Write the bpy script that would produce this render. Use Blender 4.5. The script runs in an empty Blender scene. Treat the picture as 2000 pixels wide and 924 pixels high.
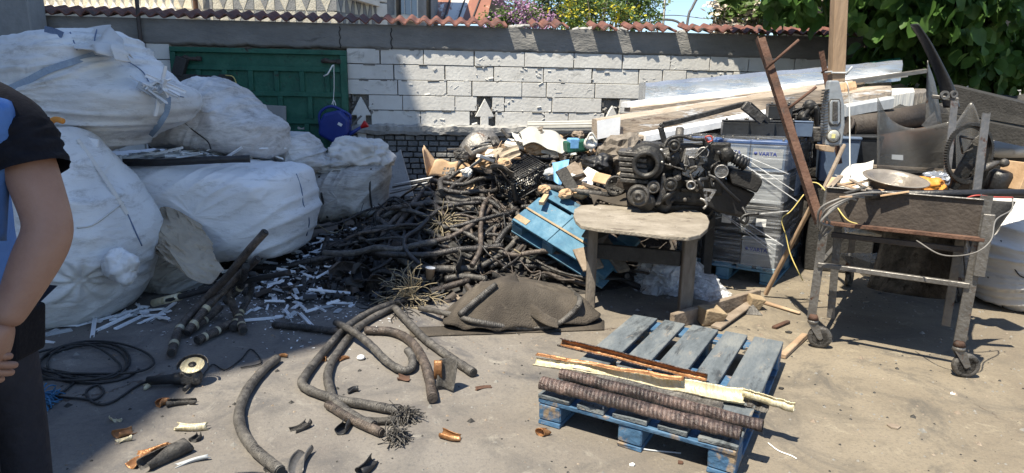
import bpy, bmesh, math, random
from math import sin, cos, pi, radians
from mathutils import Vector as V, Matrix, noise
random.seed(7)
SC = bpy.context.scene
COL = SC.collection
# ---------------------------------------------------------------- camera
F, PITCH, ROLL, CH = 1250.0, radians(12.0), radians(0.9), 1.40
cd = bpy.data.cameras.new('camera'); cam = bpy.data.objects.new('camera', cd); COL.objects.link(cam)
cd.sensor_width = 36.0; cd.lens = F / 2000 * 36.0; cd.clip_start = .05; cd.clip_end = 900
cam.matrix_world = Matrix.Translation((0, 0, CH)) @ Matrix.Rotation(radians(90) - PITCH, 4, 'X') @ Matrix.Rotation(ROLL, 4, 'Z')
SC.camera = cam
# ---------------------------------------------------------------- light
SUN = V((.34, .33, -1.0)).normalized()
elev = math.asin(-SUN.z)
w = bpy.data.worlds.new('World'); SC.world = w; w.use_nodes = True
nt = w.node_tree; nt.nodes.clear()
sky = nt.nodes.new('ShaderNodeTexSky'); sky.sky_type = 'NISHITA'; sky.sun_disc = False
sky.sun_elevation = elev; sky.sun_rotation = math.atan2(-SUN.x, -SUN.y)
sky.air_density = 1.0; sky.dust_density = .3; sky.ozone_density = 2.5
bg = nt.nodes.new('ShaderNodeBackground'); bg.inputs['Strength'].default_value = .1
wo = nt.nodes.new('ShaderNodeOutputWorld')
nt.links.new(sky.outputs[0], bg.inputs[0]); nt.links.new(bg.outputs[0], wo.inputs[0])
ld = bpy.data.lights.new('sun', 'SUN'); ld.energy = 4.9; ld.angle = radians(.53); ld.color = (1, .92, .76)
sun = bpy.data.objects.new('sun', ld); COL.objects.link(sun)
sun.rotation_euler = SUN.to_track_quat('-Z', 'Y').to_euler(); sun.location = (-5, -5, 20)
vs = SC.view_settings; vs.view_transform = 'Standard'; vs.look = 'None'; vs.gamma = 1; vs.exposure = 1.1; vs.use_curve_mapping = False
SC.render.engine = 'CYCLES'
try:
    SC.cycles.max_bounces = 8; SC.cycles.transparent_max_bounces = 16; SC.cycles.use_denoising = True
except Exception: pass
# ---------------------------------------------------------------- placing helpers
def ray(x, y):
    a, b = x - 1000, y - 462
    u = (a * cos(ROLL) + b * sin(ROLL)) / F; v = (-a * sin(ROLL) + b * cos(ROLL)) / F
    return V((u, cos(PITCH) - v * sin(PITCH), -(sin(PITCH) + v * cos(PITCH))))
def G(x, y, Z=0.0):
    d = ray(x, y); return d * ((Z - CH) / d.z) + V((0, 0, CH))
def W(x, y, Y):
    d = ray(x, y); return d * (Y / d.y) + V((0, 0, CH))
# ---------------------------------------------------------------- mesh builder
def rot(z=0, x=0, y=0):
    return Matrix.Rotation(radians(z), 3, 'Z') @ Matrix.Rotation(radians(y), 3, 'Y') @ Matrix.Rotation(radians(x), 3, 'X')
def basis(d, up=V((0, 0, 1))):
    d = V(d).normalized()
    if abs(d.dot(up)) > .98: up = V((1, 0, 0))
    s = d.cross(up).normalized(); u = s.cross(d).normalized()
    return d, s, u
def spline(pts, n=8):
    P = [V(p) for p in pts]
    if len(P) < 3: return [P[0].lerp(P[-1], i / n) for i in range(n + 1)]
    Q = [P[0] * 2 - P[1]] + P + [P[-1] * 2 - P[-2]]; out = []
    for i in range(1, len(Q) - 2):
        a, b, c, d = Q[i - 1], Q[i], Q[i + 1], Q[i + 2]
        for k in range(n):
            t = k / n
            out.append(.5 * ((2 * b) + (c - a) * t + (2 * a - 5 * b + 4 * c - d) * t * t + (3 * b - a - 3 * c + d) * t ** 3))
    out.append(P[-1]); return out
class M:
    def __init__(s): s.v = []; s.f = []; s.uv = []; s.sm = []; s.mi = []
    def add(s, vs, fs, uvs=None, smooth=False, mi=0):
        o = len(s.v); s.v += [V(p) for p in vs]
        for k, f in enumerate(fs):
            s.f.append([o + i for i in f]); s.sm.append(smooth); s.mi.append(mi)
            s.uv.append(uvs[k] if uvs else [(0, 0)] * len(f))
        return s
    def box(s, c, d, R=None, mi=0, taper=1.0):
        c = V(c); R = R or Matrix.Identity(3); vs = []
        for z in (-1, 1):
            t = taper if z > 0 else 1
            for x, y in ((-1, -1), (1, -1), (1, 1), (-1, 1)):
                vs.append(c + R @ V((x * d[0] / 2 * t, y * d[1] / 2 * t, z * d[2] / 2)))
        return s.add(vs, [(3, 2, 1, 0), (4, 5, 6, 7), (0, 1, 5, 4), (1, 2, 6, 5), (2, 3, 7, 6), (3, 0, 4, 7)], mi=mi)
    def beam(s, p, q, w, h, up=V((0, 0, 1)), mi=0):
        p, q = V(p), V(q); d, sd, u = basis(q - p, V(up))
        R = Matrix((sd, d, u)).transposed()
        return s.box((p + q) / 2, (w, (q - p).length, h), R, mi)
    def tube(s, path, r, n=10, cap=True, mi=0, smooth=True, wob=0, flat=1.0):
        P = [V(p) for p in path]; L = 0; rings = []; uvl = []
        d0 = (P[1] - P[0]).normalized(); _, sd, up = basis(d0)
        for i, p in enumerate(P):
            d = (P[min(i + 1, len(P) - 1)] - P[max(i - 1, 0)])
            if d.length < 1e-9: d = d0
            d.normalize(); sd = (sd - d * sd.dot(d)).normalized(); up = sd.cross(d)
            if i: L += (P[i] - P[i - 1]).length
            rr = r[i] if isinstance(r, (list, tuple)) else r
            if wob: rr *= 1 + wob * noise.noise(p * 25)
            rings.append([p + (sd * cos(a) + up * sin(a) * flat) * rr for a in [2 * pi * k / n for k in range(n)]]); uvl.append(L)
        vs = [q for R_ in rings for q in R_]; fs = []; uvs = []
        for i in range(len(P) - 1):
            for k in range(n):
                k2 = (k + 1) % n
                fs.append((i * n + k, i * n + k2, (i + 1) * n + k2, (i + 1) * n + k))
                uvs.append([(k / n, uvl[i]), ((k + 1) / n, uvl[i]), ((k + 1) / n, uvl[i + 1]), (k / n, uvl[i + 1])])
        s.add(vs, fs, uvs, smooth, mi)
        if cap:
            o = len(s.v) - len(vs)
            s.f.append([o + k for k in range(n)][::-1]); s.f.append([o + (len(P) - 1) * n + k for k in range(n)])
            for _ in (0, 1): s.sm.append(False); s.mi.append(mi); s.uv.append([(0, 0)] * n)
        return s
    def lathe(s, prof, org=(0, 0, 0), axis=(0, 0, 1), n=24, mi=0, smooth=True, sx=1, sy=1, tooth=0):
        d, a, b = basis(axis); org = V(org); vs = []; fs = []
        for r, z in prof:
            for k in range(n):
                t = 2 * pi * k / n; rr = r + (tooth if k % 2 else 0)
                vs.append(org + d * z + a * cos(t) * rr * sx + b * sin(t) * rr * sy)
        for i in range(len(prof) - 1):
            for k in range(n):
                k2 = (k + 1) % n; fs.append((i * n + k, i * n + k2, (i + 1) * n + k2, (i + 1) * n + k))
        s.add(vs, fs, None, smooth, mi)
        o = len(s.v) - len(vs)
        for row, rev in ((0, True), (len(prof) - 1, False)):
            if prof[row][0] > 1e-5:
                ff = [o + row * n + k for k in range(n)]
                s.f.append(ff[::-1] if rev else ff); s.sm.append(False); s.mi.append(mi); s.uv.append([(0, 0)] * n)
        return s
    def prism(s, poly, thick, mi=0):  # poly: list of 3D points (front face), thick: vector
        n = len(poly); P = [V(p) for p in poly]; t = V(thick)
        vs = P + [p + t for p in P]
        return s.add(vs, [tuple(range(n))[::-1], tuple(range(n, 2 * n))] + [(i, (i + 1) % n, n + (i + 1) % n, n + i) for i in range(n)], mi=mi)
    def grid(s, fn, nu, nv, mi=0, smooth=True):
        vs = [fn(i / nu, j / nv) for j in range(nv + 1) for i in range(nu + 1)]
        fs = [(j * (nu + 1) + i, j * (nu + 1) + i + 1, (j + 1) * (nu + 1) + i + 1, (j + 1) * (nu + 1) + i) for j in range(nv) for i in range(nu)]
        uvs = [[((k % (nu + 1)) / nu, (k // (nu + 1)) / nv) for k in f] for f in fs]
        return s.add(vs, fs, uvs, smooth, mi)
    def build(s, name, mat, parent=None, bevel=0, solid=0, sub=0, wn=False, seg=1):
        me = bpy.data.meshes.new(name)
        o = bpy.data.objects.new(name, me); COL.objects.link(o)
        if parent is not None:
            mw = wm(parent).inverted(); vs = [mw @ p for p in s.v]; o.parent = parent
        else:
            xs = [p.x for p in s.v]; ys = [p.y for p in s.v]; zs = [p.z for p in s.v]
            org = V(((min(xs) + max(xs)) / 2, (min(ys) + max(ys)) / 2, min(zs))); vs = [p - org for p in s.v]; o.location = org
        me.from_pydata([tuple(p) for p in vs], [], s.f)
        ul = me.uv_layers.new(name='UVMap').data
        i = 0
        for u in s.uv:
            for c in u: ul[i].uv = c; i += 1
        me.polygons.foreach_set('use_smooth', s.sm); me.polygons.foreach_set('material_index', s.mi)
        for m_ in (mat if isinstance(mat, (list, tuple)) else [mat]): me.materials.append(m_)
        if solid:
            md = o.modifiers.new('solid', 'SOLIDIFY'); md.thickness = solid; md.offset = 0
        if bevel:
            md = o.modifiers.new('bevel', 'BEVEL'); md.width = bevel; md.segments = seg; md.limit_method = 'ANGLE'
        if sub:
            md = o.modifiers.new('sub', 'SUBSURF'); md.levels = sub; md.render_levels = sub
        me.update(); return o
def wm(o):
    m = o.matrix_basis.copy(); p = o.parent
    while p: m = p.matrix_basis @ m; p = p.parent
    return m
def tag(o, label=None, cat=None, group=None, kind=None):
    if label: o['label'] = label
    if cat: o['category'] = cat
    if group: o['group'] = group
    if kind: o['kind'] = kind
    return o
def thing(name, label, cat, loc=(0, 0, 0), rz=0, group=None):
    o = bpy.data.objects.new(name, None); COL.objects.link(o); o.location = loc; o.rotation_euler = (0, 0, radians(rz))
    o.empty_display_size = .1
    return tag(o, label, cat, group)
def dup(o, loc, rz=None, label=None, parent=None):
    c = o.copy(); COL.objects.link(c)
    if parent is None:
        c.location = loc
        if rz is not None: c.rotation_euler = rz if isinstance(rz, tuple) else (0, 0, radians(rz))
        if label: c['label'] = label
    else: c.parent = parent
    for ch in list(o.children): dup(ch, None, parent=c)
    return c
# ---------------------------------------------------------------- materials
def N(nt, t, **k):
    n = nt.nodes.new(t)
    for a, b in k.items():
        if a in n.inputs: n.inputs[a].default_value = b
        else: setattr(n, a, b)
    return n
def ramp(nt, stops, interp='LINEAR'):
    r = nt.nodes.new('ShaderNodeValToRGB'); r.color_ramp.interpolation = interp
    e = r.color_ramp.elements
    for i, (p, c) in enumerate(stops):
        el = e[i] if i < 2 else e.new(p)
        el.position = p; el.color = (*c, 1) if len(c) == 3 else c
    return r
g3 = lambda a: (a, a, a)
def mat(name, cols, scale=5, rough=.8, bump=.25, bscale=40, metal=0, stain=None, uv=False, stretch=(1, 1, 1), spec=.4, trans=0, fine=.5, sheen=0, rvar=.1, coat=0):
    m = bpy.data.materials.new(name); m.use_nodes = True; nt = m.node_tree; nt.nodes.clear(); L = nt.links.new
    out = N(nt, 'ShaderNodeOutputMaterial'); bs = N(nt, 'ShaderNodeBsdfPrincipled'); L(bs.outputs[0], out.inputs[0])
    tc = N(nt, 'ShaderNodeTexCoord'); mp = N(nt, 'ShaderNodeMapping'); mp.inputs['Scale'].default_value = stretch
    L(tc.outputs['UV' if uv else 'Object'], mp.inputs[0])
    n1 = N(nt, 'ShaderNodeTexNoise', Scale=scale, Detail=8, Roughness=.62); L(mp.outputs[0], n1.inputs[0])
    k = len(cols); r = ramp(nt, [(.3 + .4 * i / max(1, k - 1), c) for i, c in enumerate(cols)] if k > 1 else [(0, cols[0]), (1, cols[0])])
    L(n1.outputs[0], r.inputs[0]); colr = r.outputs[0]
    if stain:
        for si, (sc, ss, th, wd) in enumerate(stain):
            n2 = N(nt, 'ShaderNodeTexNoise', Scale=ss, Detail=9, Roughness=.7, Distortion=.4)
            off = N(nt, 'ShaderNodeMapping'); off.inputs['Location'].default_value = (3.7 * si + 1.3, 5.1, 2.2); off.inputs['Scale'].default_value = stretch
            L(tc.outputs['UV' if uv else 'Object'], off.inputs[0]); L(off.outputs[0], n2.inputs[0])
            rr = ramp(nt, [(th, g3(0)), (min(1, th + wd), g3(1))]); L(n2.outputs[0], rr.inputs[0])
            mx = N(nt, 'ShaderNodeMix', data_type='RGBA'); L(rr.outputs[0], mx.inputs[0]); L(colr, mx.inputs[6]); mx.inputs[7].default_value = (*sc, 1); colr = mx.outputs[2]
    L(colr, bs.inputs['Base Color'])
    n3 = N(nt, 'ShaderNodeTexNoise', Scale=bscale, Detail=6, Roughness=fine); L(mp.outputs[0], n3.inputs[0])
    if bump:
        b = N(nt, 'ShaderNodeBump', Strength=bump, Distance=.02); L(n3.outputs[0], b.inputs['Height']); L(b.outputs[0], bs.inputs['Normal'])
    rm = N(nt, 'ShaderNodeMapRange'); rm.inputs['From Min'].default_value = .3; rm.inputs['From Max'].default_value = .7
    rm.inputs['To Min'].default_value = max(0.05, rough - rvar); rm.inputs['To Max'].default_value = min(1, rough + rvar); L(n3.outputs[0], rm.inputs[0]); L(rm.outputs[0], bs.inputs['Roughness'])
    bs.inputs['Metallic'].default_value = metal; bs.inputs['Specular IOR Level'].default_value = spec
    if coat: bs.inputs['Coat Weight'].default_value = coat
    if trans:
        tr = N(nt, 'ShaderNodeBsdfTranslucent'); L(colr, tr.inputs[0]); ms = N(nt, 'ShaderNodeMixShader'); ms.inputs[0].default_value = trans
        L(bs.outputs[0], ms.inputs[1]); L(tr.outputs[0], ms.inputs[2]); L(ms.outputs[0], out.inputs[0])
    m['b'] = bs.name
    return m
def cable_mat(name, c1, c2, c3, rough=.42, turns=28, spiral=.6, wrap=9, bd=.003):
    m = bpy.data.materials.new(name); m.use_nodes = True; nt = m.node_tree; nt.nodes.clear(); L = nt.links.new
    out = N(nt, 'ShaderNodeOutputMaterial'); bs = N(nt, 'ShaderNodeBsdfPrincipled'); L(bs.outputs[0], out.inputs[0])
    tc = N(nt, 'ShaderNodeTexCoord'); sp = N(nt, 'ShaderNodeSeparateXYZ'); L(tc.outputs['UV'], sp.inputs[0])
    def spir(tn, dist, ns, stops):
        a = N(nt, 'ShaderNodeMath', operation='MULTIPLY_ADD'); L(sp.outputs[1], a.inputs[0]); a.inputs[1].default_value = tn; L(sp.outputs[0], a.inputs[2])
        nz = N(nt, 'ShaderNodeTexNoise', Scale=ns, Detail=4); L(tc.outputs['Object'], nz.inputs[0])
        a2 = N(nt, 'ShaderNodeMath', operation='MULTIPLY_ADD'); L(nz.outputs[0], a2.inputs[0]); a2.inputs[1].default_value = dist; L(a.outputs[0], a2.inputs[2])
        fr = N(nt, 'ShaderNodeMath', operation='FRACT'); L(a2.outputs[0], fr.inputs[0]); e = ramp(nt, stops); L(fr.outputs[0], e.inputs[0]); return e.outputs[0]
    fine = spir(turns, .7, 12, [(0, g3(0)), (.3, g3(1)), (.7, g3(1)), (1, g3(0))])
    edge = spir(wrap, 3.0, 5, [(0, g3(0)), (.05, g3(1)), (1, g3(.6))])
    n1 = N(nt, 'ShaderNodeTexNoise', Scale=11, Detail=10, Roughness=.75); L(tc.outputs['Object'], n1.inputs[0])
    r = ramp(nt, [(.34, c1), (.5, c2), (.66, c3)]); L(n1.outputs[0], r.inputs[0])
    n5 = N(nt, 'ShaderNodeTexNoise', Scale=45, Detail=6, Roughness=.8); L(tc.outputs['Object'], n5.inputs[0])
    r5 = ramp(nt, [(.35, g3(.45)), (.55, g3(1.0))]); L(n5.outputs[0], r5.inputs[0])
    mx = N(nt, 'ShaderNodeMix', data_type='RGBA', blend_type='MULTIPLY'); mx.inputs[0].default_value = .8
    L(r.outputs[0], mx.inputs[6]); L(r5.outputs[0], mx.inputs[7]); L(mx.outputs[2], bs.inputs['Base Color'])
    n3 = N(nt, 'ShaderNodeTexNoise', Scale=38, Detail=8, Roughness=.7); L(tc.outputs['Object'], n3.inputs[0])
    b0 = N(nt, 'ShaderNodeBump', Strength=spiral, Distance=bd); L(fine, b0.inputs['Height'])
    b1 = N(nt, 'ShaderNodeBump', Strength=.7, Distance=.006); L(edge, b1.inputs['Height']); L(b0.outputs[0], b1.inputs['Normal'])
    b2 = N(nt, 'ShaderNodeBump', Strength=.6, Distance=.016); L(n3.outputs[0], b2.inputs['Height']); L(b1.outputs[0], b2.inputs['Normal']); L(b2.outputs[0], bs.inputs['Normal'])
    rr_ = ramp(nt, [(.3, g3(rough - .12)), (.7, g3(min(1, rough + .25)))]); L(n3.outputs[0], rr_.inputs[0]); L(rr_.outputs[0], bs.inputs['Roughness']); bs.inputs['Specular IOR Level'].default_value = .55
    return m
def bag_mat(name, c=(.62, .63, .64), dirt=(.16, .14, .12), th=.55, grey=(.42, .42, .43)):
    m = bpy.data.materials.new(name); m.use_nodes = True; nt = m.node_tree; nt.nodes.clear(); L = nt.links.new
    out = N(nt, 'ShaderNodeOutputMaterial'); bs = N(nt, 'ShaderNodeBsdfPrincipled'); L(bs.outputs[0], out.inputs[0])
    tc = N(nt, 'ShaderNodeTexCoord')
    n0 = N(nt, 'ShaderNodeTexNoise', Scale=1.6, Detail=6, Distortion=.6); L(tc.outputs['Object'], n0.inputs[0])
    r0 = ramp(nt, [(.35, c), (.7, grey)]); L(n0.outputs[0], r0.inputs[0])
    mp = N(nt, 'ShaderNodeMapping'); mp.inputs['Scale'].default_value = (1, 1, 3.6); mp.inputs['Rotation'].default_value = (0, .65, 0); L(tc.outputs['Object'], mp.inputs[0])
    n1 = N(nt, 'ShaderNodeTexNoise', Scale=3.6, Detail=13, Roughness=.82, Distortion=.5); L(mp.outputs[0], n1.inputs[0])
    r1 = ramp(nt, [(th, g3(0)), (th + .08, g3(.28)), (th + .2, g3(.8))]); L(n1.outputs[0], r1.inputs[0])
    mx = N(nt, 'ShaderNodeMix', data_type='RGBA'); L(r1.outputs[0], mx.inputs[0]); L(r0.outputs[0], mx.inputs[6]); mx.inputs[7].default_value = (*dirt, 1)
    L(mx.outputs[2], bs.inputs['Base Color'])
    # wrinkles: warped ridges plus woven cloth grain
    nw = N(nt, 'ShaderNodeTexNoise', Scale=2.2, Detail=3, Distortion=.8); L(tc.outputs['Object'], nw.inputs[0])
    va = N(nt, 'ShaderNodeVectorMath', operation='MULTIPLY_ADD'); L(nw.outputs[1], va.inputs[0]); va.inputs[1].default_value = (.7, .7, .7); L(mp.outputs[0], va.inputs[2])
    n2 = N(nt, 'ShaderNodeTexNoise', Scale=5.0, Detail=5, Roughness=.6); L(va.outputs[0], n2.inputs[0]); n2.noise_type = 'RIDGED_MULTIFRACTAL'
    b1 = N(nt, 'ShaderNodeBump', Strength=.4, Distance=.02); L(n2.outputs[0], b1.inputs['Height'])
    n4 = N(nt, 'ShaderNodeTexNoise', Scale=30, Detail=6, Roughness=.65); L(va.outputs[0], n4.inputs[0])
    b3 = N(nt, 'ShaderNodeBump', Strength=.45, Distance=.01); L(n4.outputs[0], b3.inputs['Height']); L(b1.outputs[0], b3.inputs['Normal'])
    L(b3.outputs[0], bs.inputs['Normal'])
    bs.inputs['Roughness'].default_value = .55; bs.inputs['Specular IOR Level'].default_value = .35
    tr = N(nt, 'ShaderNodeBsdfTranslucent'); L(mx.outputs[2], tr.inputs[0]); ms = N(nt, 'ShaderNodeMixShader'); ms.inputs[0].default_value = .06
    L(bs.outputs[0], ms.inputs[1]); L(tr.outputs[0], ms.inputs[2]); L(ms.outputs[0], out.inputs[0])
    return m
def film_mat(name, lo=.15, hi=.75, stretch=(1, 1, 14), col=(.8, .83, .88), scale=4, rough=.12, tint=1.0):
    m = bpy.data.materials.new(name); m.use_nodes = True; nt = m.node_tree; nt.nodes.clear(); L = nt.links.new
    out = N(nt, 'ShaderNodeOutputMaterial'); bs = N(nt, 'ShaderNodeBsdfPrincipled'); bs.inputs['Base Color'].default_value = (*col, 1); bs.inputs['Roughness'].default_value = rough
    tc = N(nt, 'ShaderNodeTexCoord'); mp = N(nt, 'ShaderNodeMapping'); mp.inputs['Scale'].default_value = stretch; L(tc.outputs['Object'], mp.inputs[0])
    mp.inputs['Rotation'].default_value = (.1, .12, 0)
    n = N(nt, 'ShaderNodeTexNoise', Scale=scale, Detail=8, Roughness=.7, Distortion=.5); L(mp.outputs[0], n.inputs[0])
    r = ramp(nt, [(.48, g3(lo)), (.75, g3(hi))]); L(n.outputs[0], r.inputs[0])
    b = N(nt, 'ShaderNodeBump', Strength=.6, Distance=.015); L(n.outputs[0], b.inputs['Height']); L(b.outputs[0], bs.inputs['Normal'])
    tr = N(nt, 'ShaderNodeBsdfTransparent'); tr.inputs[0].default_value = (tint, tint, tint, 1)
    ms = N(nt, 'ShaderNodeMixShader'); L(r.outputs[0], ms.inputs[0]); L(tr.outputs[0], ms.inputs[1]); L(bs.outputs[0], ms.inputs[2]); L(ms.outputs[0], out.inputs[0])
    return m
black = (.012, .012, .013)
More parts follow.
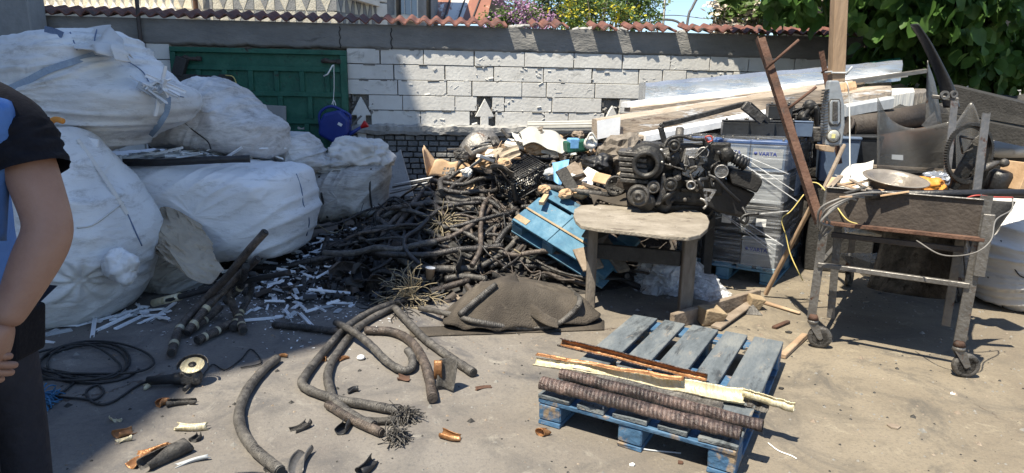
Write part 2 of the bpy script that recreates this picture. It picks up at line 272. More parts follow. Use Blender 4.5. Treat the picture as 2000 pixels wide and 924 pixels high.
MT = dict(
 block=mat('block', [(.52, .505, .475), (.6, .585, .555), (.66, .65, .62)], 3, .9, .22, 30, stain=[((.22, .21, .19), 5, .6, .14)]),
 mortar=mat('mortar', [(.16, .155, .145), (.23, .22, .205)], 8, .95, .6, 40),
 render=mat('render', [(.15, .145, .14), (.2, .195, .185), (.26, .25, .235)], 2.5, .95, .5, 35, stain=[((.09, .085, .08), 4, .6, .12)], stretch=(.6, 1, 1.6)),
 ledge=mat('ledge', [(.27, .265, .255), (.38, .37, .355)], 4, .92, .5, 30, stain=[((.13, .125, .12), 6, .58, .1)]),
 smallbrick=mat('smallbrick', [(.1, .1, .103), (.19, .187, .182), (.3, .295, .28)], 5, .92, .6, 50),
 tile=mat('tile', [(.075, .035, .027), (.14, .055, .04), (.19, .085, .06)], 6, .8, .3, 40, stain=[((.045, .04, .036), 7, .52, .12)]),
 post=mat('postconc', [(.2, .2, .2), (.3, .3, .295)], 4, .9, .4, 30),
 green=mat('green', [(.006, .065, .042), (.011, .09, .058), (.03, .12, .08)], 5, .55, .25, 30, stain=[((.03, .022, .016), 6, .62, .05), ((.01, .05, .035), 12, .58, .08)]),
 steel=mat('steel', [(.12, .115, .11), (.2, .19, .18)], 9, .5, .3, 50, .6, stain=[((.1, .045, .025), 7, .6, .06)]),
 rust=mat('rust', [(.045, .027, .02), (.09, .046, .031), (.15, .085, .058)], 8, .85, .35, 60, stain=[((.05, .045, .042), 9, .55, .08)]),
 rustdark=mat('rustdark', [(.025, .021, .019), (.055, .044, .037), (.085, .07, .06)], 4, .7, .3, 50, stain=[((.13, .05, .03), 3.2, .62, .06)]),
 legwood=mat('legwood', [(.1, .085, .07), (.17, .145, .12), (.24, .21, .18)], 6, .85, .4, 50, stretch=(3, 3, .6)),
 concrete=mat('benchtop', [(.17, .145, .115), (.24, .21, .17), (.31, .275, .23)], 6, .9, .5, 60, stain=[((.1, .08, .065), 9, .57, .1), ((.4, .38, .34), 12, .62, .08)]),
 bluewood=mat('bluewood', [(.035, .10, .17), (.065, .165, .25), (.14, .25, .33)], 4, .7, .4, 30, stain=[((.3, .24, .17), 7, .6, .08), ((.03, .035, .045), 5, .6, .1)]),
 palwood=mat('palwood', [(.07, .083, .093), (.115, .132, .145), (.185, .193, .19)], 4, .75, .5, 30, stain=[((.04, .046, .052), 2.6, .55, .09), ((.22, .19, .16), 9, .6, .08)], stretch=(3, .8, 3)),
 palblue=mat('palblue', [(.025, .068, .14), (.045, .11, .2), (.09, .165, .26)], 6, .7, .5, 30, stain=[((.24, .18, .12), 8, .54, .08), ((.04, .04, .045), 4, .58, .1)]),
 rawwood=mat('rawwood', [(.2, .13, .08), (.33, .23, .15), (.42, .32, .22)], 4, .8, .4, 40, stretch=(1, 1, .2), stain=[((.14, .1, .075), 9, .6, .1)]),
 oldwood=mat('oldwood', [(.13, .1, .075), (.22, .175, .135), (.3, .25, .2)], 6, .88, .5, 40, stain=[((.07, .055, .045), 6, .58, .1)]),
 endwood=mat('endwood', [(.22, .16, .1), (.36, .28, .18)], 12, .85, .4, 60),
 pblack=mat('pblack', [(.01, .01, .011), (.022, .022, .024)], 10, .45, .2, 60, spec=.5),
 dblack=mat('dblack', [(.02, .019, .018), (.04, .038, .036)], 10, .7, .35, 60),
 iron=mat('iron', [(.018, .018, .018), (.035, .034, .033), (.065, .06, .056)], 14, .48, .3, 60, .35),
 castiron=mat('castiron', [(.04, .038, .036), (.085, .08, .075), (.15, .14, .13)], 16, .55, .4, 60, .4, stain=[((.02, .018, .017), 12, .55, .08)]),
 alu=mat('alu', [(.28, .27, .26), (.4, .39, .38)], 14, .45, .4, 60, .7, stain=[((.05, .045, .04), 10, .56, .08)]),
 paper=mat('paper', [(.3, .245, .18), (.37, .31, .235), (.43, .37, .29)], 3, .9, .35, 14, stain=[((.2, .165, .125), 8, .6, .14)], trans=.04),
 card=mat('card', [(.36, .23, .13), (.45, .3, .18), (.52, .38, .25)], 5, .88, .25, 25, stain=[((.2, .13, .08), 7, .62, .1)]),
 whitep=mat('whitep', [(.68, .69, .71), (.82, .83, .85)], 8, .4, .1, 30, stain=[((.3, .29, .28), 9, .63, .08)]),
 greyp=mat('greyp', [(.3, .32, .34), (.42, .44, .46)], 8, .5, .1, 30),
 foil=mat('foil', [(.34, .36, .39), (.56, .58, .61)], 5, .26, 1.0, 9, .7, stretch=(.3, 1, 1)),
 copper=mat('copper', [(.17, .075, .03), (.27, .13, .055), (.36, .22, .12)], 20, .42, .3, 60, .45),
 gold=mat('gold', [(.4, .34, .2), (.52, .46, .31), (.58, .55, .43)], 12, .4, .5, 25, .25, stretch=(4, 1, 1)),
 sheath=cable_mat('sheathm', (.022, .018, .017), (.07, .05, .045), (.2, .14, .12), .26, 56, 1.0, 3, .005),
 cable=cable_mat('cable', (.011, .0105, .0105), (.03, .027, .026), (.085, .074, .067), .32, 70, .5, 7),
 cablebr=cable_mat('cablebr', (.026, .021, .018), (.068, .053, .044), (.165, .13, .105), .38, 80, .6, 6),
 cablegr=cable_mat('cablegr', (.03, .027, .025), (.075, .069, .063), (.155, .143, .128), .4, 75, .6, 5),
 cord=mat('cord', [(.012, .012, .013), (.025, .025, .027)], 20, .5, .1, 60),
 rubber=mat('rubber', [(.035, .029, .024), (.06, .05, .04), (.1, .084, .067)], 4, .95, .6, 120, stain=[((.16, .135, .105), 3, .58, .14)]),
 bluep=mat('bluep', [(.008, .022, .16), (.012, .032, .21)], 5, .38, .06, 20, spec=.5),
 redp=mat('redp', [(.4, .012, .015), (.5, .02, .02)], 5, .4, .05, 20),
 redw=mat('redw', [(.35, .06, .05), (.45, .09, .07)], 5, .5, .05, 20),
 yell=mat('yell', [(.5, .4, .12), (.6, .5, .2)], 5, .5, .05, 20),
 hose=mat('hose', [(.13, .125, .12), (.2, .19, .18)], 8, .6, .15, 40),
 orange=mat('orange', [(.55, .2, .03), (.7, .3, .06)], 6, .5, .3, 20),
 white=mat('white', [(.66, .66, .65), (.78, .78, .76)], 6, .7, .2, 40),
 ceram=mat('ceram', [(.6, .58, .53), (.7, .68, .63)], 4, .35, .1, 20, stain=[((.35, .3, .25), 5, .6, .15)]),
 basin=mat('basin', [(.17, .145, .12), (.25, .22, .19), (.33, .3, .26)], 5, .35, .2, 30, .25),
 skin=mat('skin', [(.23, .125, .09), (.28, .16, .115), (.32, .19, .14)], 9, .5, .12, 120, spec=.35, fine=.6),
 tshirt=mat('tshirt', [(.006, .006, .009), (.011, .011, .015)], 8, .95, .25, 90, spec=.2),
 vest=mat('vest', [(.055, .14, .38), (.08, .19, .46)], 3, .75, .3, 30),
 reflect=mat('reflect', [(.5, .5, .53), (.6, .6, .63)], 30, .35, .1, 60),
 trouser=mat('trouser', [(.02, .02, .026), (.035, .035, .045)], 5, .9, .4, 30, spec=.2),
 hair=mat('hair', [(.03, .02, .015), (.05, .035, .025)], 40, .7, .5, 90),
 mop=mat('mop', [(.02, .09, .2), (.05, .16, .3)], 20, .8, .2, 60),
 lblue=mat('lblue', [(.12, .3, .55), (.2, .42, .68)], 5, .5, .2, 30, stain=[((.4, .38, .34), 7, .6, .1)]),
 dgrass=mat('straw', [(.2, .16, .1), (.32, .27, .18)], 20, .8, .1, 30),
 bagA=bag_mat('bagA', (.78, .79, .8), (.2, .175, .15), .5, (.6, .6, .6)), bagB=bag_mat('bagB', (.68, .67, .665), (.17, .15, .13), .46, (.5, .48, .47)), bagC=bag_mat('bagC', (.8, .81, .83), (.2, .18, .16), .525, (.7, .71, .73)),
 bagD=bag_mat('bagD', (.5, .49, .475), (.12, .105, .09), .45, (.33, .32, .3)), bagS=bag_mat('bagS', (.66, .645, .62), (.25, .22, .19), .54, (.52, .5, .48)),
 strap=mat('strapm', [(.2, .27, .38), (.3, .38, .48)], 20, .7, .3, 80), strapd=mat('strapd', [(.1, .14, .24), (.15, .2, .3)], 20, .7, .3, 80),
 film=film_mat('film', .03, .5, (.5, .5, 12)), film2=film_mat('film2', .35, .95, (1, 1, 1), (.75, .76, .78), 6, .25), clear=film_mat('clear', .42, .85, (1, 1, .5), (.17, .165, .16), 2.5, .2, .8),
 batc=mat('batc', [(.014, .015, .017), (.028, .03, .034)], 6, .4, .12, 30), batg=mat('batg', [(.2, .215, .235), (.28, .3, .32)], 6, .45, .1, 30, stain=[((.2, .2, .2), 8, .62, .08)]), batb=mat('batb', [(.07, .1, .16), (.1, .14, .21)], 6, .45, .1, 30),
 batlid=mat('batlid', [(.02, .06, .17), (.03, .08, .23)], 6, .45, .1, 30), ink=mat('ink', [(.01, .03, .2), (.01, .03, .22)], 6, .5, 0, 30),
 lampgrey=mat('lampgrey', [(.25, .27, .29), (.34, .36, .38)], 6, .45, .15, 40, .3), lens=mat('lens', [(.3, .3, .28), (.42, .42, .38)], 30, .3, .3, 40), chip=mat('chip', [(.65, .6, .25), (.75, .7, .3)], 30, .5, .1, 40),
 rubble=mat('rubble', [(.014, .013, .012), (.035, .031, .028), (.09, .078, .068)], 9, .85, .6, 50),
)
# ================================================================ ground
def ground_mat():
    m = bpy.data.materials.new('yard_ground'); m.use_nodes = True; nt = m.node_tree; nt.nodes.clear(); L = nt.links.new
    out = N(nt, 'ShaderNodeOutputMaterial'); bs = N(nt, 'ShaderNodeBsdfPrincipled'); L(bs.outputs[0], out.inputs[0])
    tc = N(nt, 'ShaderNodeTexCoord')
    def nz(s, d=8, r=.6, dis=0, loc=(0, 0, 0)):
        mp = N(nt, 'ShaderNodeMapping'); mp.inputs['Location'].default_value = loc; L(tc.outputs['Object'], mp.inputs[0])
        n = N(nt, 'ShaderNodeTexNoise', Scale=s, Detail=d, Roughness=r, Distortion=dis); L(mp.outputs[0], n.inputs[0]); return n.outputs[0]
    def mix(f, a, b, bt='MIX'):
        x = N(nt, 'ShaderNodeMix', data_type='RGBA', blend_type=bt); L(f, x.inputs[0])
        for s_, i in ((a, 6), (b, 7)):
            if isinstance(s_, tuple): x.inputs[i].default_value = (*s_, 1)
            else: L(s_, x.inputs[i])
        return x.outputs[2]
    def rmp(src, st): r = ramp(nt, st); L(src, r.inputs[0]); return r.outputs[0]
    base = rmp(nz(.9, 10, .65, .5), [(.32, (.145, .12, .092)), (.5, (.19, .16, .12)), (.68, (.235, .2, .15))])
    base = mix(rmp(nz(2.7, 9, .7, .8, (4, 2, 0)), [(.5, g3(0)), (.66, g3(.8))]), base, (.11, .096, .078))
    base = mix(rmp(nz(1.3, 9, .72, 1.2, (9, 7, 0)), [(.56, g3(0)), (.66, g3(.75))]), base, (.085, .078, .07))
    base = mix(rmp(nz(7, 10, .75, .6, (2, 8, 0)), [(.57, g3(0)), (.68, g3(.65))]), base, (.31, .27, .2))
    base = mix(rmp(nz(60, 6, .8), [(.36, g3(.55)), (.5, g3(0))]), base, (.09, .082, .072))
    base = mix(rmp(nz(95, 4, .8, 0, (1, 1, 0)), [(.6, g3(0)), (.72, g3(.6))]), base, (.4, .36, .28))
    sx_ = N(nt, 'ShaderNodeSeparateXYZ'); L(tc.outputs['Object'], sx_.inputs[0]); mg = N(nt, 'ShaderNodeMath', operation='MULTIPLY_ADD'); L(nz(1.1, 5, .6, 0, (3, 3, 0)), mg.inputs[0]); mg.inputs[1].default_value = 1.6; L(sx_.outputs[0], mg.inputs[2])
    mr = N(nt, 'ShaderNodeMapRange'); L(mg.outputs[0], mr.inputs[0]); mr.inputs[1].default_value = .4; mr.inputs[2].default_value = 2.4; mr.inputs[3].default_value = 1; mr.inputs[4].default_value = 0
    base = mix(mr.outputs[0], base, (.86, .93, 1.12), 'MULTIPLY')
    # oily black working area in front of the bags and under the cable heap
    gr = N(nt, 'ShaderNodeVectorMath', operation='DISTANCE'); mp = N(nt, 'ShaderNodeMapping'); mp.inputs['Location'].default_value = (1.9, -4.2, 0)
    mp.inputs['Scale'].default_value = (.62, .75, 1)
    L(tc.outputs['Object'], mp.inputs[0]); 
    va = N(nt, 'ShaderNodeVectorMath', operation='SUBTRACT'); L(tc.outputs['Object'], va.inputs[0]); va.inputs[1].default_value = (-1.3, 5.2, 0)
    vb = N(nt, 'ShaderNodeVectorMath', operation='MULTIPLY'); L(va.outputs[0], vb.inputs[0]); vb.inputs[1].default_value = (.42, .55, 0)
    vl = N(nt, 'ShaderNodeVectorMath', operation='LENGTH'); L(vb.outputs[0], vl.inputs[0])
    ma = N(nt, 'ShaderNodeMath', operation='MULTIPLY_ADD'); L(nz(2.2, 8, .7), ma.inputs[0]); ma.inputs[1].default_value = .8; L(vl.outputs[1], ma.inputs[2])
    base = mix(rmp(ma.outputs[0], [(.9, g3(.88)), (1.5, g3(0))]), base, (.05, .048, .046))
    # thin wandering cracks
    vo = N(nt, 'ShaderNodeTexVoronoi', Scale=.42); vo.feature = 'DISTANCE_TO_EDGE'
    wv = N(nt, 'ShaderNodeTexNoise', Scale=2.4, Detail=7, Roughness=.7); L(tc.outputs['Object'], wv.inputs[0])
    wa = N(nt, 'ShaderNodeVectorMath', operation='MULTIPLY_ADD'); L(wv.outputs[1], wa.inputs[0]); wa.inputs[1].default_value = (.55, .55, 0); L(tc.outputs['Object'], wa.inputs[2]); L(wa.outputs[0], vo.inputs['Vector'])
    cr = rmp(vo.outputs[0], [(.0, g3(1)), (.0025, g3(0))])
    br = rmp(nz(.8, 3, .5, 0, (6, 3, 0)), [(.56, g3(0)), (.6, g3(.8))])
    mm = N(nt, 'ShaderNodeMath', operation='MULTIPLY'); L(cr, mm.inputs[0]); L(br, mm.inputs[1])
    base = mix(mm.outputs[0], base, (.09, .055, .04))
    L(base, bs.inputs['Base Color'])
    b0 = N(nt, 'ShaderNodeBump', Strength=.35, Distance=.04); L(nz(3.5, 6, .6), b0.inputs['Height'])
    b1 = N(nt, 'ShaderNodeBump', Strength=.45, Distance=.01); L(nz(55, 8, .75), b1.inputs['Height']); L(b0.outputs[0], b1.inputs['Normal'])
    b2 = N(nt, 'ShaderNodeBump', Strength=.8, Distance=.01, invert=True); L(mm.outputs[0], b2.inputs['Height']); L(b1.outputs[0], b2.inputs['Normal']); L(b2.outputs[0], bs.inputs['Normal'])
    bs.inputs['Roughness'].default_value = .88; bs.inputs['Specular IOR Level'].default_value = .25
    return m
m = M(); m.add([(-400, -400, 0), (400, -400, 0), (400, 400, 0), (-400, 400, 0)], [(0, 1, 2, 3)])
o = m.build('ground', ground_mat()); tag(o, kind='structure'); 
# ================================================================ yard wall
WA = radians(6.0); WE = V((cos(WA), sin(WA), 0)); WN = V((sin(WA), -cos(WA), 0)); WO = V((0, 7.95, 0))
WR = Matrix.Rotation(WA, 3, 'Z')
def wp(u, z, d=0): return WO + WE * u + WN * d + V((0, 0, z))      # point on the wall face; d = out of the wall towards the yard
def P(x, y, d=0):
    r_ = ray(x, y); o_ = V((0, 0, CH)); pl = WO + WN * d
    t = (pl - o_).dot(WN) / r_.dot(WN); q = o_ + r_ * t
    return (q - WO).dot(WE), q.z
wall = thing('yard_wall', 'long wall of white aerated concrete blocks with a grey render band and clay tile coping', 'wall', WO)
U0, U1 = -9.0, 9.0
m = M(); m.box(wp(0, 1.09, -.16), (18, .24, 2.18), WR)
# gap behind the broken places is the same core
m.build('mortar_core', MT['mortar'], wall)
rz_ = random.Random(3)
hat0 = P(332, 90)[0]; hat1 = P(678, 96)[0]
ztop = 1.965; ch = .176
arrows = [P(706, 220)[0], P(946, 230)[0], P(1193, 235)[0], P(1470, 120)[0]]
m = M()
for row in range(11):
    z1 = ztop - row * ch; z0 = z1 - ch + .007
    if z0 < -.05: break
    u = U0 + rz_.uniform(0, .5)
    while u < U1:
        L_ = rz_.choice([.58, .6, .6, .62, .4, .3]) if row else rz_.choice([.6, .6, .5])
        a, b = u, u + L_ - rz_.uniform(.007, .016); u += L_
        if row >= 5 and a < 2.1 and b > -3.6: continue
        if b > hat0 and a < hat1 and row < 6:
            if a < hat0 < b: b = hat0
            elif a < hat1 < b: a = hat1
            else: continue
            if b - a < .04: continue
        skip = False
        for k, ua in enumerate(arrows[:3]):
            if a < ua + .095 and b > ua - .095 and row in (3, 4):
                if ua - .095 - a > .08: m.box(wp((a + ua - .095) / 2, (z0 + z1) / 2, -.03), (ua - .095 - a, .13, z1 - z0), WR)
                if b - ua - .095 > .08: m.box(wp((b + ua + .095) / 2, (z0 + z1) / 2, -.03), (b - ua - .095, .13, z1 - z0), WR)
                skip = True; break
        if skip: continue
        cut = .62 if row == 0 else 1
        m.box(wp((a + b) / 2, z0 + (z1 - z0) * (1 if row else 1) / 2, -.03 + rz_.uniform(-.006, .006)), (b - a, .13, z1 - z0 - rz_.uniform(0, .003)), WR @ rot(rz_.uniform(-.3, .3), 0, rz_.uniform(-.25, .25)))
wb = m.build('blockwork', MT['block'], wall, bevel=.004, seg=2)
# pitted, chipped face: displace a subdivided copy is costly, so chips and drilled holes are real little cavities/bumps
m = M()
for k in range(260):
    u = rz_.uniform(-2, 4.6); row = rz_.randrange(0, 5); z = ztop - row * ch - rz_.uniform(0, ch)
    if hat0 - .05 < u < hat1 + .05: continue
    s_ = rz_.uniform(.006, .02); w_ = s_ * rz_.uniform(1, 4)
    m.box(wp(u, z, .033), (w_, .012, s_), WR @ rot(0, rz_.uniform(-25, 25), rz_.uniform(-40, 40)))
m.build('chipping', MT['block'], wall)
m = M()  # ragged mortar squeezed along joints
for row in range(0, 6):
    z = ztop - row * ch + .002; u = -2.0
    while u < 4.4:
        l = rz_.uniform(.02, .16)
        if not (hat0 < u < hat1) and rz_.random() < .4:
            m.box(wp(u, z + rz_.uniform(-.006, .003), .026), (l, .03, rz_.uniform(.006, .018)), WR @ rot(0, 20, rz_.uniform(-4, 4)))
        u += l + rz_.uniform(.01, .2)
m.build('mortar_joint', MT['mortar'], wall)
# render band with a ragged lower edge
m = M()
def bandf(u_, v_):
    u = U0 + (U1 - U0) * u_; lo = 1.955 + .018 * noise.noise(V((u * 5, 0, 0))) + .012 * noise.noise(V((u * 19, 3, 0))); 
    z = lo + (2.235 - lo) * v_; d = .05 + .012 * noise.noise(V((u * 3, z * 5, 1))) + .005 * noise.noise(V((u * 14, z * 18, 2)))
    return wp(u, z, d if 0 < v_ else .0)
m.grid(bandf, 900, 14)
m.grid(lambda a, b: wp(U0 + (U1 - U0) * a, 2.235, .05 - .38 * b), 10, 1)
m.build('render_band', MT['render'], wall)
m = M()
for u, w_, s_ in ((P(700, 88)[0] - .2, .05, 1), (P(765, 70)[0], .03, 1)):
    m.tube([wp(u + .01 * math.sin(k * 2), 2.2 - k * .03, .056) for k in range(9)], .006, 5)
m.build('render_crack', MT['dblack'], wall)
# ledge of the old fence and small bricks below it
m = M(); ua, ub = -3.6, 2.1
def ledf(u_, v_):
    u = ua + (ub - ua) * u_
    n_ = noise.noise(V((u * 5, v_ * 2, 4))) * .024 + noise.noise(V((u * 17, v_ * 4, 4))) * .014
    prof = [(0, 1.09), (.06, 1.10), (.085, 1.075), (.085, 1.02), (.07, .985), (0, .975)][int(round(v_ * 5))]
    return wp(u, prof[1] + n_, prof[0] + n_)
m.grid(ledf, 330, 5, smooth=False)
m.build('ledge', MT['ledge'], wall)
m = M()
for row in range(15):
    z1 = .97 - row * .068; u = ua + (.06 if row % 2 else 0)
    if z1 < .05: break
    while u < ub:
        l = rz_.uniform(.115, .14)
        if not (hat0 < u < hat1 - .1 and row < 3):
            m.box(wp(u + l / 2, z1 - .03, -.04 + rz_.uniform(-.012, .012)), (l - rz_.uniform(.012, .022), .11, rz_.uniform(.046, .056)), WR @ rot(rz_.uniform(-2.5, 2.5), 0, rz_.uniform(-1.2, 1.2)))
        u += l
m2 = M(); m2.box(wp((ua + ub) / 2, .5, -.036), (ub - ua, .01, .98), WR); m2.build('dark_joints', MT['castiron'], wall)
m.build('small_brickwork', MT['smallbrick'], wall, bevel=.004)
for i, ua_ in enumerate(arrows[:3]):
    z = 1.36 if i < 2 else 1.3
    pts = [(-.045, -.95), (.045, -.95), (.045, -.16), (.105, -.16), (0, .06), (-.105, -.16), (-.045, -.16)]
    m = M(); m.prism([wp(ua_ + a * 1.12, z + b, .05) for a, b in pts], -WN * .07)
    tag(m.build('picket', MT['block'], wall, bevel=.006), 'old white arrow headed picket walled in between the blocks')
    m = M()
    for k in range(14):
        m.box(wp(ua_ + rz_.choice((-1, 1)) * rz_.uniform(.09, .15), z + rz_.uniform(-.14, .1), .0), (rz_.uniform(.02, .05), .06, rz_.uniform(.02, .05)), WR @ rot(rz_.uniform(0, 90), 30, rz_.uniform(0, 90)))
    m.build('broken_mortar', MT['mortar'], wall)
# clay tile coping: S-shaped tiles, each real, some missing
px = lambda x: P(x, 58, .05)[0]
miss = [(px(1002), px(1030)), (px(1125), px(1160)), (px(1212), px(1222)), (px(1330), px(1345))]
m = M(); tw = .148; u = U0; k = 0
while u < 4.35:
    if not any(a - .03 < u + tw / 2 < b + .03 for a, b in miss):
        jz = rz_.uniform(-.006, .006); jd = rz_.uniform(-.012, .012); a0 = u
        def tf(s_, v_, a0=a0, jz=jz, jd=jd):
            x = s_ * tw; z = 2.268 + .024 * cos(2 * pi * (s_ - .35)) + jz
            d = .135 + jd - .42 * v_; return wp(a0 + x, z + .10 * v_, d)
        t_ = M(); t_.grid(tf, 10, 3)
        o_ = len(m.v); n_ = len(t_.v)
        m.v += t_.v + [p - V((0, 0, .016)) for p in t_.v]
        for f in t_.f:
            m.f.append([o_ + i for i in f]); m.f.append([o_ + n_ + i for i in f][::-1]); m.sm += [True, True]; m.mi += [0, 0]; m.uv += [[(0, 0)] * 4] * 2
        for i in range(10):
            m.f.append([o_ + i, o_ + i + 1, o_ + n_ + i + 1, o_ + n_ + i]); m.sm.append(False); m.mi.append(0); m.uv.append([(0, 0)] * 4)
    u += tw * .985; k += 1
m.build('coping_tiles', MT['tile'], wall)
m = M()
for a, b in miss:
    for k in range(10):
        m.box(wp(rz_.uniform(a, b), 2.25 + rz_.uniform(-.01, .015), rz_.uniform(-.1, .04)), (rz_.uniform(.04, .1), .08, rz_.uniform(.02, .04)), WR @ rot(rz_.uniform(0, 90), rz_.uniform(-20, 20), rz_.uniform(-20, 20)))
m.build('bedding_mortar', MT['ledge'], wall, bevel=.008)
# corner post at the left and a rusty rod
m = M(); u0 = P(0, 40, .35)[0]; u1 = P(68, 40, .35)[0]
m.box(wp((u0 + u1) / 2 - .08, 1.4, .28), (u1 - u0 + .16, .3, 2.8), WR)
tag(m.build('concrete_post', MT['post'], bevel=.015), 'grey concrete post standing before the wall behind the largest white bag', 'post')
m = M(); a = P(264, 0, .12); m.tube([wp(a[0], 0, .12), wp(a[0] + .02, 3.0, .12)], .022, 10)
tag(m.build('steel_rod', MT['rustdark']), 'thin dark upright rod in front of the wall behind the largest white bag', 'rod')
# ---------------------------------------------------------------- green truck side panel standing against the wall
D = .10
def hp(x, y, d=D): a = P(x, y, d); return wp(a[0], a[1], d)
H0, H1 = P(333, 92, D)[0], P(677, 97, D)[0]; HT = P(500, 95, D)[1]; HB = .74
gp = thing('truck_tailgate', 'green steel truck side panel with square recesses fixed against the white wall', 'panel', wp((H0 + H1) / 2, HB, D))
def gb(m, a, b, z0, z1, d0=.0, d1=.045): m.box(wp((a + b) / 2, (z0 + z1) / 2, D + (d0 + d1) / 2), (b - a, d1 - d0, z1 - z0), WR)
m = M(); gb(m, H0, H1, HB, HT, -.02, 0); m.build('sheet', MT['green'], gp)
m = M(); W_ = H1 - H0
gb(m, H0, H1, HT - .055, HT, 0, .05); gb(m, H0, H0 + .06, HB, HT - .057, 0, .05); gb(m, H1 - .075, H1, HB, HT - .057, 0, .05)
m.build('frame', MT['green'], gp, bevel=.005)
m = M()
zz = [HT - .19, HT - .47, HT - .78]
for z in zz: gb(m, H0 + .06, H1 - .075, z - .055, z, 0, .035)
cols = [(HT - .19 - .055, HT - .47, 6, 0), (HT - .525, HT - .78, 5, .5), (HT - .835, HB, 6, .1)]
for zt, zb, n_, off in cols:
    for k in range(1, n_ + 1):
        u = H0 + W_ * (k + off) / (n_ + .8)
        if u < H1 - .12: gb(m, u - .028, u + .028, zb, zt, 0, .034)
m.build('rib_grid', MT['green'], gp, bevel=.004)
for sx, a in ((0, H0 + .12), (1, H1 - .28)):
    m = M(); z = HT - .125
    m.tube([wp(a, z, D + .03), wp(a + .05, z + .01, D + .05), wp(a + .1, z - .005, D + .05), wp(a + .2, z - .004, D + .03)], [.022, .03, .018, .024], 10)
    m.box(wp(a + .1, z, D + .02), (.21, .03, .035), WR); m.box(wp(a + .19, z, D + .04), (.05, .04, .05), WR)
    m.build('latch', MT['rustdark'], gp, bevel=.004)
m = M(); q = hp(540, 232, .16); m.box(q, (.22, .02, .3), WR @ rot(0, 0, 2)); tag(m.build('grey_board', MT['post'], bevel=.004), 'small grey board propped on the green panel above the rightmost sack', 'board')
m = M(); m.beam(hp(345, 152, .2), hp(455, 158, .2), .06, .09)
m.box(hp(442, 160, .2), (.13, .09, .16), WR); m.box(hp(352, 130, .2), (.12, .08, .2), WR @ rot(0, 0, 20)); m.tube(spline([hp(440, 147, .24), hp(455, 150, .27), hp(462, 165, .26), hp(464, 180, .25)]), .007, 6, mi=1)
tag(m.build('scrap_casing', [MT['dblack'], MT['yell']], bevel=.008), 'dark metal casing with a yellow wire lying against the left of the green panel', 'scrap part')

# ================================================================ unseen tall building beside the yard, shaped to cast the long shade
m = M(); bl = thing('apartment_block', 'tall plain apartment block beside the yard whose shade covers the bags', 'building', (-11, 0, 0))
hm = mat('blockwall', [(.38, .42, .48), (.46, .5, .56)], 1, .9, .2, 20)  # pale blue chosen to bounce more, bluer light into the shade
Rb = rot(-3.5); c0 = V((-6.42, -1.74, 0))
def bb(m, y0, y1, h): m.box(c0 + Rb @ V((-5, (y0 + y1) / 2, h / 2)), (10, y1 - y0 - .004, h), Rb)
bb(m, 0, 8.6, 16.0); m.box(c0 + Rb @ V((-2, 1.3, 16.6)), (4, 1.7, 1.4), Rb); bb(m, -2.5, 0, 14.35); bb(m, -14, -2.5, 18.4); m.build('wall', hm, bl)  # tallest wing and roof box added to shape the cast shade
for zf in range(5):
    for yy in (2, 4.6, 7.2, -5, -8, -11):
        m = M(); m.box(c0 + Rb @ V((.01, yy, 1.6 + zf * 2.9)), (.04, 1.1, 1.3), Rb); m.build('window', MT['dblack'], bl)

# ================================================================ neighbours' house with balcony beyond the wall
HY = 13.0
cream = mat('cream', [(.46, .42, .34), (.55, .51, .42), (.6, .57, .49)], 6, .85, .5, 45, stain=[((.3, .28, .24), 4, .6, .12)])
greyc = mat('greyclad', [(.2, .2, .2), (.28, .28, .275)], 7, .85, .5, 45)
whit = mat('whitestone', [(.66, .61, .53), (.78, .74, .66)], 6, .8, .2, 40)
glas = mat('winglass', [(.16, .2, .25), (.25, .3, .36)], .9, .12, 0, 10, spec=.7)
hs = thing('tiled_house', 'house clad in cream and grey diamond tiles with a white balcony behind the wall', 'house', (-5, HY + 3, 0))
def hq(x, y, Y=HY): return W(x, y, Y)
Xa, Xb = hq(335, 10).x, hq(652, 10).x
m = M(); m.box(((Xa + Xb) / 2, HY + 2.5, 3.1), (Xb - Xa, 5, 6.2)); m.build('wall', cream, hs)
# angled bay to the right of the flat facade
Xc = hq(752, 10, HY + .9).x
m = M(); A_ = V((Xb, HY, 0)); B_ = V((Xc, HY + 1.3, 0)); C_ = V((Xc + .62, HY + 2.2, 0))
m.prism([A_, B_, C_, V((C_.x, HY + 5, 0)), V((Xb, HY + 5, 0))], (0, 0, 6.2)); m.build('bay_wall', greyc, hs)
def diamonds(name, o0, e, n, x0, x1, pw, ph, z0, zr, rr):
    ma, mb = M(), M(); k = 0; x = x0
    while x < x1:
        for j in range(zr):
            zc = z0 + j * ph
            big = ma if (k + j) % 2 == 0 else mb
            pt = lambda a, b: o0 + e * a + V((0, 0, b)) + n * .012
            w2, h2, g = pw * .5, ph * .5, .012
            if x + pw < x1 + .1:
                big.prism([pt(x + w2, zc - h2 + g), pt(x + 2 * w2 - pw * .17 - g, zc), pt(x + w2, zc + h2 - g), pt(x + pw * .17 + g, zc)], -n * .03)
                for sx in (-1, 1):
                    for sz in (-1, 1):
                        t_ = (mb if big is ma else ma)
                        cx = x + w2 + sx * w2
                        t_.prism([pt(cx - sx * g * .6, zc + sz * g), pt(cx - sx * g * .6, zc + sz * (h2 - g)), pt(x + w2 + sx * g * 1.4, zc + sz * (h2 - g)), pt(x + w2 + sx * (w2 - pw * .17 + g), zc + sz * g)][:: 1], -n * .028)
        x += pw; k += 1
    ma.build('cladding', cream, hs); tag(mb.build('cladding', greyc, hs), 'grey diamond tiles')
zc = 3.06
diamonds('c', V((Xa, HY, 0)), V((1, 0, 0)), V((0, -1, 0)), .0, Xb - Xa, .40, .62, 2.72, 3, 0)
eb = (B_ - A_); eb2 = eb.normalized(); nb_ = V((eb2.y, -eb2.x, 0)); diamonds('b', A_, eb2, nb_, .05, eb.length - .35, .24, .62, 2.72, 2, 0)
m = M(); 
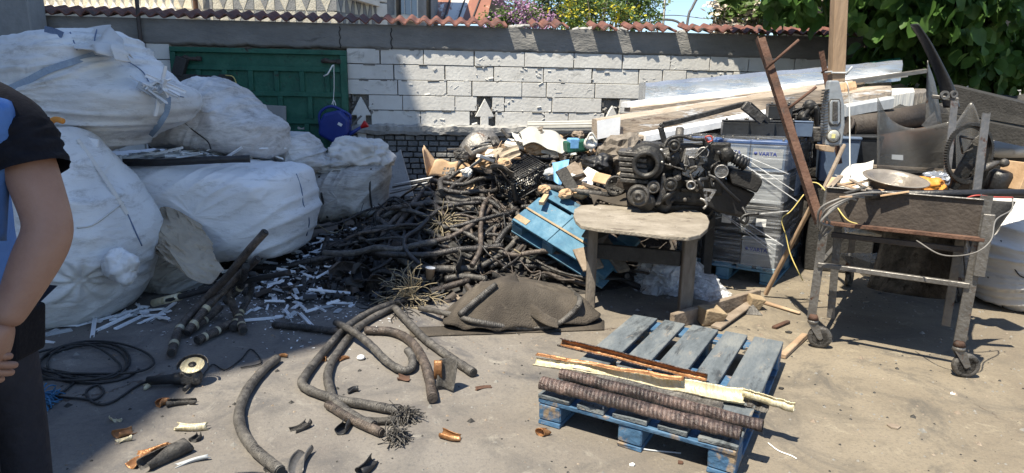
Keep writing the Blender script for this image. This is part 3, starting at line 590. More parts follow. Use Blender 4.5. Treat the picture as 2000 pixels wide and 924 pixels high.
for k in range(7): m.box(B_ + V((-.18, -.18, 2.6 + k * .3)), (.26, .26, .27), rot(45))
m.build('corner_quoin', whit, hs, bevel=.01)
m = M(); m.beam(hq(690, -6, HY + .2), hq(737, 8, HY + 1.0), .12, .1); m.build('window_sill', whit, hs)
m = M(); ec = (C_ - B_).normalized(); nc = V((ec.y, -ec.x, 0)); RC = Matrix.Rotation(math.atan2(ec.y, ec.x), 3, 'Z')
m.box(B_ + ec * .5 + nc * .03 + V((0, 0, 3.75)), (.66, .08, 1.2), RC); wf = m.build('window', whit, hs)
m = M()
for k in (-1, 0, 1): m.box(B_ + ec * (.5 + k * .2) + nc * .075 + V((0, 0, 3.75)), (.16, .02, 1.1), RC)
m.build('pane', glas, wf)
m = M(); m.box(B_ + ec * .5 + nc * .08 + V((0, 0, 3.11)), (.85, .22, .07), RC); m.build('window_sill', whit, hs)
for xx, YY in ((787, HY + .8), (843, HY + 1.9)):
    m = M(); a = hq(xx, 20, YY); m.tube([V((a.x, YY - .5, 1.5)), V((a.x, YY - .5, 6))], .05, 10); tag(m.build('drainpipe', MT['dblack'], hs), None)
m = M(); a = hq(375, 15, HY - .3); m.tube([V((a.x, HY - .15, 1.5)), V((a.x, HY - .15, 6))], .045, 10); m.build('drainpipe', MT['rust'], hs)
# balcony
BY = HY - 1.0; xa, xb = hq(40, 20, BY).x, hq(345, 20, BY).x; zb_ = hq(200, 24, BY).z
m = M(); m.box(((xa + xb) / 2, HY - .5, zb_ - .09), (xb - xa, 1.1, .18)); m.box(((xa + xb) / 2, HY - .52, zb_ + .02), (xb - xa + .1, 1.2, .05)); m.build('balcony_slab', whit, hs, bevel=.01)
m = M(); m.box(((xa + xb) / 2, BY, zb_ + .78), (xb - xa, .16, .09)); m.build('handrail', whit, hs)
m = M(); m.box(((xa + xb) / 2 - 1, HY + .4, zb_ + 1.4), (xb - xa + 2.2, .5, 2.8)); m.build('rear_wall', cream, hs)
m = M(); n_ = 19
for k in range(n_):
    x = xa + (xb - xa) * (k + .5) / n_
    m.lathe([(.055, 0), (.055, .06), (.03, .08), (.028, .14), (.05, .24), (.068, .34), (.055, .46), (.03, .6), (.028, .64), (.055, .66), (.055, .74)], (x, BY, zb_ + .04), (0, 0, 1), 10)
m.build('balustrade', whit, hs)
# dark gable / shed with rusty striped roof
sh = thing('rusty_shed', 'shed with white and rust streaked sheet metal roof between house and lilac', 'shed', (-1.6, 19, 0))
def rustroof():
    m = bpy.data.materials.new('rustroof'); m.use_nodes = True; nt = m.node_tree; nt.nodes.clear(); L = nt.links.new
    out = N(nt, 'ShaderNodeOutputMaterial'); bs = N(nt, 'ShaderNodeBsdfPrincipled'); L(bs.outputs[0], out.inputs[0]); tc = N(nt, 'ShaderNodeTexCoord')
    sp = N(nt, 'ShaderNodeSeparateXYZ'); L(tc.outputs['UV'], sp.inputs[0])
    a = N(nt, 'ShaderNodeMath', operation='MULTIPLY'); L(sp.outputs[0], a.inputs[0]); a.inputs[1].default_value = 3.5
    b = N(nt, 'ShaderNodeMath', operation='FLOOR'); L(a.outputs[0], b.inputs[0])
    n = N(nt, 'ShaderNodeTexNoise', Scale=3, Detail=9, Roughness=.7); mp = N(nt, 'ShaderNodeMapping'); mp.inputs['Scale'].default_value = (2.5, 1.2, 1); L(tc.outputs['UV'], mp.inputs[0]); L(mp.outputs[0], n.inputs[0])
    wn_ = N(nt, 'ShaderNodeTexWhiteNoise'); wn_.noise_dimensions = '1D'; L(b.outputs[0], wn_.inputs['W'])
    c = N(nt, 'ShaderNodeMath', operation='MULTIPLY_ADD'); L(wn_.outputs[0], c.inputs[0]); c.inputs[1].default_value = .35; L(n.outputs[0], c.inputs[2])
    r = ramp(nt, [(.6, (.62, .6, .56)), (.68, (.27, .115, .065)), (.8, (.22, .09, .055))]); L(c.outputs[0], r.inputs[0]); L(r.outputs[0], bs.inputs[0]); bs.inputs['Roughness'].default_value = .6
    return m
SY = 17.0
m = M(); q = [hq(838, 46, SY), hq(948, 46, SY), hq(975, -18, SY + 3), hq(855, -22, SY + 3)]
m.grid(lambda a, b: (q[0].lerp(q[1], a)).lerp(q[3].lerp(q[2], a), b), 14, 8, smooth=False); m.build('roof', rustroof(), sh, solid=.03)
m = M()
for k in range(5):
    a = k / 4; m.beam(q[0].lerp(q[1], a) + V((0, -.02, .03)), q[3].lerp(q[2], a) + V((0, -.02, .03)), .03, .04)
m.build('roof_seam', MT['dblack'], sh)
m = M(); m.box(((q[0].x + q[1].x) / 2, SY + 1.6, q[0].z / 2), (q[1].x - q[0].x - .1, 3, q[0].z - .05)); m.build('wall', MT['post'], sh)
m = M(); e_ = [hq(948, 46, SY + 1), hq(965, -20, SY + 1), hq(1000, 20, SY + 1), hq(1000, 46, SY + 1)]
m.prism(e_, (0, 1.5, 0)); tag(m.build('dark_gable', MT['dblack']), 'dark gable end of a hut beside the rusty shed roof', 'hut'); 

# ================================================================ trees beyond the wall
def leafmat(name, cols, tr=.35):
    m = mat(name, cols, 3, .55, 0, 10, spec=.3, trans=tr); return m
def leaves(m, c, rad, n, size, rnd, mi=0, shell=.5, big=False, droop=0, clumps=24):
    cl = []
    for k in range(clumps):
        a = V((rnd.gauss(0, 1), rnd.gauss(0, 1), rnd.gauss(0, 1))).normalized() * (rnd.uniform(shell, 1))
        cl.append((V((c[0] + a.x * rad[0], c[1] + a.y * rad[1], c[2] + a.z * rad[2])), rnd.uniform(.16, .34) * min(rad)*1.3))
    for k in range(n):
        cc, cr = rnd.choice(cl)
        p = cc + V((rnd.gauss(0, 1), rnd.gauss(0, 1), rnd.gauss(0, .8))) * cr * .6
        s = size * rnd.uniform(.6, 1.3)
        d = V((rnd.uniform(-1, 1), rnd.uniform(-1, 1), rnd.uniform(-.6, .6) - droop)).normalized()
        nn = V((rnd.uniform(-.8, .8), rnd.uniform(-1, .4), rnd.uniform(.1, 1))).normalized(); sd = d.cross(nn).normalized(); nn = sd.cross(d)
        if big:
            w = s * .36
            L = [p, p + d * s * .2 + sd * w * .8 + nn * w * .25, p + d * s * .5 + sd * w + nn * w * .3, p + d * s * .8 + sd * w * .6 + nn * w * .1, p + d * s, p + d * s * .8 - sd * w * .6 + nn * w * .1, p + d * s * .5 - sd * w + nn * w * .3, p + d * s * .2 - sd * w * .8 + nn * w * .25]
            m.add(L + [p + d * s * .5], [(0, 1, 2, 8), (8, 2, 3, 4), (0, 8, 6, 7), (8, 4, 5, 6)], None, True, mi)
        else:
            w = s * .3; m.add([p, p + d * s * .5 + sd * w, p + d * s, p + d * s * .5 - sd * w], [(0, 1, 2, 3)], None, False, mi)
    return cl
def trunk(m, base, cl, rnd, r=.1, split=.5):
    top = sum((c for c, _ in cl), V((0, 0, 0))) / len(cl); fork = base.lerp(top, split)
    m.tube(spline([base, base.lerp(fork, .5) + V((rnd.uniform(-.1, .1), 0, 0)), fork]), [r * (1.15 - .4 * i / 16) for i in range(17)], 9)
    for c, _ in cl:
        mid = fork.lerp(c, .5) + V((rnd.uniform(-.15, .15), rnd.uniform(-.15, .15), rnd.uniform(0, .15))) * (c - fork).length * .6
        pth = spline([fork, mid, c], 5); m.tube(pth, [max(.006, r * .45 * (1 - i / 11)) for i in range(len(pth))], 6)
def tree(name, label, px_, y_, Y, rad, n, size, mats, cat='tree', r=.1, clumps=24, seed=1, extra=None, split=.5, dz=0):
    rnd = random.Random(seed); c = W(px_, y_, Y); c.z += dz
    t = thing(name, label, cat, (c.x, c.y, 0)); m = M()
    cl = leaves(m, c, rad, n, size, rnd, clumps=clumps)
    if extra: leaves(m, c, rad, extra, size, rnd, 1, clumps=max(6, clumps // 2))
    m.build('crown', mats, t)
    m = M(); trunk(m, V((c.x, c.y, 0)), cl, rnd, r, split); m.build('trunk', MT['oldwood'], t)
lg = leafmat('leaf_light', [(.075, .125, .03), (.13, .2, .05)]); lo = leafmat('leaf_olive', [(.07, .1, .035), (.12, .15, .06)]); ly = leafmat('leaf_yellow', [(.45, .4, .03), (.6, .52, .04)], .2)
lp = leafmat('lilac', [(.3, .15, .27), (.42, .26, .4)], .2); lw = leafmat('blossom', [(.5, .42, .33), (.65, .58, .5)], .2); ld_ = leafmat('leaf_dark', [(.025, .06, .014), (.055, .12, .025), (.1, .19, .04)], .35)
tree('lilac_bush', 'pink flowering lilac bush behind the tile coping beside the rusty shed', 1008, 45, 11, (.62, .5, .42), 2400, .055, [lp, lg], 'bush', .03, 26, 2, extra=1500, split=.6)
tree('olive_tree', 'thin leaved grey green tree behind the wall right of the lilac', 1075, -5, 13, (.75, .7, .75), 4200, .07, [lo, lg], 'tree', .06, 34, 3, extra=1500)
tree('yellow_bush', 'bush with bright yellow flowers behind the wall under the green tree', 1160, 30, 11.5, (.75, .5, .45), 2400, .06, [lg, ly], 'bush', .03, 30, 4, extra=550, split=.6)
tree('green_tree', 'light green tree with open twigs behind the wall left of the lamp posts', 1205, -8, 14, (.95, .8, .75), 4200, .08, [lg, lo], 'tree', .07, 38, 5, extra=1500)
tree('small_sapling', 'thin sapling behind the coping left of the lamp posts', 1283, 45, 12, (.16, .15, .22), 160, .06, [lg], 'sapling', .012, 8, 6)
tree('blossom_tree', 'tree with pale blossom and round green leaves behind the wall under the big leaves', 1442, 32, 11, (.5, .5, .42), 1500, .11, [lg, lw], 'tree', .06, 24, 8, extra=900)
# big-leaved tree overhanging the right part of the wall
rnd = random.Random(11)
bt = thing('catalpa_tree', 'large dark leaved tree hanging over the right end of the wall', 'tree', (4.9, 8.9, 0))
m = M()
clall = []
for (px_, py_, Y, rad, n, cl_) in ((1500, -75, 7.0, (.62, .4, .34), 230, 12), (1580, -15, 7.4, (.4, .4, .3), 230, 12), (1690, 0, 7.3, (.45, .5, .45), 420, 16), (1790, 30, 7.2, (.5, .5, .5), 700, 22), (1900, 60, 7.2, (.6, .5, .6), 1000, 28), (1990, 90, 7.4, (.5, .5, .7), 800, 26), (1740, 110, 7.5, (.28, .2, .35), 150, 8), (1960, -90, 7.3, (1.2, .7, .7), 900, 26), (1700, -150, 7.2, (1.0, .7, .5), 700, 20), (1420, -30, 7.3, (.25, .3, .22), 60, 5), (1850, 110, 8.3, (1.2, .4, .7), 800, 22), (1620, 20, 9.2, (1.1, .3, .5), 700, 22), ('v', (4.4, 6.2, 3.7), 0, (.95, .8, .35), 1300, 22), ('v', (3.1, 7.75, 3.15), 0, (1.0, .3, .25), 420, 14), ('v', (5.4, 6.2, 4.1), 0, (1.2, 1.0, .5), 1300, 22)):
    c = W(px_, py_, Y) if px_ != 'v' else V(py_)  # 'v' clumps: unseen higher canopy added to shade what lies below
    if px_ == 'v': px_ = 1700
    clall += leaves(m, c, rad, n, .19 if px_ < 1850 else .15, rnd, big=True, droop=1.1, clumps=cl_, shell=.2)[:5]
m.build('crown', ld_, bt)
m = M(); fk = V((4.7, 8.7, 2.5)); m.tube(spline([V((4.9, 8.9, 0)), V((4.75, 8.85, 1.3)), fk]), [.16 - .003 * k for k in range(17)], 9)
for c, _ in clall:
    pth = spline([fk, fk.lerp(c, .45) + V((0, 0, .3)), c + V((0, 0, .08))], 5); m.tube(pth, [.045 * (1.05 - i / 11) for i in range(len(pth))], 6)
m.build('trunk', MT['oldwood'], bt)
m = M(); m.box((6.2, 9.8, 1.7), (4.5, .3, 3.4)); tag(m.build('dark_backing', MT['dblack']), 'plain dark box behind the big leaved tree', 'building')  # plain black box closing the view behind the leaves
# lamp posts and wires far behind
for (xx, topy, Y, hd) in ((1292, -40, 38, 0), (1336, 40, 34, 1), (1345, 0, 30, 2)):
    a = W(xx, 60, Y); z1 = W(xx, max(topy, -60), Y).z
    t = thing('street_lamp', ['tallest thin lamp pole leaving the frame above the wall', 'lower curved street lamp with its head to the left behind the wall', 'tall lamp pole curving right above the wall near the big leaves'][hd], 'street lamp', (a.x, Y, 0))
    if hd == 0: m = M(); m.tube([V((a.x, Y, 0)), V((a.x + .1, Y, z1))], .07, 8); m.tube([V((a.x, Y, z1 - 1.8)), V((a.x - 1.0, Y, z1 - 2.1))], .05, 6)
    elif hd == 1:
        m = M(); m.tube(spline([V((a.x, Y, 0)), V((a.x, Y, z1 - .6)), V((a.x - .25, Y, z1 - .15)), V((a.x - .6, Y, z1)), V((a.x - 1.0, Y, z1 + .03))]), .06, 8)
        h_ = M(); h_.box((a.x - 1.15, Y, z1 + .03), (.55, .2, .1)); h_.build('lamp_head', MT['steel'], t, bevel=.02)
    else: m = M(); m.tube(spline([V((a.x - .3, Y, 0)), V((a.x - .1, Y, z1 - 1.2)), V((a.x + .1, Y, z1 - .3)), V((a.x + .5, Y, z1 + .3)), V((a.x + 1.3, Y, z1 + .5))]), .06, 8)
    m.build('pole', MT['steel'], t)
m = M(); m.tube(spline([W(1000, 46, 25), W(1100, 48, 25), W(1300, 30, 30), W(1385, 36, 30), W(1420, 20, 30)]), .02, 5)
tag(m.build('overhead_wire', MT['steel']), 'thin sagging overhead wire across the sky between lamp posts and leaves', 'wire')
# ================================================================ helpers for draped and thrown things
from mathutils.bvhtree import BVHTree
SURF = {}
def reg(key, m):
    SURF[key] = BVHTree.FromPolygons([tuple(p) for p in m.v], m.f)
def hit(key, x, y, off=.0):
    d = ray(x, y).normalized()
    r_ = SURF[key].ray_cast((0, 0, CH), d)
    if r_[0] is None: return None
    return r_[0] + (r_[1] if r_[1].dot(d) < 0 else -r_[1]) * off
def drop(x, y, keys, top=4.0):                                     # height of what lies under a point
    z = 0
    for k in keys:
        r_ = SURF[k].ray_cast((x, y, top), (0, 0, -1))
        if r_[0] is not None: z = max(z, r_[0].z)
    return z
def ridge(p, s): return 1 - abs(noise.noise(p * s)) * 2
def foldfield(p, seed, st):
    q = V((p.x * st[0], p.y * .12, p.z * st[2])) + V((seed * 7.1, seed * 3.3, seed))
    w_ = noise.noise_vector(q * 1.3) * .55
    q0 = V((p.x * st[0], p.y * .3, p.z * st[2])); q2 = q + w_; a_ = .6 + .9 * noise.noise(V((seed * 3.3, 1, 2))) + .25 * noise.noise(q * .7); ca, sa = cos(a_), sin(a_)
    s_ = V(((q0.x * ca + q0.z * sa) * .7 + seed * 3, q0.y * .3, (-q0.x * sa + q0.z * ca) * 3.0)) + w_ * .8
    r1 = ridge(s_, 1.6); r2 = ridge(s_ + V((9, 0, 0)), 3.6)
    return .03 * (ridge(q2, 1.3) - .5) + .026 * (max(0, r1) ** 3 - .2) + .017 * max(0, r2) ** 3 * (.55 + noise.noise(q * 2 + V((3, 3, 3)))) + .0045 * max(0, ridge(s_ + V((3, 0, 5)), 7)) ** 2 + .0025 * ridge(q2 + w_, 6) + .025 * noise.noise(q * 1.1)
def sack(name, outline, Y, depth, label, mt, seed, st=(1, 1, 1.5), amp=1.0, pins=(), box=.62, nu=220, nv=110, yt=0, clampz=.005, group='white bulk bags heaped in the shade'):
    pts = [W(x, y, Y) for x, y in outline]; n = len(pts)
    c = sum(pts, V((0, 0, 0))) / n
    sm = []
    for k in range(n): sm += spline([pts[k - 1], pts[k], pts[(k + 1) % n], pts[(k + 2) % n]], 6)[6:12]
    ang = sorted([(math.atan2(p.z - c.z, p.x - c.x), math.hypot(p.x - c.x, p.z - c.z)) for p in sm])
    def R_(t):
        t = (t + pi) % (2 * pi) - pi
        for k in range(len(ang)):
            if ang[k][0] >= t: a, b = ang[k - 1], ang[k]; break
        else: a, b = ang[-1], ang[0]
        da = (b[0] - a[0]) % (2 * pi); 
        f_ = ((t - a[0]) % (2 * pi)) / da if da > 1e-6 else 0
        return a[1] + (b[1] - a[1]) * min(1, f_)
    RT = [R_(2 * pi * i / nu - pi) for i in range(nu)]
    pn = [(W(x, y, Y), k_, a_, r_) for x, y, k_, a_, r_ in pins]
    def fn(u, v_):
        i = int(round(u * nu)) % nu; t = 2 * pi * i / nu - pi; ph = (v_ - .5) * pi
        cr = max(0.0, cos(ph)) ** box; sr = math.copysign(abs(sin(ph)) ** .85, sin(ph))
        p = c + V((cos(t) * RT[i] * cr, sr * depth + yt * sin(t) * RT[i] * cr, sin(t) * RT[i] * cr))
        nrm = V((cos(t) * cr, sr * .9, sin(t) * cr)).normalized()
        d = foldfield(p, seed, st) * amp
        for q, k_, a_, r_ in pn:
            dd = math.hypot(p.x - q.x, p.z - q.z)
            if p.y < c.y + .1: d += a_ * sin(k_ * math.atan2(p.z - q.z, p.x - q.x) + noise.noise(p * 4) * 2) * math.exp(-((dd - r_ * .45) / r_) ** 2 * 3) - a_ * 1.5 * math.exp(-(dd / (r_ * .3)) ** 2)
        p = p + nrm * d
        if p.z < clampz: p.z = clampz
        return p
    m = M(); m.grid(fn, nu, nv); o = m.build(name, mt); tag(o, label, 'bulk bag', group); reg(label, m); o['_k'] = 0; del o['_k']
    return o
def ribbon(m, pts, w_, mi=0, th=.004):
    P_ = spline(pts, 6)
    for i in range(len(P_) - 1):
        a, b = P_[i], P_[i + 1]
        if (b - a).length < 1e-5: continue
        d = (b - a).normalized(); vw = ((a + b) / 2 - V((0, 0, CH))).normalized(); sd = d.cross(vw).normalized()
        dn = (P_[min(i + 2, len(P_) - 1)] - P_[i + 1])
        m.add([a - sd * w_ / 2, a + sd * w_ / 2, b + sd * w_ / 2, b - sd * w_ / 2], [(0, 1, 2, 3)], mi=mi)
def strap(bag, key, pts, w_=.045, mt='strap', name='strap'):
    q = [hit(key, x, y, .012) for x, y in pts]; q = [p for p in q if p is not None]
    if len(q) < 2: return
    m = M(); ribbon(m, q, w_); return m.build(name, MT[mt], bag, solid=.005)
def seam(bag, key, pts, r=.004, mt='strapd'):
    q = [hit(key, x, y, .004) for x, y in pts]; q = [p for p in q if p is not None]
    if len(q) > 1: m = M(); m.tube(spline(q, 6), r, 5); m.build('seam', MT[mt], bag)
def crum(cx, cy, Y, rx, rz, seed, dy=.22):
    c = W(cx, cy, Y)
    def fn(a, b):
        t = a * 2 * pi; ph = (b - .5) * pi; q = V((cos(t) * cos(ph), sin(t) * cos(ph), sin(ph))); k = V((seed * 3.1, 0, 0))
        n_ = noise.noise(q * 1.4 + k); n2 = ridge(q + noise.noise_vector(q * 1.2 + k) * .5 + k, 2.2); n3 = ridge(q + k, 5)
        r_ = 1 + .35 * n_ + .2 * (n2 - .4) + .06 * n3; return c + V((q.x * rx * r_, q.y * dy * r_, q.z * rz * r_))
    return fn
# ================================================================ bags
K1 = 'largest white bulk bag with grey blue straps on top of the heap'
b1 = sack('bulk_bag', [(-130, 100), (0, 84), (90, 72), (170, 62), (225, 70), (262, 110), (310, 155), (355, 178), (362, 205), (335, 240), (290, 268), (235, 292), (190, 300), (120, 270), (40, 230), (-60, 250), (-150, 200)], 4.75, .62, K1, MT['bagA'], 1, (1, 1, 1.9), 1.15)
strap(b1, K1, [(18, 176), (55, 158), (95, 138), (140, 120), (185, 110)], .04); strap(b1, K1, [(326, 190), (324, 215), (310, 240), (292, 262)], .035)
strap(b1, K1, [(88, 62), (105, 66), (122, 72)], .05, 'strapd'); seam(b1, K1, [(185, 110), (240, 118), (275, 138), (290, 160)]); seam(b1, K1, [(305, 168), (330, 185), (358, 190)])
seam(b1, K1, [(190, 56), (186, 70), (184, 84)]); seam(b1, K1, [(137, 64), (143, 80), (150, 98)])
K1f = 'loose folded beige mouth of the topmost white bag with blue seam'
m = M()
fp = [W(150, 66, 4.6), W(212, 54, 4.7), W(232, 72, 4.5), W(258, 108, 4.4)]; fb = [W(160, 100, 4.2), W(195, 108, 4.18), W(228, 112, 4.2), W(256, 116, 4.3)]
A_ = spline(fp, 10); B_ = spline(fb, 10)
m.grid(lambda a, b: (A_[int(round(a * 30))].lerp(B_[int(round(a * 30))], b) + V((0, -.06 * sin(pi * b) - .03 * sin(a * 16 + b * 3) + .03 * noise.noise(V((a * 6, b * 4, 1))), .02 * sin(b * 7 + a * 5)))), 30, 16)
m.build('bag_mouth', MT['bagS'], b1, solid=.006)
K2 = 'dirty white sack with a pointed top leaning right of the largest bag'
b2 = sack('bulk_bag', [(305, 262), (345, 205), (392, 160), (425, 155), (455, 172), (500, 212), (545, 240), (552, 262), (548, 300), (500, 308), (440, 300), (380, 285), (330, 285)], 5.55, .5, K2, MT['bagB'], 2, (1.4, 1, 1.2), 1.0, ((425, 150, 9, .015, .5),))
seam(b2, K2, [(348, 228), (375, 252), (405, 275), (412, 290)], .005, 'dblack')
K4 = 'long white bulk bag lying low in the middle with strips on its top'
b4 = sack('bulk_bag', [(225, 330), (260, 318), (340, 310), (430, 312), (520, 318), (580, 325), (600, 345), (606, 390), (612, 415), (604, 450), (585, 486), (500, 492), (400, 505), (320, 500), (270, 470), (235, 400)], 5.15, .55, K4, MT['bagC'], 3, (1, 1, 1.6), .65, box=.36)
seam(b4, K4, [(578, 340), (588, 370), (592, 400), (603, 430), (598, 460)], .005, 'bagS' if 0 else 'strapd')
K3 = 'tall white bag standing at the left behind the person with knotted cloth at its foot'
b3 = sack('bulk_bag', [(-40, 300), (60, 265), (118, 238), (150, 262), (190, 315), (232, 375), (262, 420), (278, 470), (282, 510), (262, 570), (225, 612), (150, 640), (60, 632), (-30, 620), (-80, 450)], 4.05, .5, K3, MT['bagA'], 4, (1.2, 1, .8), .95, ((240, 515, 9, .012, .2),))
strap(b3, K3, [(120, 240), (150, 275), (185, 325), (222, 380), (246, 420)], .022, 'bagS', 'edge_band')
seam(b3, K3, [(150, 445), (180, 440), (215, 415), (240, 395)], .006, 'bagS'); seam(b3, K3, [(240, 400), (262, 450), (276, 480)], .005)
m = M()
m.grid(crum(238, 520, 3.72, .085, .1, 9, .08), 60, 36)
m.build('knotted_corner', MT['bagC'], b3, solid=.004)
m = M(); q = hit(K1, 60, 235, .0) or W(100, 238, 4.1); q = W(108, 240, 4.0); m.tube(spline([q + V((-.06, 0, -.02)), q + V((0, 0, .02)), q + V((.06, -.01, .01))]), .02, 8); tag(m.build('orange_rag', MT['orange'], sub=1), 'small orange rag peeking over the peak of the tall left bag', 'rag')
K5 = 'grey dirty sack with crumpled open top under the blue watering can'
b5 = sack('bulk_bag', [(592, 345), (630, 330), (680, 322), (740, 318), (756, 325), (752, 360), (748, 392), (745, 412), (700, 418), (650, 428), (606, 428), (598, 400)], 6.2, .45, K5, MT['bagD'], 5, (1.2, 1, 1), .8, box=.5)
m = M()
m.grid(crum(705, 302, 6.15, .28, .15, 2), 90, 46); m.build('crumpled_mouth', MT['bagS'], b5)
m = M(); m.grid(crum(650, 322, 6.05, .22, .09, 5), 80, 40); m.build('crumpled_mouth', MT['bagD'], b5)
seam(b5, K5, [(624, 345), (628, 380), (640, 425)], .01, 'dblack'); seam(b5, K5, [(725, 330), (722, 370), (726, 410)], .01, 'dblack')
K6 = 'crushed grey sack squeezed below the pointed sack beside the green panel'
b6 = sack('bulk_bag', [(545, 268), (575, 262), (612, 272), (628, 300), (645, 320), (600, 335), (560, 325), (545, 300)], 6.0, .3, K6, MT['bagB'], 6, (1.6, 1, 1.4), 1.0)
K7 = 'dark dirty small sack under the brown paper sheet'
b7 = sack('small_sack', [(285, 500), (320, 480), (380, 490), (400, 530), (385, 570), (330, 575), (290, 560)], 4.65, .25, K7, MT['bagD'], 7, (1.6, 1, 1.4), .8); b7['category'] = 'sack'
del b7['group']
KR = 'white grey woven bag at the right edge beside the trolley'
b8 = sack('bulk_bag', [(1912, 450), (1935, 410), (1975, 385), (2030, 375), (2100, 380), (2120, 520), (2080, 625), (2000, 628), (1950, 600), (1905, 570), (1898, 520)], 4.55, .4, KR, MT['bagS'], 8, (1.6, 1, 1.2), 1.25, group=None); 
KR2 = 'folded white sheet sack lying behind the trolley at the right edge'
b9 = sack('cloth_sack', [(1900, 292), (1940, 275), (1990, 255), (2060, 250), (2080, 300), (1990, 303), (1920, 303)], 5.6, .35, KR2, MT['bagS'], 9, (1.3, 1, 1.3), .8, group=None, clampz=.3); b9['category'] = 'sack'
for k_ in ((1960, 600), (1985, 530)):
    seam(b8, KR, [(k_[0] - 30, k_[1] - 60), k_, (k_[0] + 20, k_[1] + 15)], .004, 'dblack')
m = M(); m.box(V((3.75, 5.75, .36)), (1.0, .7, .7), rot(8)); tag(m.build('storage_box', MT['dblack'], bevel=.02), 'black box under the folded white sack at the right edge', 'box')
# support bag under the pointed sack and the largest one (they rest on it)
KS = 'flattened white bag filling the space under the pointed sack'
sack('bulk_bag', [(60, 330), (250, 296), (400, 300), (540, 310), (560, 330), (560, 420), (540, 470), (300, 470), (100, 480)], 5.95, .6, KS, MT['bagC'], 10, (1, 1, 1.4), .6, box=.5)

# ================================================================ person at the left edge
def skin(name, verts, edges, mt, parent, sub=2):
    bm = bmesh.new(); lay = bm.verts.layers.skin.verify(); vs = []
    mw = wm(parent).inverted()
    for k, (p, r_) in enumerate(verts):
        v_ = bm.verts.new(mw @ V(p)); s = v_[lay]; s.radius = r_ if isinstance(r_, tuple) else (r_, r_); s.use_root = k == 0; vs.append(v_)
    for a, b in edges: bm.edges.new((vs[a], vs[b]))
    me = bpy.data.meshes.new(name); bm.to_mesh(me); bm.free(); me.materials.append(mt)
    o = bpy.data.objects.new(name, me); COL.objects.link(o); o.parent = parent
    md = o.modifiers.new('skin', 'SKIN'); md.use_smooth_shade = True; md.branch_smoothing = .6
    md = o.modifiers.new('sub', 'SUBSURF'); md.levels = sub; md.render_levels = sub
    return o
pe = thing('person', 'person at the left edge in a black t-shirt and blue vest with clasped hands', 'person', (-1.38, 1.5, 0))
S_ = W(28, 238, 1.38); E_ = W(100, 448, 1.33); Wr = W(6, 640, 1.22)
hip = V((-1.4, 1.5, .93)); 
def L3(a, b, t): return a.lerp(b, t)
vb = [(hip, .13), ((-1.41, 1.5, 1.12), .125), ((-1.42, 1.5, 1.3), .14), ((-1.41, 1.5, 1.42), .09), ((-1.43, 1.5, 1.49), .05), ((-1.46, 1.5, 1.56), .052), ((-1.47, 1.5, 1.64), (.085, .095)), ((-1.46, 1.5, 1.71), (.085, .09)), ((-1.45, 1.5, 1.77), .05),
      (L3(V((-1.41, 1.5, 1.4)), S_, .6), .07), (S_, .055), (L3(S_, E_, .35), .055), (L3(S_, E_, .75), .051), (E_, .05), (L3(E_, Wr, .25), .052), (L3(E_, Wr, .6), .041), (Wr, .027),
      ((-1.42, 1.68, 1.39), .06), ((-1.42, 1.74, 1.15), .05), ((-1.5, 1.62, .95), .042), ((-1.56, 1.35, .78), .028),
      ((-1.4, 1.41, .8), .09), ((-1.39, 1.4, .5), .065), ((-1.38, 1.4, .1), .04), ((-1.5, 1.38, .05), .035), ((-1.4, 1.6, .8), .09), ((-1.39, 1.62, .5), .065), ((-1.38, 1.62, .1), .04), ((-1.5, 1.62, .05), .035)]
eb_ = [(0, 1), (1, 2), (2, 3), (3, 4), (4, 5), (5, 6), (6, 7), (7, 8), (3, 9), (9, 10), (10, 11), (11, 12), (12, 13), (13, 14), (14, 15), (15, 16), (3, 17), (17, 18), (18, 19), (19, 20), (0, 21), (21, 22), (22, 23), (23, 24), (0, 25), (25, 26), (26, 27), (27, 28)]
skin('body', vb, eb_, MT['skin'], pe)
# hands: palm, four fingers and thumb each, clasped
def hand(wr, palm_dir, finger_dir, side, parent):
    pd, fd, sd = V(palm_dir).normalized(), V(finger_dir).normalized(), V(side).normalized()
    kn = wr + pd * .085
    skin('hand', [(wr - pd * .015, (.027, .022)), (wr + pd * .03, (.036, .02)), (kn, (.038, .018))], [(0, 1), (1, 2)], MT['skin'], parent)
    for k, ln in enumerate((.07, .08, .074, .058)):
        b_ = kn - pd * .012 + sd * (.0285 - .019 * k); d1 = pd.lerp(fd, .35).normalized(); d2 = pd.lerp(fd, .85).normalized(); d3 = (fd - pd * .35).normalized()
        p1 = b_ + d1 * ln * .46; p2 = p1 + d2 * ln * .33; p3 = p2 + d3 * ln * .27
        skin('finger', [(b_, .0105), (p1, .0098), (p2, .009), (p3, .0075)], [(0, 1), (1, 2), (2, 3)], MT['skin'], parent)
    t0 = wr + pd * .025 + sd * .028; t1 = t0 + (pd * .6 + sd * .8).normalized() * .035; t2 = t1 + (pd * .7 + fd * .6 + sd * .2).normalized() * .034
    skin('thumb', [(t0, .014), (t1, .0115), (t2, .009)], [(0, 1), (1, 2)], MT['skin'], parent)
hand(Wr, (-.3, -.05, -1), (-.9, .2, -.25), (.2, -.9, -.1), pe)
hand(W(-122, 688, 1.2), (.95, -.1, -.25), (.45, .75, -.4), (.25, -.1, .95), pe)
hand(W(-30, 680, 1.30), (.6, -.1, -.7), (.6, .2, -.6), (.3, .1, .9), pe) if False else None
ts = skin('t_shirt', [(v_[0], (v_[1] if not isinstance(v_[1], tuple) else v_[1][0]) + g_) for v_, g_ in ((vb[0], .03), (vb[1], .03), (vb[2], .025), (vb[3], .02), (vb[9], .022), (vb[10], .022))] + [(L3(S_, E_, .3), .068), (L3(S_, E_, .42), .064), (vb[17][0], .078), ((-1.42, 1.72, 1.22), .07)], [(0, 1), (1, 2), (2, 3), (3, 4), (4, 5), (5, 6), (6, 7), (3, 8), (8, 9)], MT['tshirt'], pe)
m = M(); sl = L3(S_, E_, .42); ax = (E_ - S_).normalized()
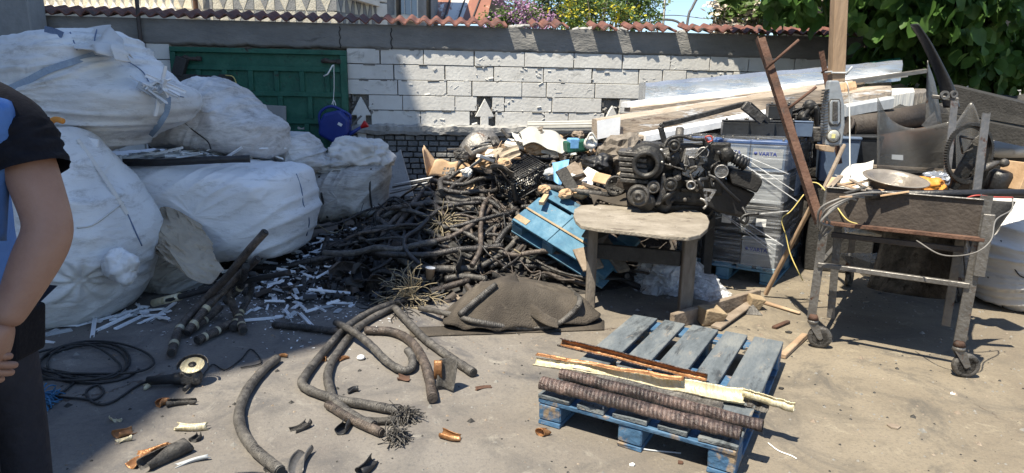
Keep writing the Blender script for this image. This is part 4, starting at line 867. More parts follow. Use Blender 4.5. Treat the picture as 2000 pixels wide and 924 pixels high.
_d, _s, _u = basis(E_ - S_); m.grid(lambda u, v_: L3(S_, E_, .05 + .41 * v_ + .012 * sin(u * 12)) + (_s * cos(u * 2 * pi) + _u * sin(u * 2 * pi)) * (.064 + .006 * v_ + .006 * noise.noise(V((cos(u * 6.283) * 2, sin(u * 6.283) * 2, v_ * 5))) + .005 * ridge(V((cos(u * 6.283), sin(u * 6.283), v_ * 4 + u * 2)), 1.4)), 48, 20); m.build('sleeve', MT['tshirt'], pe)
m = M()
def vest(u, v_):
    a = -pi * 1.02 + u * 2 * pi * .98 ; z = .88 + .53 * v_; r_ = (.178 - .03 * v_ ** 3) * (1 + .03 * noise.noise(V((u * 8, v_ * 5, 0)))) 
    return V((-1.42 + cos(a) * r_ * .93, 1.5 + sin(a) * r_ * 1.12, z))
m.grid(vest, 50, 24); m.build('vest', MT['vest'], pe, solid=.008)
m = M()
vx = spline([V((6, 180, 0)), V((22, 202, 0)), V((28, 240, 0)), V((24, 300, 0)), V((16, 370, 0)), V((10, 470, 0))], 6)
m.grid(lambda u, v_: (lambda q: W(-110 + (q.x + 110) * u, q.y, 1.285 + .10 * max(0, .25 - v_) * 4 + .05 * u ** 6 + .01 * noise.noise(V((u * 4, v_ * 4, 0)))))(vx[int(round(v_ * 30))]), 16, 30); m.build('vest_front', MT['vest'], pe, solid=.006)
for z0 in (1.16,):
    m = M(); m.grid(lambda u, v_: V((-1.42 + cos(u * 2 * pi) * .174, 1.5 + sin(u * 2 * pi) * .207, z0 + .05 * v_)), 50, 1); m.build('reflective_band', MT['reflect'], pe, solid=.004)
skin('trousers', [((-1.4, 1.5, .95), .14), ((-1.385, 1.44, .8), .11), ((-1.35, 1.41, .5), .09), ((-1.36, 1.4, .06), .07), ((-1.38, 1.58, .8), .12), ((-1.38, 1.62, .5), .09), ((-1.38, 1.62, .06), .07)], [(0, 1), (1, 2), (2, 3), (0, 4), (4, 5), (5, 6)], MT['trouser'], pe)
for yy in (1.4, 1.62):
    m = M(); m.box((-1.44, yy, .045), (.28, .1, .09)); m.build('shoe', MT['dblack'], pe, bevel=.03, seg=3)
m = M(); q = W(42, 645, 1.42); m.box(q, (.05, .1, .12), rot(0, 0, 8)); m.build('belt_pouch', MT['tshirt'], pe, bevel=.01, seg=2)
m = M(); hc = V((-1.455, 1.5, 1.69))
m.grid(lambda u, v_: hc + V((cos(u * 2 * pi) * cos(v_ * pi * .5) * .108 + .02, sin(u * 2 * pi) * cos(v_ * pi * .5) * .088, sin(v_ * pi * .5) * .115 - .01 + .01 * sin(u * 40))), 40, 10); m.build('hair', MT['hair'], pe)
m = M()
for s_ in (-1, 1):
    m.lathe([(.001, -.012), (.009, -.008), (.012, 0), (.009, .008), (.001, .012)], (-1.545, 1.5 + s_ * .03, 1.665), (0, 0, 1), 10, 0)
m.build('eye', MT['white'], pe)
m = M(); m.tube([(-1.55, 1.5, 1.665), (-1.572, 1.5, 1.63), (-1.56, 1.5, 1.622)], [.008, .014, .01], 8); m.build('nose', MT['skin'], pe)
m = M(); m.tube([(-1.54, 1.475, 1.595), (-1.552, 1.5, 1.597), (-1.54, 1.525, 1.595)], .006, 6); m.build('mouth', MT['redw'], pe)
m = M()
for s_ in (-1, 1): m.lathe([(.004, 0), (.03, .006), (.028, .014), (.01, .01)], (-1.44, 1.5 + s_ * .085, 1.65), (0, s_, 0), 14)
m.build('ear', MT['skin'], pe)

# ================================================================ heap profile (black cable rubbish, rises towards the wall)
def gs(x, y, cx, cy, sx, sy, h, p_=2): return h * math.exp(-(abs((x - cx) / sx) ** p_ + abs((y - cy) / sy) ** p_))
def H(x, y):
    h = gs(x, y, -.25, 5.95, 1.05, 1.0, .50, 2.6) + gs(x, y, .55, 6.65, 1.2, .7, .42, 3) + gs(x, y, -1.3, 5.6, .8, .7, .12) + gs(x, y, 1.0, 6.2, .5, .5, .18)
    h += gs(x, y, 2.6, 6.9, 1.7, .75, .85, 4)
    return max(0, h - .02) + .03 * noise.noise(V((x * 3, y * 3, 0))) * min(1, h * 4)
m = M()
def hf(u, v_):
    x = -2.4 + 7.0 * u; y = 4.0 + 3.75 * v_; z = H(x, y)
    return V((x, y, z + (.05 * noise.noise(V((x * 9, y * 9, 2))) + .03 * noise.noise(V((x * 23, y * 23, 2)))) * min(1, z * 6) - .012))
m.grid(hf, 240, 150, smooth=False); reg('heap', m)
def hh(x, y): return max(0, H(x, y))
def S(px_, py_, off=0.0):                                          # where the line of sight meets the heap or the ground
    d = ray(px_, py_); t = 2.5
    for _ in range(900):
        p = d * t + V((0, 0, CH))
        if p.z <= hh(p.x, p.y) + off: return p
        t += .008
    return G(px_, py_, off)
rr = random.Random(21)
hb = thing('scrap_mound', 'black mound of rubble and stripped insulation under the cables and boards', 'scrap mound', (0, 6, 0)); hb['kind'] = 'stuff'
m.build('rubble', MT['rubble'], hb)
m = M()                                                            # flakes of peeled insulation
for k in range(3600):
    if k < 2100: x, y = rr.gauss(-.8, .65), rr.gauss(5.0, .55)
    else: x, y = rr.uniform(-1.6, 1.4), rr.uniform(5.0, 7.2)
    if y < 4.25 + max(0, x + .2) * .9 or x < -2.1: continue
    z = hh(x, y) + rr.uniform(0, .03); s = rr.uniform(.012, .05); Rr = rot(rr.uniform(0, 360), rr.uniform(-50, 50), rr.uniform(-50, 50))
    if rr.random() < .45:
        r_ = s * .6; a0 = rr.uniform(1.5, 4.5); ln = s * rr.uniform(1, 2.6); t_ = [V((cos(a0 * j / 4) * r_, -ln / 2, sin(a0 * j / 4) * r_)) for j in range(5)]
        vs_ = [Rr @ p + V((x, y, z + r_ * .5)) for p in t_ + [q + V((0, ln, 0)) for q in t_]]
        m.add(vs_, [(j, j + 1, 6 + j, 5 + j) for j in range(4)], None, True, rr.choice((0, 0, 1, 2)))
    else:
        m.add([Rr @ V(q) + V((x, y, z)) for q in ((-s, -s * .4, 0), (s * rr.uniform(.3, 1), -s * .5, 0), (s, s * .4, s * .3), (-s * .4, s * .5, 0))], [(0, 1, 2, 3)], None, False, rr.choice((0, 0, 0, 1, 3)))
m.build('peeled_flake', [MT['dblack'], MT['cord'], MT['rustdark'], MT['oldwood']], hb)
# ---------------------------------------------------------------- cables
def cable(pts, r=.033, mt='cable', label=None, group='cut cables in the black tangle', seg=8, end=None, name='cable', n=12, dz=None, spl=True):
    t = M(); t.tube(spline(pts, seg) if spl else pts, r, n, wob=.12)
    o = t.build(name, MT[mt]); tag(o, label or 'cut piece of thick black cable in the tangled heap', 'cable', group)
    if end:
        P_ = spline(pts, seg)
        for which in end:
            p, q = (P_[0], P_[1]) if which == 0 else (P_[-1], P_[-2]); d = (p - q).normalized(); _, sd, up = basis(d); rad = r if not isinstance(r, list) else r[-1]
            e = M(); e.tube([p + d * .001, p + d * .006], rad * .8, 12); e.build('cut_end', MT['rustdark'] if len(P_) % 3 == 0 else MT['dblack'], o)
    return o
def onheap(x, y, lift): return V((x, y, hh(x, y) + lift))
CAB = []
for k in range(88):
    cx, cy = rr.gauss(-.2, .52), rr.gauss(5.5, .5)
    if cx < -1.35 or cx > 1.0 or cy < 4.75: cx, cy = rr.uniform(-.9, .5), rr.uniform(5.0, 6.2)
    a = rr.uniform(0, 2 * pi); ln = rr.uniform(.5, 1.5); cv = rr.choice((-.4, .3, .8, -1.2, 2.2, -2.4)) * rr.uniform(.6, 1.2); lift = rr.uniform(.02, .17); pts = []; x, y = cx, cy
    for s in range(7):
        arch = lift + .06 * sin(s / 6 * pi) * rr.random()
        pts.append(onheap(x, y, arch)); x += cos(a) * ln / 6; y += sin(a) * ln / 6 * .85; a += cv / 6 + rr.uniform(-.25, .25)
        if y < 4.55: break
    if len(pts) < 4: continue
    cable(pts, rr.choice((.011, .014, .018, .021, .025)), rr.choice(('cable', 'cable', 'cable', 'cablebr', 'cablegr')), 'cut piece of thick black or brown cable in the tangled heap', end=(0, 1) if k % 3 == 0 else None)
for k in range(46):
    x, y = rr.gauss(-.25, .6), rr.gauss(5.35, .5); a = rr.uniform(0, 2 * pi); pts = []
    if y < 4.6 or x < -1.6: continue
    for s in range(6):
        pts.append(onheap(x, y, rr.uniform(.05, .2))); x += cos(a) * .13; y += sin(a) * .11; a += rr.uniform(-.8, .8)
    cable(pts, rr.uniform(.004, .009), rr.choice(('cord', 'cord', 'cablebr', 'rustdark', 'dgrass')), 'thin stripped strand lying over the cable heap', 'thin strands on the cable heap', n=6, name='strand')
def hc(pts, **k): return [S(x, y, z) for x, y, z in pts]
HEAP = [
 ([(925, 350, .12), (943, 385, .1), (943, 420, .09), (937, 460, .08), (932, 500, .08), (932, 530, .06)], .034, 'cable', 'black cable hanging straight down the middle of the heap below the box'),
 ([(850, 355, .1), (822, 380, .1), (795, 415, .08), (770, 455, .06), (757, 495, .05)], .036, 'cablebr', 'thick brown cable running from the cardboard box down to the left'),
 ([(780, 505, .1), (810, 520, .08), (860, 525, .08), (925, 524, .07), (940, 522, .07)], .036, 'cablegr', 'thick grey cable lying level across the front of the heap'),
 ([(835, 390, .1), (862, 415, .1), (876, 450, .1), (868, 480, .08), (845, 505, .07)], .036, 'cablebr', 'brown cable bowed to the right in the heap below the carton'),
 ([(830, 378, .12), (880, 382, .12), (925, 390, .12)], .03, 'cablegr', 'short grey cable lying level just under the cardboard box'),
 ([(950, 405, .12), (985, 425, .1), (1015, 445, .1)], .03, 'cable', 'black cable sloping down to the raised blue pallet'),
 ([(1010, 440, .12), (975, 440, .12), (950, 455, .1), (938, 472, .1)], .028, 'cable', 'thin black cable hooking left from the raised blue pallet'),
 ([(940, 520, .1), (975, 500, .1), (1000, 478, .1), (1012, 462, .1)], .03, 'cablegr', 'grey cable rising to the lower corner of the raised pallet'),
 ([(955, 522, .06), (990, 505, .08), (1020, 478, .1)], .03, 'cable', 'black cable beside the lower corner of the raised pallet'),
 ([(728, 420, .06), (765, 408, .08), (800, 402, .1), (830, 400, .1)], .03, 'cablebr', 'brown cable end sticking out of the heap at the left'),
 ([(745, 425, .06), (790, 405, .09), (840, 396, .1), (900, 400, .1), (930, 412, .1)], .028, 'cablegr', 'long grey brown cable arching across the upper heap'),
 ([(790, 410, .08), (760, 440, .08), (745, 470, .06), (756, 500, .05)], .03, 'cablebr', 'brown cable curving down at the left flank of the heap'),
 ([(880, 470, .08), (850, 492, .08), (820, 505, .07), (800, 500, .08)], .034, 'cable', 'black cable curling in the shaded hollow of the heap'),
 ([(808, 470, .08), (812, 490, .08), (808, 510, .06)], .03, 'cable', 'short upright black cable in the shaded hollow'),
 ([(700, 545, .04), (740, 530, .05), (790, 540, .05), (850, 548, .04)], .03, 'cable', 'black cable low on the dark left foot of the heap'),
 ([(690, 500, .04), (730, 495, .05), (770, 515, .05)], .03, 'cable', 'black cable on the far left flank of the heap'),
 ([(870, 545, .06), (905, 540, .06), (950, 545, .05)], .034, 'cablegr', 'grey cable stub above the brown mat'),
 ([(840, 570, .04), (875, 560, .05), (915, 548, .05)], .034, 'cablebr', 'brown cable stub beside the paper cup'),
 ([(1010, 505, .05), (1050, 518, .05), (1100, 535, .04), (1150, 545, .04)], .034, 'cablegr', 'long grey cable behind the brown mat running right'),
 ([(1040, 500, .05), (1080, 512, .05), (1085, 530, .05), (1060, 540, .05)], .032, 'cable', 'black cable hooked behind the brown mat'),
 ([(1060, 535, .05), (1110, 545, .05), (1160, 560, .04)], .03, 'cablebr', 'brown cable running under the bench from the mat'),
 ([(1100, 548, .04), (1125, 535, .06), (1150, 540, .05)], .032, 'cable', 'short black cable curved up beside the bench leg'),
]
for pts, r_, mt_, lb in HEAP: cable(hc(pts), r_ * .74, mt_, lb, end=(0, 1), n=14)
# ---------------------------------------------------------------- brown rubber mat (low crumpled hump)
_mo = [(866, 642), (905, 650), (960, 654), (1020, 651), (1085, 645), (1168, 634), (1155, 610), (1118, 582), (1075, 566), (1000, 556), (930, 570), (885, 605)]
_mg = [G(x, y) for x, y in _mo]; _mc = G(1005, 606)
_ms = []
for k in range(12): _ms += spline([_mg[k - 1], _mg[k], _mg[(k + 1) % 12], _mg[(k + 2) % 12]], 8)[8:16]
_ms = sorted(_ms, key=lambda p: math.atan2(p.y - _mc.y, p.x - _mc.x))
def matf(u, v_):
    k = int(round(u * 96)) % 96; e = _ms[k]; r_ = v_; p = _mc.lerp(e, r_); q = V((p.x * 2.2, p.y * 2.2, 3)); t = 2 * pi * u
    h = .27 * (1 - r_ ** 2.4) * (1 + .45 * noise.noise(q * .8)) * (.72 + .28 * sin(t))
    cre = max(0, 1 - abs(ridge(q + noise.noise_vector(q) * .4, .8) - .75) * 2.2)
    h += (.035 * cre + .03 * noise.noise(q * 2.1)) * min(1, (1 - r_) * 4 + .15)
    h -= .13 * math.exp(-((p.x - G(1045, 605).x) / .13) ** 2 - ((p.y - G(1045, 612).y) / .1) ** 2)
    edge = .03 * abs(sin(t * 5 + 1)) * r_ ** 6
    return V((p.x, p.y - .05 * (1 - r_), max(.012, h + edge + .012)))
m = M(); m.grid(matf, 96, 36); reg('mat', m); tag(m.build('rubber_mat', MT['rubber'], solid=.012), 'brown rubber mat crumpled over the foot of the cable heap', 'mat')
def om(x, y, off):
    h_ = hit('mat', x, y, 0)
    return h_ + V((0, 0, off)) if h_ else G(x, y, .03)
GR = [
 ([(541, 700, .035), (515, 722, .035), (484, 760, .035), (468, 800, .035), (470, 835, .035), (492, 872, .035), (520, 898, .035), (547, 920, .035)], .032, 'cablegr', 'long bowed cable lying alone in the sun nearest the camera'),
 ([(790, 585, .05), (745, 600, .06), (700, 622, .07), (665, 650, .05), (630, 690, .035), (600, 728, .035), (590, 750, .035), (612, 765, .035), (660, 780, .035), (715, 790, .035), (780, 802, .035)], .030, 'cablegr', 'long looped cable with frayed end that crosses over the others'),
 ([(770, 600, .035), (720, 625, .035), (685, 655, .035), (655, 695, .035), (640, 730, .035), (645, 762, .035), (655, 785, .035), (690, 812, .035), (730, 832, .035)], .030, 'cablegr', 'looped cable lying inside the bend of the frayed one'),
 ([(656, 630, .08), (690, 648, .1), (722, 672, .08), (755, 705, .05), (785, 723, .035), (803, 718, .04), (805, 700, .06), (796, 684, .09)], .030, 'cablegr', 'cable crossing over the loop with a hooked up end'),
 ([(535, 634, .035), (590, 639, .035), (640, 645, .035), (690, 650, .035)], .030, 'cable', 'straight dark cable lying half in the shade'),
 ([(715, 645, .04), (765, 648, .04), (800, 665, .04), (825, 700, .04), (838, 740, .04), (845, 778, .04)], .036, 'cablebr', 'thick brown cable with torn wrapping ending nearest the grinder scraps'),
 ([(772, 602, .06), (800, 632, .05), (830, 662, .04), (875, 695, .035), (925, 728, .035)], .033, 'cablegr', 'straight grey cable with a clean cut end pointing right'),
 ([(820, 602, .07), (870, 622, .09), (930, 638, .1), (1010, 640, .1), (1080, 636, .1), (1120, 618, .1), (1132, 595, .12), (1118, 570, .16), (1105, 552, .18)], .025, 'cablegr', 'long thin cable lying round the front of the brown mat'),
 ([(898, 625, .12), (922, 604, .2), (946, 584, .3), (968, 566, .36)], .026, 'cablegr', 'cable stub sticking up over the brown mat'),
 ([(640, 790, .03), (690, 820, .03), (745, 845, .03)], .028, 'cablebr', 'short cable under the frayed end'),
]
for pts, r_, mt_, lb in GR: cable([(om(x, y, .034) if 'brown mat' in lb else G(x, y, z * .72)) for x, y, z in pts], r_ * .72, mt_, lb, 'long cables lying in the open yard', end=(0, 1), n=16, seg=10)
# wrappings of tape coming loose on open-yard cables
m = M()
def fray(c, n, ln, dirv, spread, mt_, label, cat, r=.0022, nm='frayed_wires'):
    t = M()
    for k in range(n):
        d = (V(dirv) + V((rr.gauss(0, 1), rr.gauss(0, 1), rr.gauss(0, .8))) * spread).normalized(); p = c + V((rr.gauss(0, .012), rr.gauss(0, .012), rr.gauss(0, .008))); pts = [p]
        for s in range(4):
            d = (d + V((rr.gauss(0, .4), rr.gauss(0, .4), rr.gauss(-.15, .35)))).normalized(); p = p + d * ln / 4 * rr.uniform(.6, 1.2); p.z = max(.004, p.z); pts.append(p.copy())
        t.tube(spline(pts, 3), r, 4, cap=False)
    o = t.build(nm, MT[mt_]); tag(o, label, cat); return o
fray(G(788, 802, .03), 150, .1, (.2, -.6, -.25), .38, 'cablegr', 'tuft of frayed grey wires at the end of the looped cable', 'wire tuft', .0026)
fray(G(765, 848, .03), 90, .085, (.6, .1, -.1), .4, 'cablegr', 'lower tuft of frayed wires beside the torn sleeve', 'wire tuft', .0026)
fray(S(800, 578, .05), 85, .3, (0, -.1, .35), .8, 'dgrass', 'dry weed like tangle of thin pale wires in front of the cable heap', 'wire tangle', .003, 'wire_tangle')
fray(S(760, 590, .03), 40, .35, (.3, -.3, .0), .8, 'cord', 'dark thin wires spread before the pale tangle', 'wire tangle', .003, 'wire_tangle')
fray(S(862, 440, .12), 60, .22, (0, -.2, 0), .8, 'dgrass', 'nest of pale wires in the middle of the cable heap', 'wire tangle', .004, 'wire_tangle')
fray(S(980, 430, .1), 50, .22, (0, -.2, 0), .8, 'rustdark', 'nest of rusty wires left of the raised blue pallet', 'wire tangle', .004, 'wire_tangle')
fray(S(1190, 520, .05), 60, .3, (0, -.2, .6), .8, 'cord', 'dark wire tangle between the legs of the bench', 'wire tangle', .003, 'wire_tangle')
fray(S(720, 480, .03), 60, .4, (0, -.2, .2), .9, 'cord', 'thin black wires on the shaded left flank of the heap', 'wire tangle', .003, 'wire_tangle')
for k in range(34):                                                # dark rags and torn sleeves in the heap
    x, y = (rr.uniform(660, 800), rr.uniform(440, 570)) if k < 22 else (rr.uniform(800, 980), rr.uniform(400, 540))
    p = S(x, y, .03); sz = rr.uniform(.06, .17); R_ = rot(rr.uniform(0, 360), rr.uniform(-50, 50), rr.uniform(-40, 40)); ph = rr.uniform(0, 9); m = M()
    m.grid(lambda u, v_: p + R_ @ V(((u - .5) * sz * 2, (v_ - .5) * sz * (1 - .5 * u * u), sz * .5 * sin(u * 3 + ph) + .03 * ridge(V((u * 2 + ph, v_ * 2, 0)), 1.1) - sz * .3 * cos(v_ * 4))), 10, 8, smooth=k % 2 == 0)
    tag(m.build('torn_sleeve', MT[rr.choice(('dblack', 'cord', 'rubber', 'cablebr', 'castiron'))], solid=.003), 'torn dark rubber sleeve or rag crumpled among the cables of the heap', 'rag', 'torn sleeves in the cable heap')
# bundle at the left, leaning on the sack
LB = [
 ([(518, 453, .62), (485, 490, .50), (440, 545, .3), (395, 590, .14), (352, 640, .05), (335, 690, .035)], .030, 'cablebr', 'longest cable of the left bundle leaning up against the low bag'),
 ([(503, 505, .42), (455, 550, .25), (405, 600, .12), (365, 650, .035)], .030, 'cablebr', 'second long cable of the left bundle under the leaning one'),
 ([(445, 560, .2), (452, 590, .1), (466, 620, .04), (475, 645, .035)], .032, 'cablebr', 'cable of the left bundle with its cut end pointing right'),
 ([(430, 600, .06), (400, 625, .04), (370, 645, .035)], .030, 'cablebr', 'short banded cable in the left bundle'),
 ([(455, 628, .035), (425, 645, .035), (385, 665, .035)], .030, 'cablebr', 'lowest cable of the left bundle with a shiny band'),
 ([(493, 535, .3), (488, 575, .12), (470, 610, .05), (455, 640, .035)], .028, 'cable', 'dark cable of the left bundle below the thin pipe'),
 ([(480, 520, .4), (470, 560, .2), (440, 590, .1)], .028, 'cable', 'dark curved cable high in the left bundle'),
]
for pts, r_, mt_, lb in LB:
    P_ = [G(x, y, z) for x, y, z in pts]; r_ *= .8; o = cable(P_, r_, mt_, lb, 'banded cable pieces of the left bundle', end=(0, 1), n=14)
    b_ = M(); sp_ = spline(P_, 8); i0 = len(sp_) - 4
    for j in ((i0, i0 + 1), (i0 - 5, i0 - 4)):
        if j[0] >= 0: b_.tube([sp_[j[0]], sp_[j[1]]], r_ * 1.08, 14, cap=False)
    b_.build('shiny_band', MT['gold'], o)
P_ = [G(565, 532, .34), G(500, 545, .28), G(430, 560, .2), G(350, 580, .12), G(298, 593, .05)]
pipe = cable(P_, .019, 'cord', 'thin black pipe with a silver tape wrap lying over the left bundle', None, name='pipe'); pipe['category'] = 'pipe'
m = M(); m.tube([G(352, 579, .122), G(300, 592, .055)], .026, 14); m.build('tape_wrap', MT['gold'], pipe)
P_ = [W(196, 316, 4.75), W(300, 318, 4.7), W(400, 313, 4.72), W(488, 310, 4.8)]
pipe2 = cable(P_, .028, 'cord', 'dark grey pipe lying along the top of the long low bag', None, name='pipe'); pipe2['category'] = 'pipe'
# ---------------------------------------------------------------- brown paper sheet
m = M()
def paper(u, v_):
    a = [W(284, 455, 4.45), W(318, 410, 4.6), W(352, 415, 4.62), W(400, 440, 4.6)]; b = [W(300, 490, 4.3), W(345, 520, 4.1), W(400, 555, 4.0), W(440, 530, 4.15)]
    A = spline(a, 10); B = spline(b, 10); i = int(round(u * 30)); p = A[i].lerp(B[i], v_)
    q = V((u * 3, v_ * 3, 5)); n_ = ridge(q, 1.1) * .03 + ridge(q, 2.6) * .022 + ridge(q, 5) * .008
    return p + V((.03 * noise.noise(q * 1.5), -.1 * sin(pi * v_) * sin(pi * u) - n_, .5 * n_))
m.grid(paper, 30, 34, smooth=False); tag(m.build('paper_sheet', MT['paper'], solid=.003), 'crumpled brown paper sheet draped against the long low bag', 'paper')
# ---------------------------------------------------------------- white plastic offcuts
pro = []
for k in range(6):
    t = M(); ln = [.05, .08, .13, .2, .1, .3][k]; w_ = [.03, .022, .018, .016, .04, .014][k]
    t.v = []; 
    if k % 2: t.box((0, 0, .004), (ln, w_, .003)); t.box((0, w_ / 2, .009), (ln, .003, .013)); t.box((0, -w_ / 2, .007), (ln * .96, .003, .009))
    else: t.box((0, 0, .004), (ln, w_, .006)); t.box((ln * .1, 0, .009), (ln * .7, w_ * .4, .006))
    o = t.build('plastic_offcut', MT['whitep' if k != 4 else 'greyp']); tag(o, 'white plastic profile offcut among the shaded litter of strips', 'offcut', 'white plastic offcuts'); pro.append(o)
cnt = 0
def put(x, y, z, tilt=25, k=None):
    global cnt
    b_ = pro[k if k is not None else rr.choice((0, 0, 1, 1, 2, 2, 3, 4, 5))]; o = b_ if cnt < 6 and False else b_.copy()
    COL.objects.link(o); o.location = (x, y, z); o.rotation_euler = (radians(rr.uniform(-tilt, tilt)), radians(rr.uniform(-tilt, tilt)), rr.uniform(0, pi)); s = rr.uniform(.7, 1.4); o.scale = (s, s, 1); cnt += 1
for k in range(185):                                              # ground between bags and cable heap
    x_, y_ = rr.gauss(560, 75), rr.gauss(530, 38)
    if x_ < 420 or x_ > 720 or y_ < 455 or y_ > 640: continue
    p = G(x_, y_, .0); put(p.x, p.y, hh(p.x, p.y) + rr.uniform(.0, .05), 16)
for k in range(46):                                                # in front of the left bag
    x_ = rr.uniform(70, 330); y_ = 640 - (x_ - 70) * .12 + rr.gauss(0, 9); p = G(x_, y_); put(p.x, p.y, rr.uniform(0, .012), 8)
for k in range(14): x_, y_ = rr.uniform(480, 690), rr.uniform(580, 640); p = G(x_, y_); put(p.x, p.y, .002, 4)
keys = [K4, KS, K2]
for k in range(90):                                                # on the top of the long low bag
    x = rr.uniform(-3.15, -2.0); y = rr.uniform(4.85, 5.55); z = drop(x, y, keys, .96)
    if z > .5: put(x, y, z + rr.uniform(0, .06), 25)
for k in range(22):
    p = W(rr.uniform(298, 345), rr.uniform(150, 178), 4.45); put(p.x, p.y - .1, p.z - .02, 70)
for o in pro: bpy.data.objects.remove(o)
p = W(180, 290, 4.15); m = M(); m.box(p, (.07, .01, .13), rot(0, 0, 12)); tag(m.build('white_slip', MT['whitep']), 'white plastic slip standing between the tall left bag and the largest bag', 'offcut')
p = W(230, 325, 4.5); m = M(); m.box(p, (.06, .02, .16), rot(0, -20, -8)); tag(m.build('grey_profile_end', MT['greyp'], bevel=.004), 'grey profile end sticking up at the left end of the dark pipe', 'offcut')
m = M()                                                            # fine crumbs
for k in range(1500):
    x_, y_ = rr.gauss(520, 130), rr.gauss(560, 50)
    if y_ < 470: continue
    p = G(x_, y_); s = rr.uniform(.003, .011); Rr = rot(rr.uniform(0, 360)); z = hh(p.x, p.y) + .003
    m.add([Rr @ V(q) * s + V((p.x, p.y, z)) for q in ((-1, -.4, 0), (1, -.5, .3), (.8, .5, .3), (-1, .4, 0))], [(0, 1, 2, 3)])
tag(m.build('crumbs', MT['whitep']), 'fine white plastic crumbs scattered over the dark ground', 'crumbs', kind='stuff')
m = M()
for k in range(4200):
    x, y = rr.uniform(-3.5, 4.5), rr.uniform(2.0, 6.5); s = rr.uniform(.002, .007) * (1 if rr.random() < .93 else 2.4); Rr = rot(rr.uniform(0, 360)); z = hh(x, y) + .0
    m.add([Rr @ V(q) * s + V((x, y, z)) for q in ((-1, -.8, 0), (1, -.7, 0), (.9, .8, 0), (-.8, .9, 0), (0, 0, 1))], [(0, 1, 4), (1, 2, 4), (2, 3, 4), (3, 0, 4)], mi=rr.choice((0, 0, 1, 2)))
tag(m.build('grit', [MT['mortar'], MT['dblack'], MT['oldwood']]), 'small stones and grit scattered over the yard', 'grit', kind='stuff')
# ---------------------------------------------------------------- extension cord, mop, grinder
pts = []
for k in range(60):
    t = k / 59 * 2 * pi * 4.4; rr1 = 1 + .13 * sin(k * .7) + .1 * sin(k * .23); pts.append(G(168 + 118 * cos(t + .5) * rr1 * (.8 + .2 * cos(k * .31)), 706 + 33 * sin(t + .5) * rr1 + 4 * sin(k), .008 + .02 * (k / 59)))
pts += [G(45, 742, .01), G(110, 738, .01), G(150, 735, .01), G(130, 760, .01), G(105, 773, .01)]
m = M(); m.tube(spline(pts, 5), .0065, 7); t = m.build('power_cord', MT['cord']); tag(t, 'black extension cord coiled flat in the shade beside the person', 'cord')
m = M(); m.tube(spline([G(x, y, .009) for x, y in ((110, 775), (150, 778), (185, 780), (202, 765), (190, 752), (170, 762), (172, 778), (195, 790), (225, 782), (265, 755), (290, 745), (318, 742))], 8), .006, 7)
m.tube(spline([G(x, y, .009) for x, y in ((395, 735), (415, 712), (440, 722), (470, 702), (490, 682), (510, 708), (470, 718))], 8), .004, 6)
tag(m.build('power_cord', MT['cord']), 'thin black cable running from the blue tuft to the angle grinder', 'cord')
fray(G(72, 782, .03), 150, .11, (-.2, -.5, .05), .9, 'mop', 'frayed tuft of blue fibres at the end of the cord', 'fibre tuft', .0035, 'fibre_tuft')
gr_ = thing('angle_grinder', 'angle grinder with a golden disc lying on its back where shade meets sun', 'power tool', G(375, 742))
gc = G(372, 738, .04); hx = (G(315, 742, .035) - gc).normalized()
m = M(); m.tube([gc + hx * .02, gc + hx * .07, gc + hx * .09, gc + hx * .2], [.03, .031, .024, .021], 16); m.build('handle', MT['cord'], gr_)
m = M(); m.tube([gc - hx * .05, gc + hx * .03], [.036, .034], 12); m.box(gc + V((0, 0, .01)), (.08, .07, .07)); m.build('gear_head', MT['castiron'], gr_, bevel=.01)
m = M(); m.tube([gc - hx * .01 + V((0, 0, -.02)), gc + V((.02, -.1, -.015))], .011, 8); m.build('side_handle', MT['cord'], gr_)
dn = V((.1, -.35, .94)); dc = gc + V((.01, .01, .062))
m = M(); m.lathe([(.012, 0), (.054, -.003), (.056, 0), (.054, .003), (.012, .0035)], dc, dn, 32); ds = m.build('disc', MT['gold'], gr_)
m = M(); m.lathe([(.0, .004), (.018, .004), (.018, .008), (0, .008)], dc, dn, 16); m.build('disc_nut', MT['castiron'], ds)
m = M(); d_, a_, b_ = basis(dn)
for k in range(16):
    a0, a1 = pi * (.0 + k / 16), pi * (0 + (k + 1) / 16)
    q = [dc + (a_ * cos(x) + b_ * sin(x)) * .07 for x in (a0, a1)]; m.add([q[0] - d_ * .02, q[1] - d_ * .02, q[1] + d_ * .008, q[0] + d_ * .008], [(0, 1, 2, 3)])
m.build('guard', MT['castiron'], gr_, solid=.003)
# ---------------------------------------------------------------- curled scraps of cut sheath in the yard
def curl(x, y, r_, ln, arc, rz, mt_, label, tilt=0, roll=0, z=None, taper=1.0):
    r_ *= .85
    c = G(x, y); R_ = rot(rz, roll, tilt); t = M()
    t.grid(lambda u, v_: c + V((0, 0, r_ * (.9 if z is None else z))) + R_ @ V(((v_ - .5) * ln * (1 + .25 * noise.noise(V((u * 3, x, 0)))), cos(arc * (1 + .25 * sin(v_ * 3 + x)) * (u - .5) - pi / 2 + v_ * sin(x) * .7) * r_ * (1 - (1 - taper) * v_) * (1 + .3 * u) + .012 * sin(v_ * 3 + y), sin(arc * (1 + .25 * sin(v_ * 3 + x)) * (u - .5) - pi / 2 + v_ * sin(x) * .7) * r_ * (1 - (1 - taper) * v_))), 14, 9)
    o = t.build('sheath_scrap', mt_ if isinstance(mt_, list) else [MT[mt_]], solid=.003); tag(o, label, 'scrap', 'curled scraps of cut cable sheath'); return o
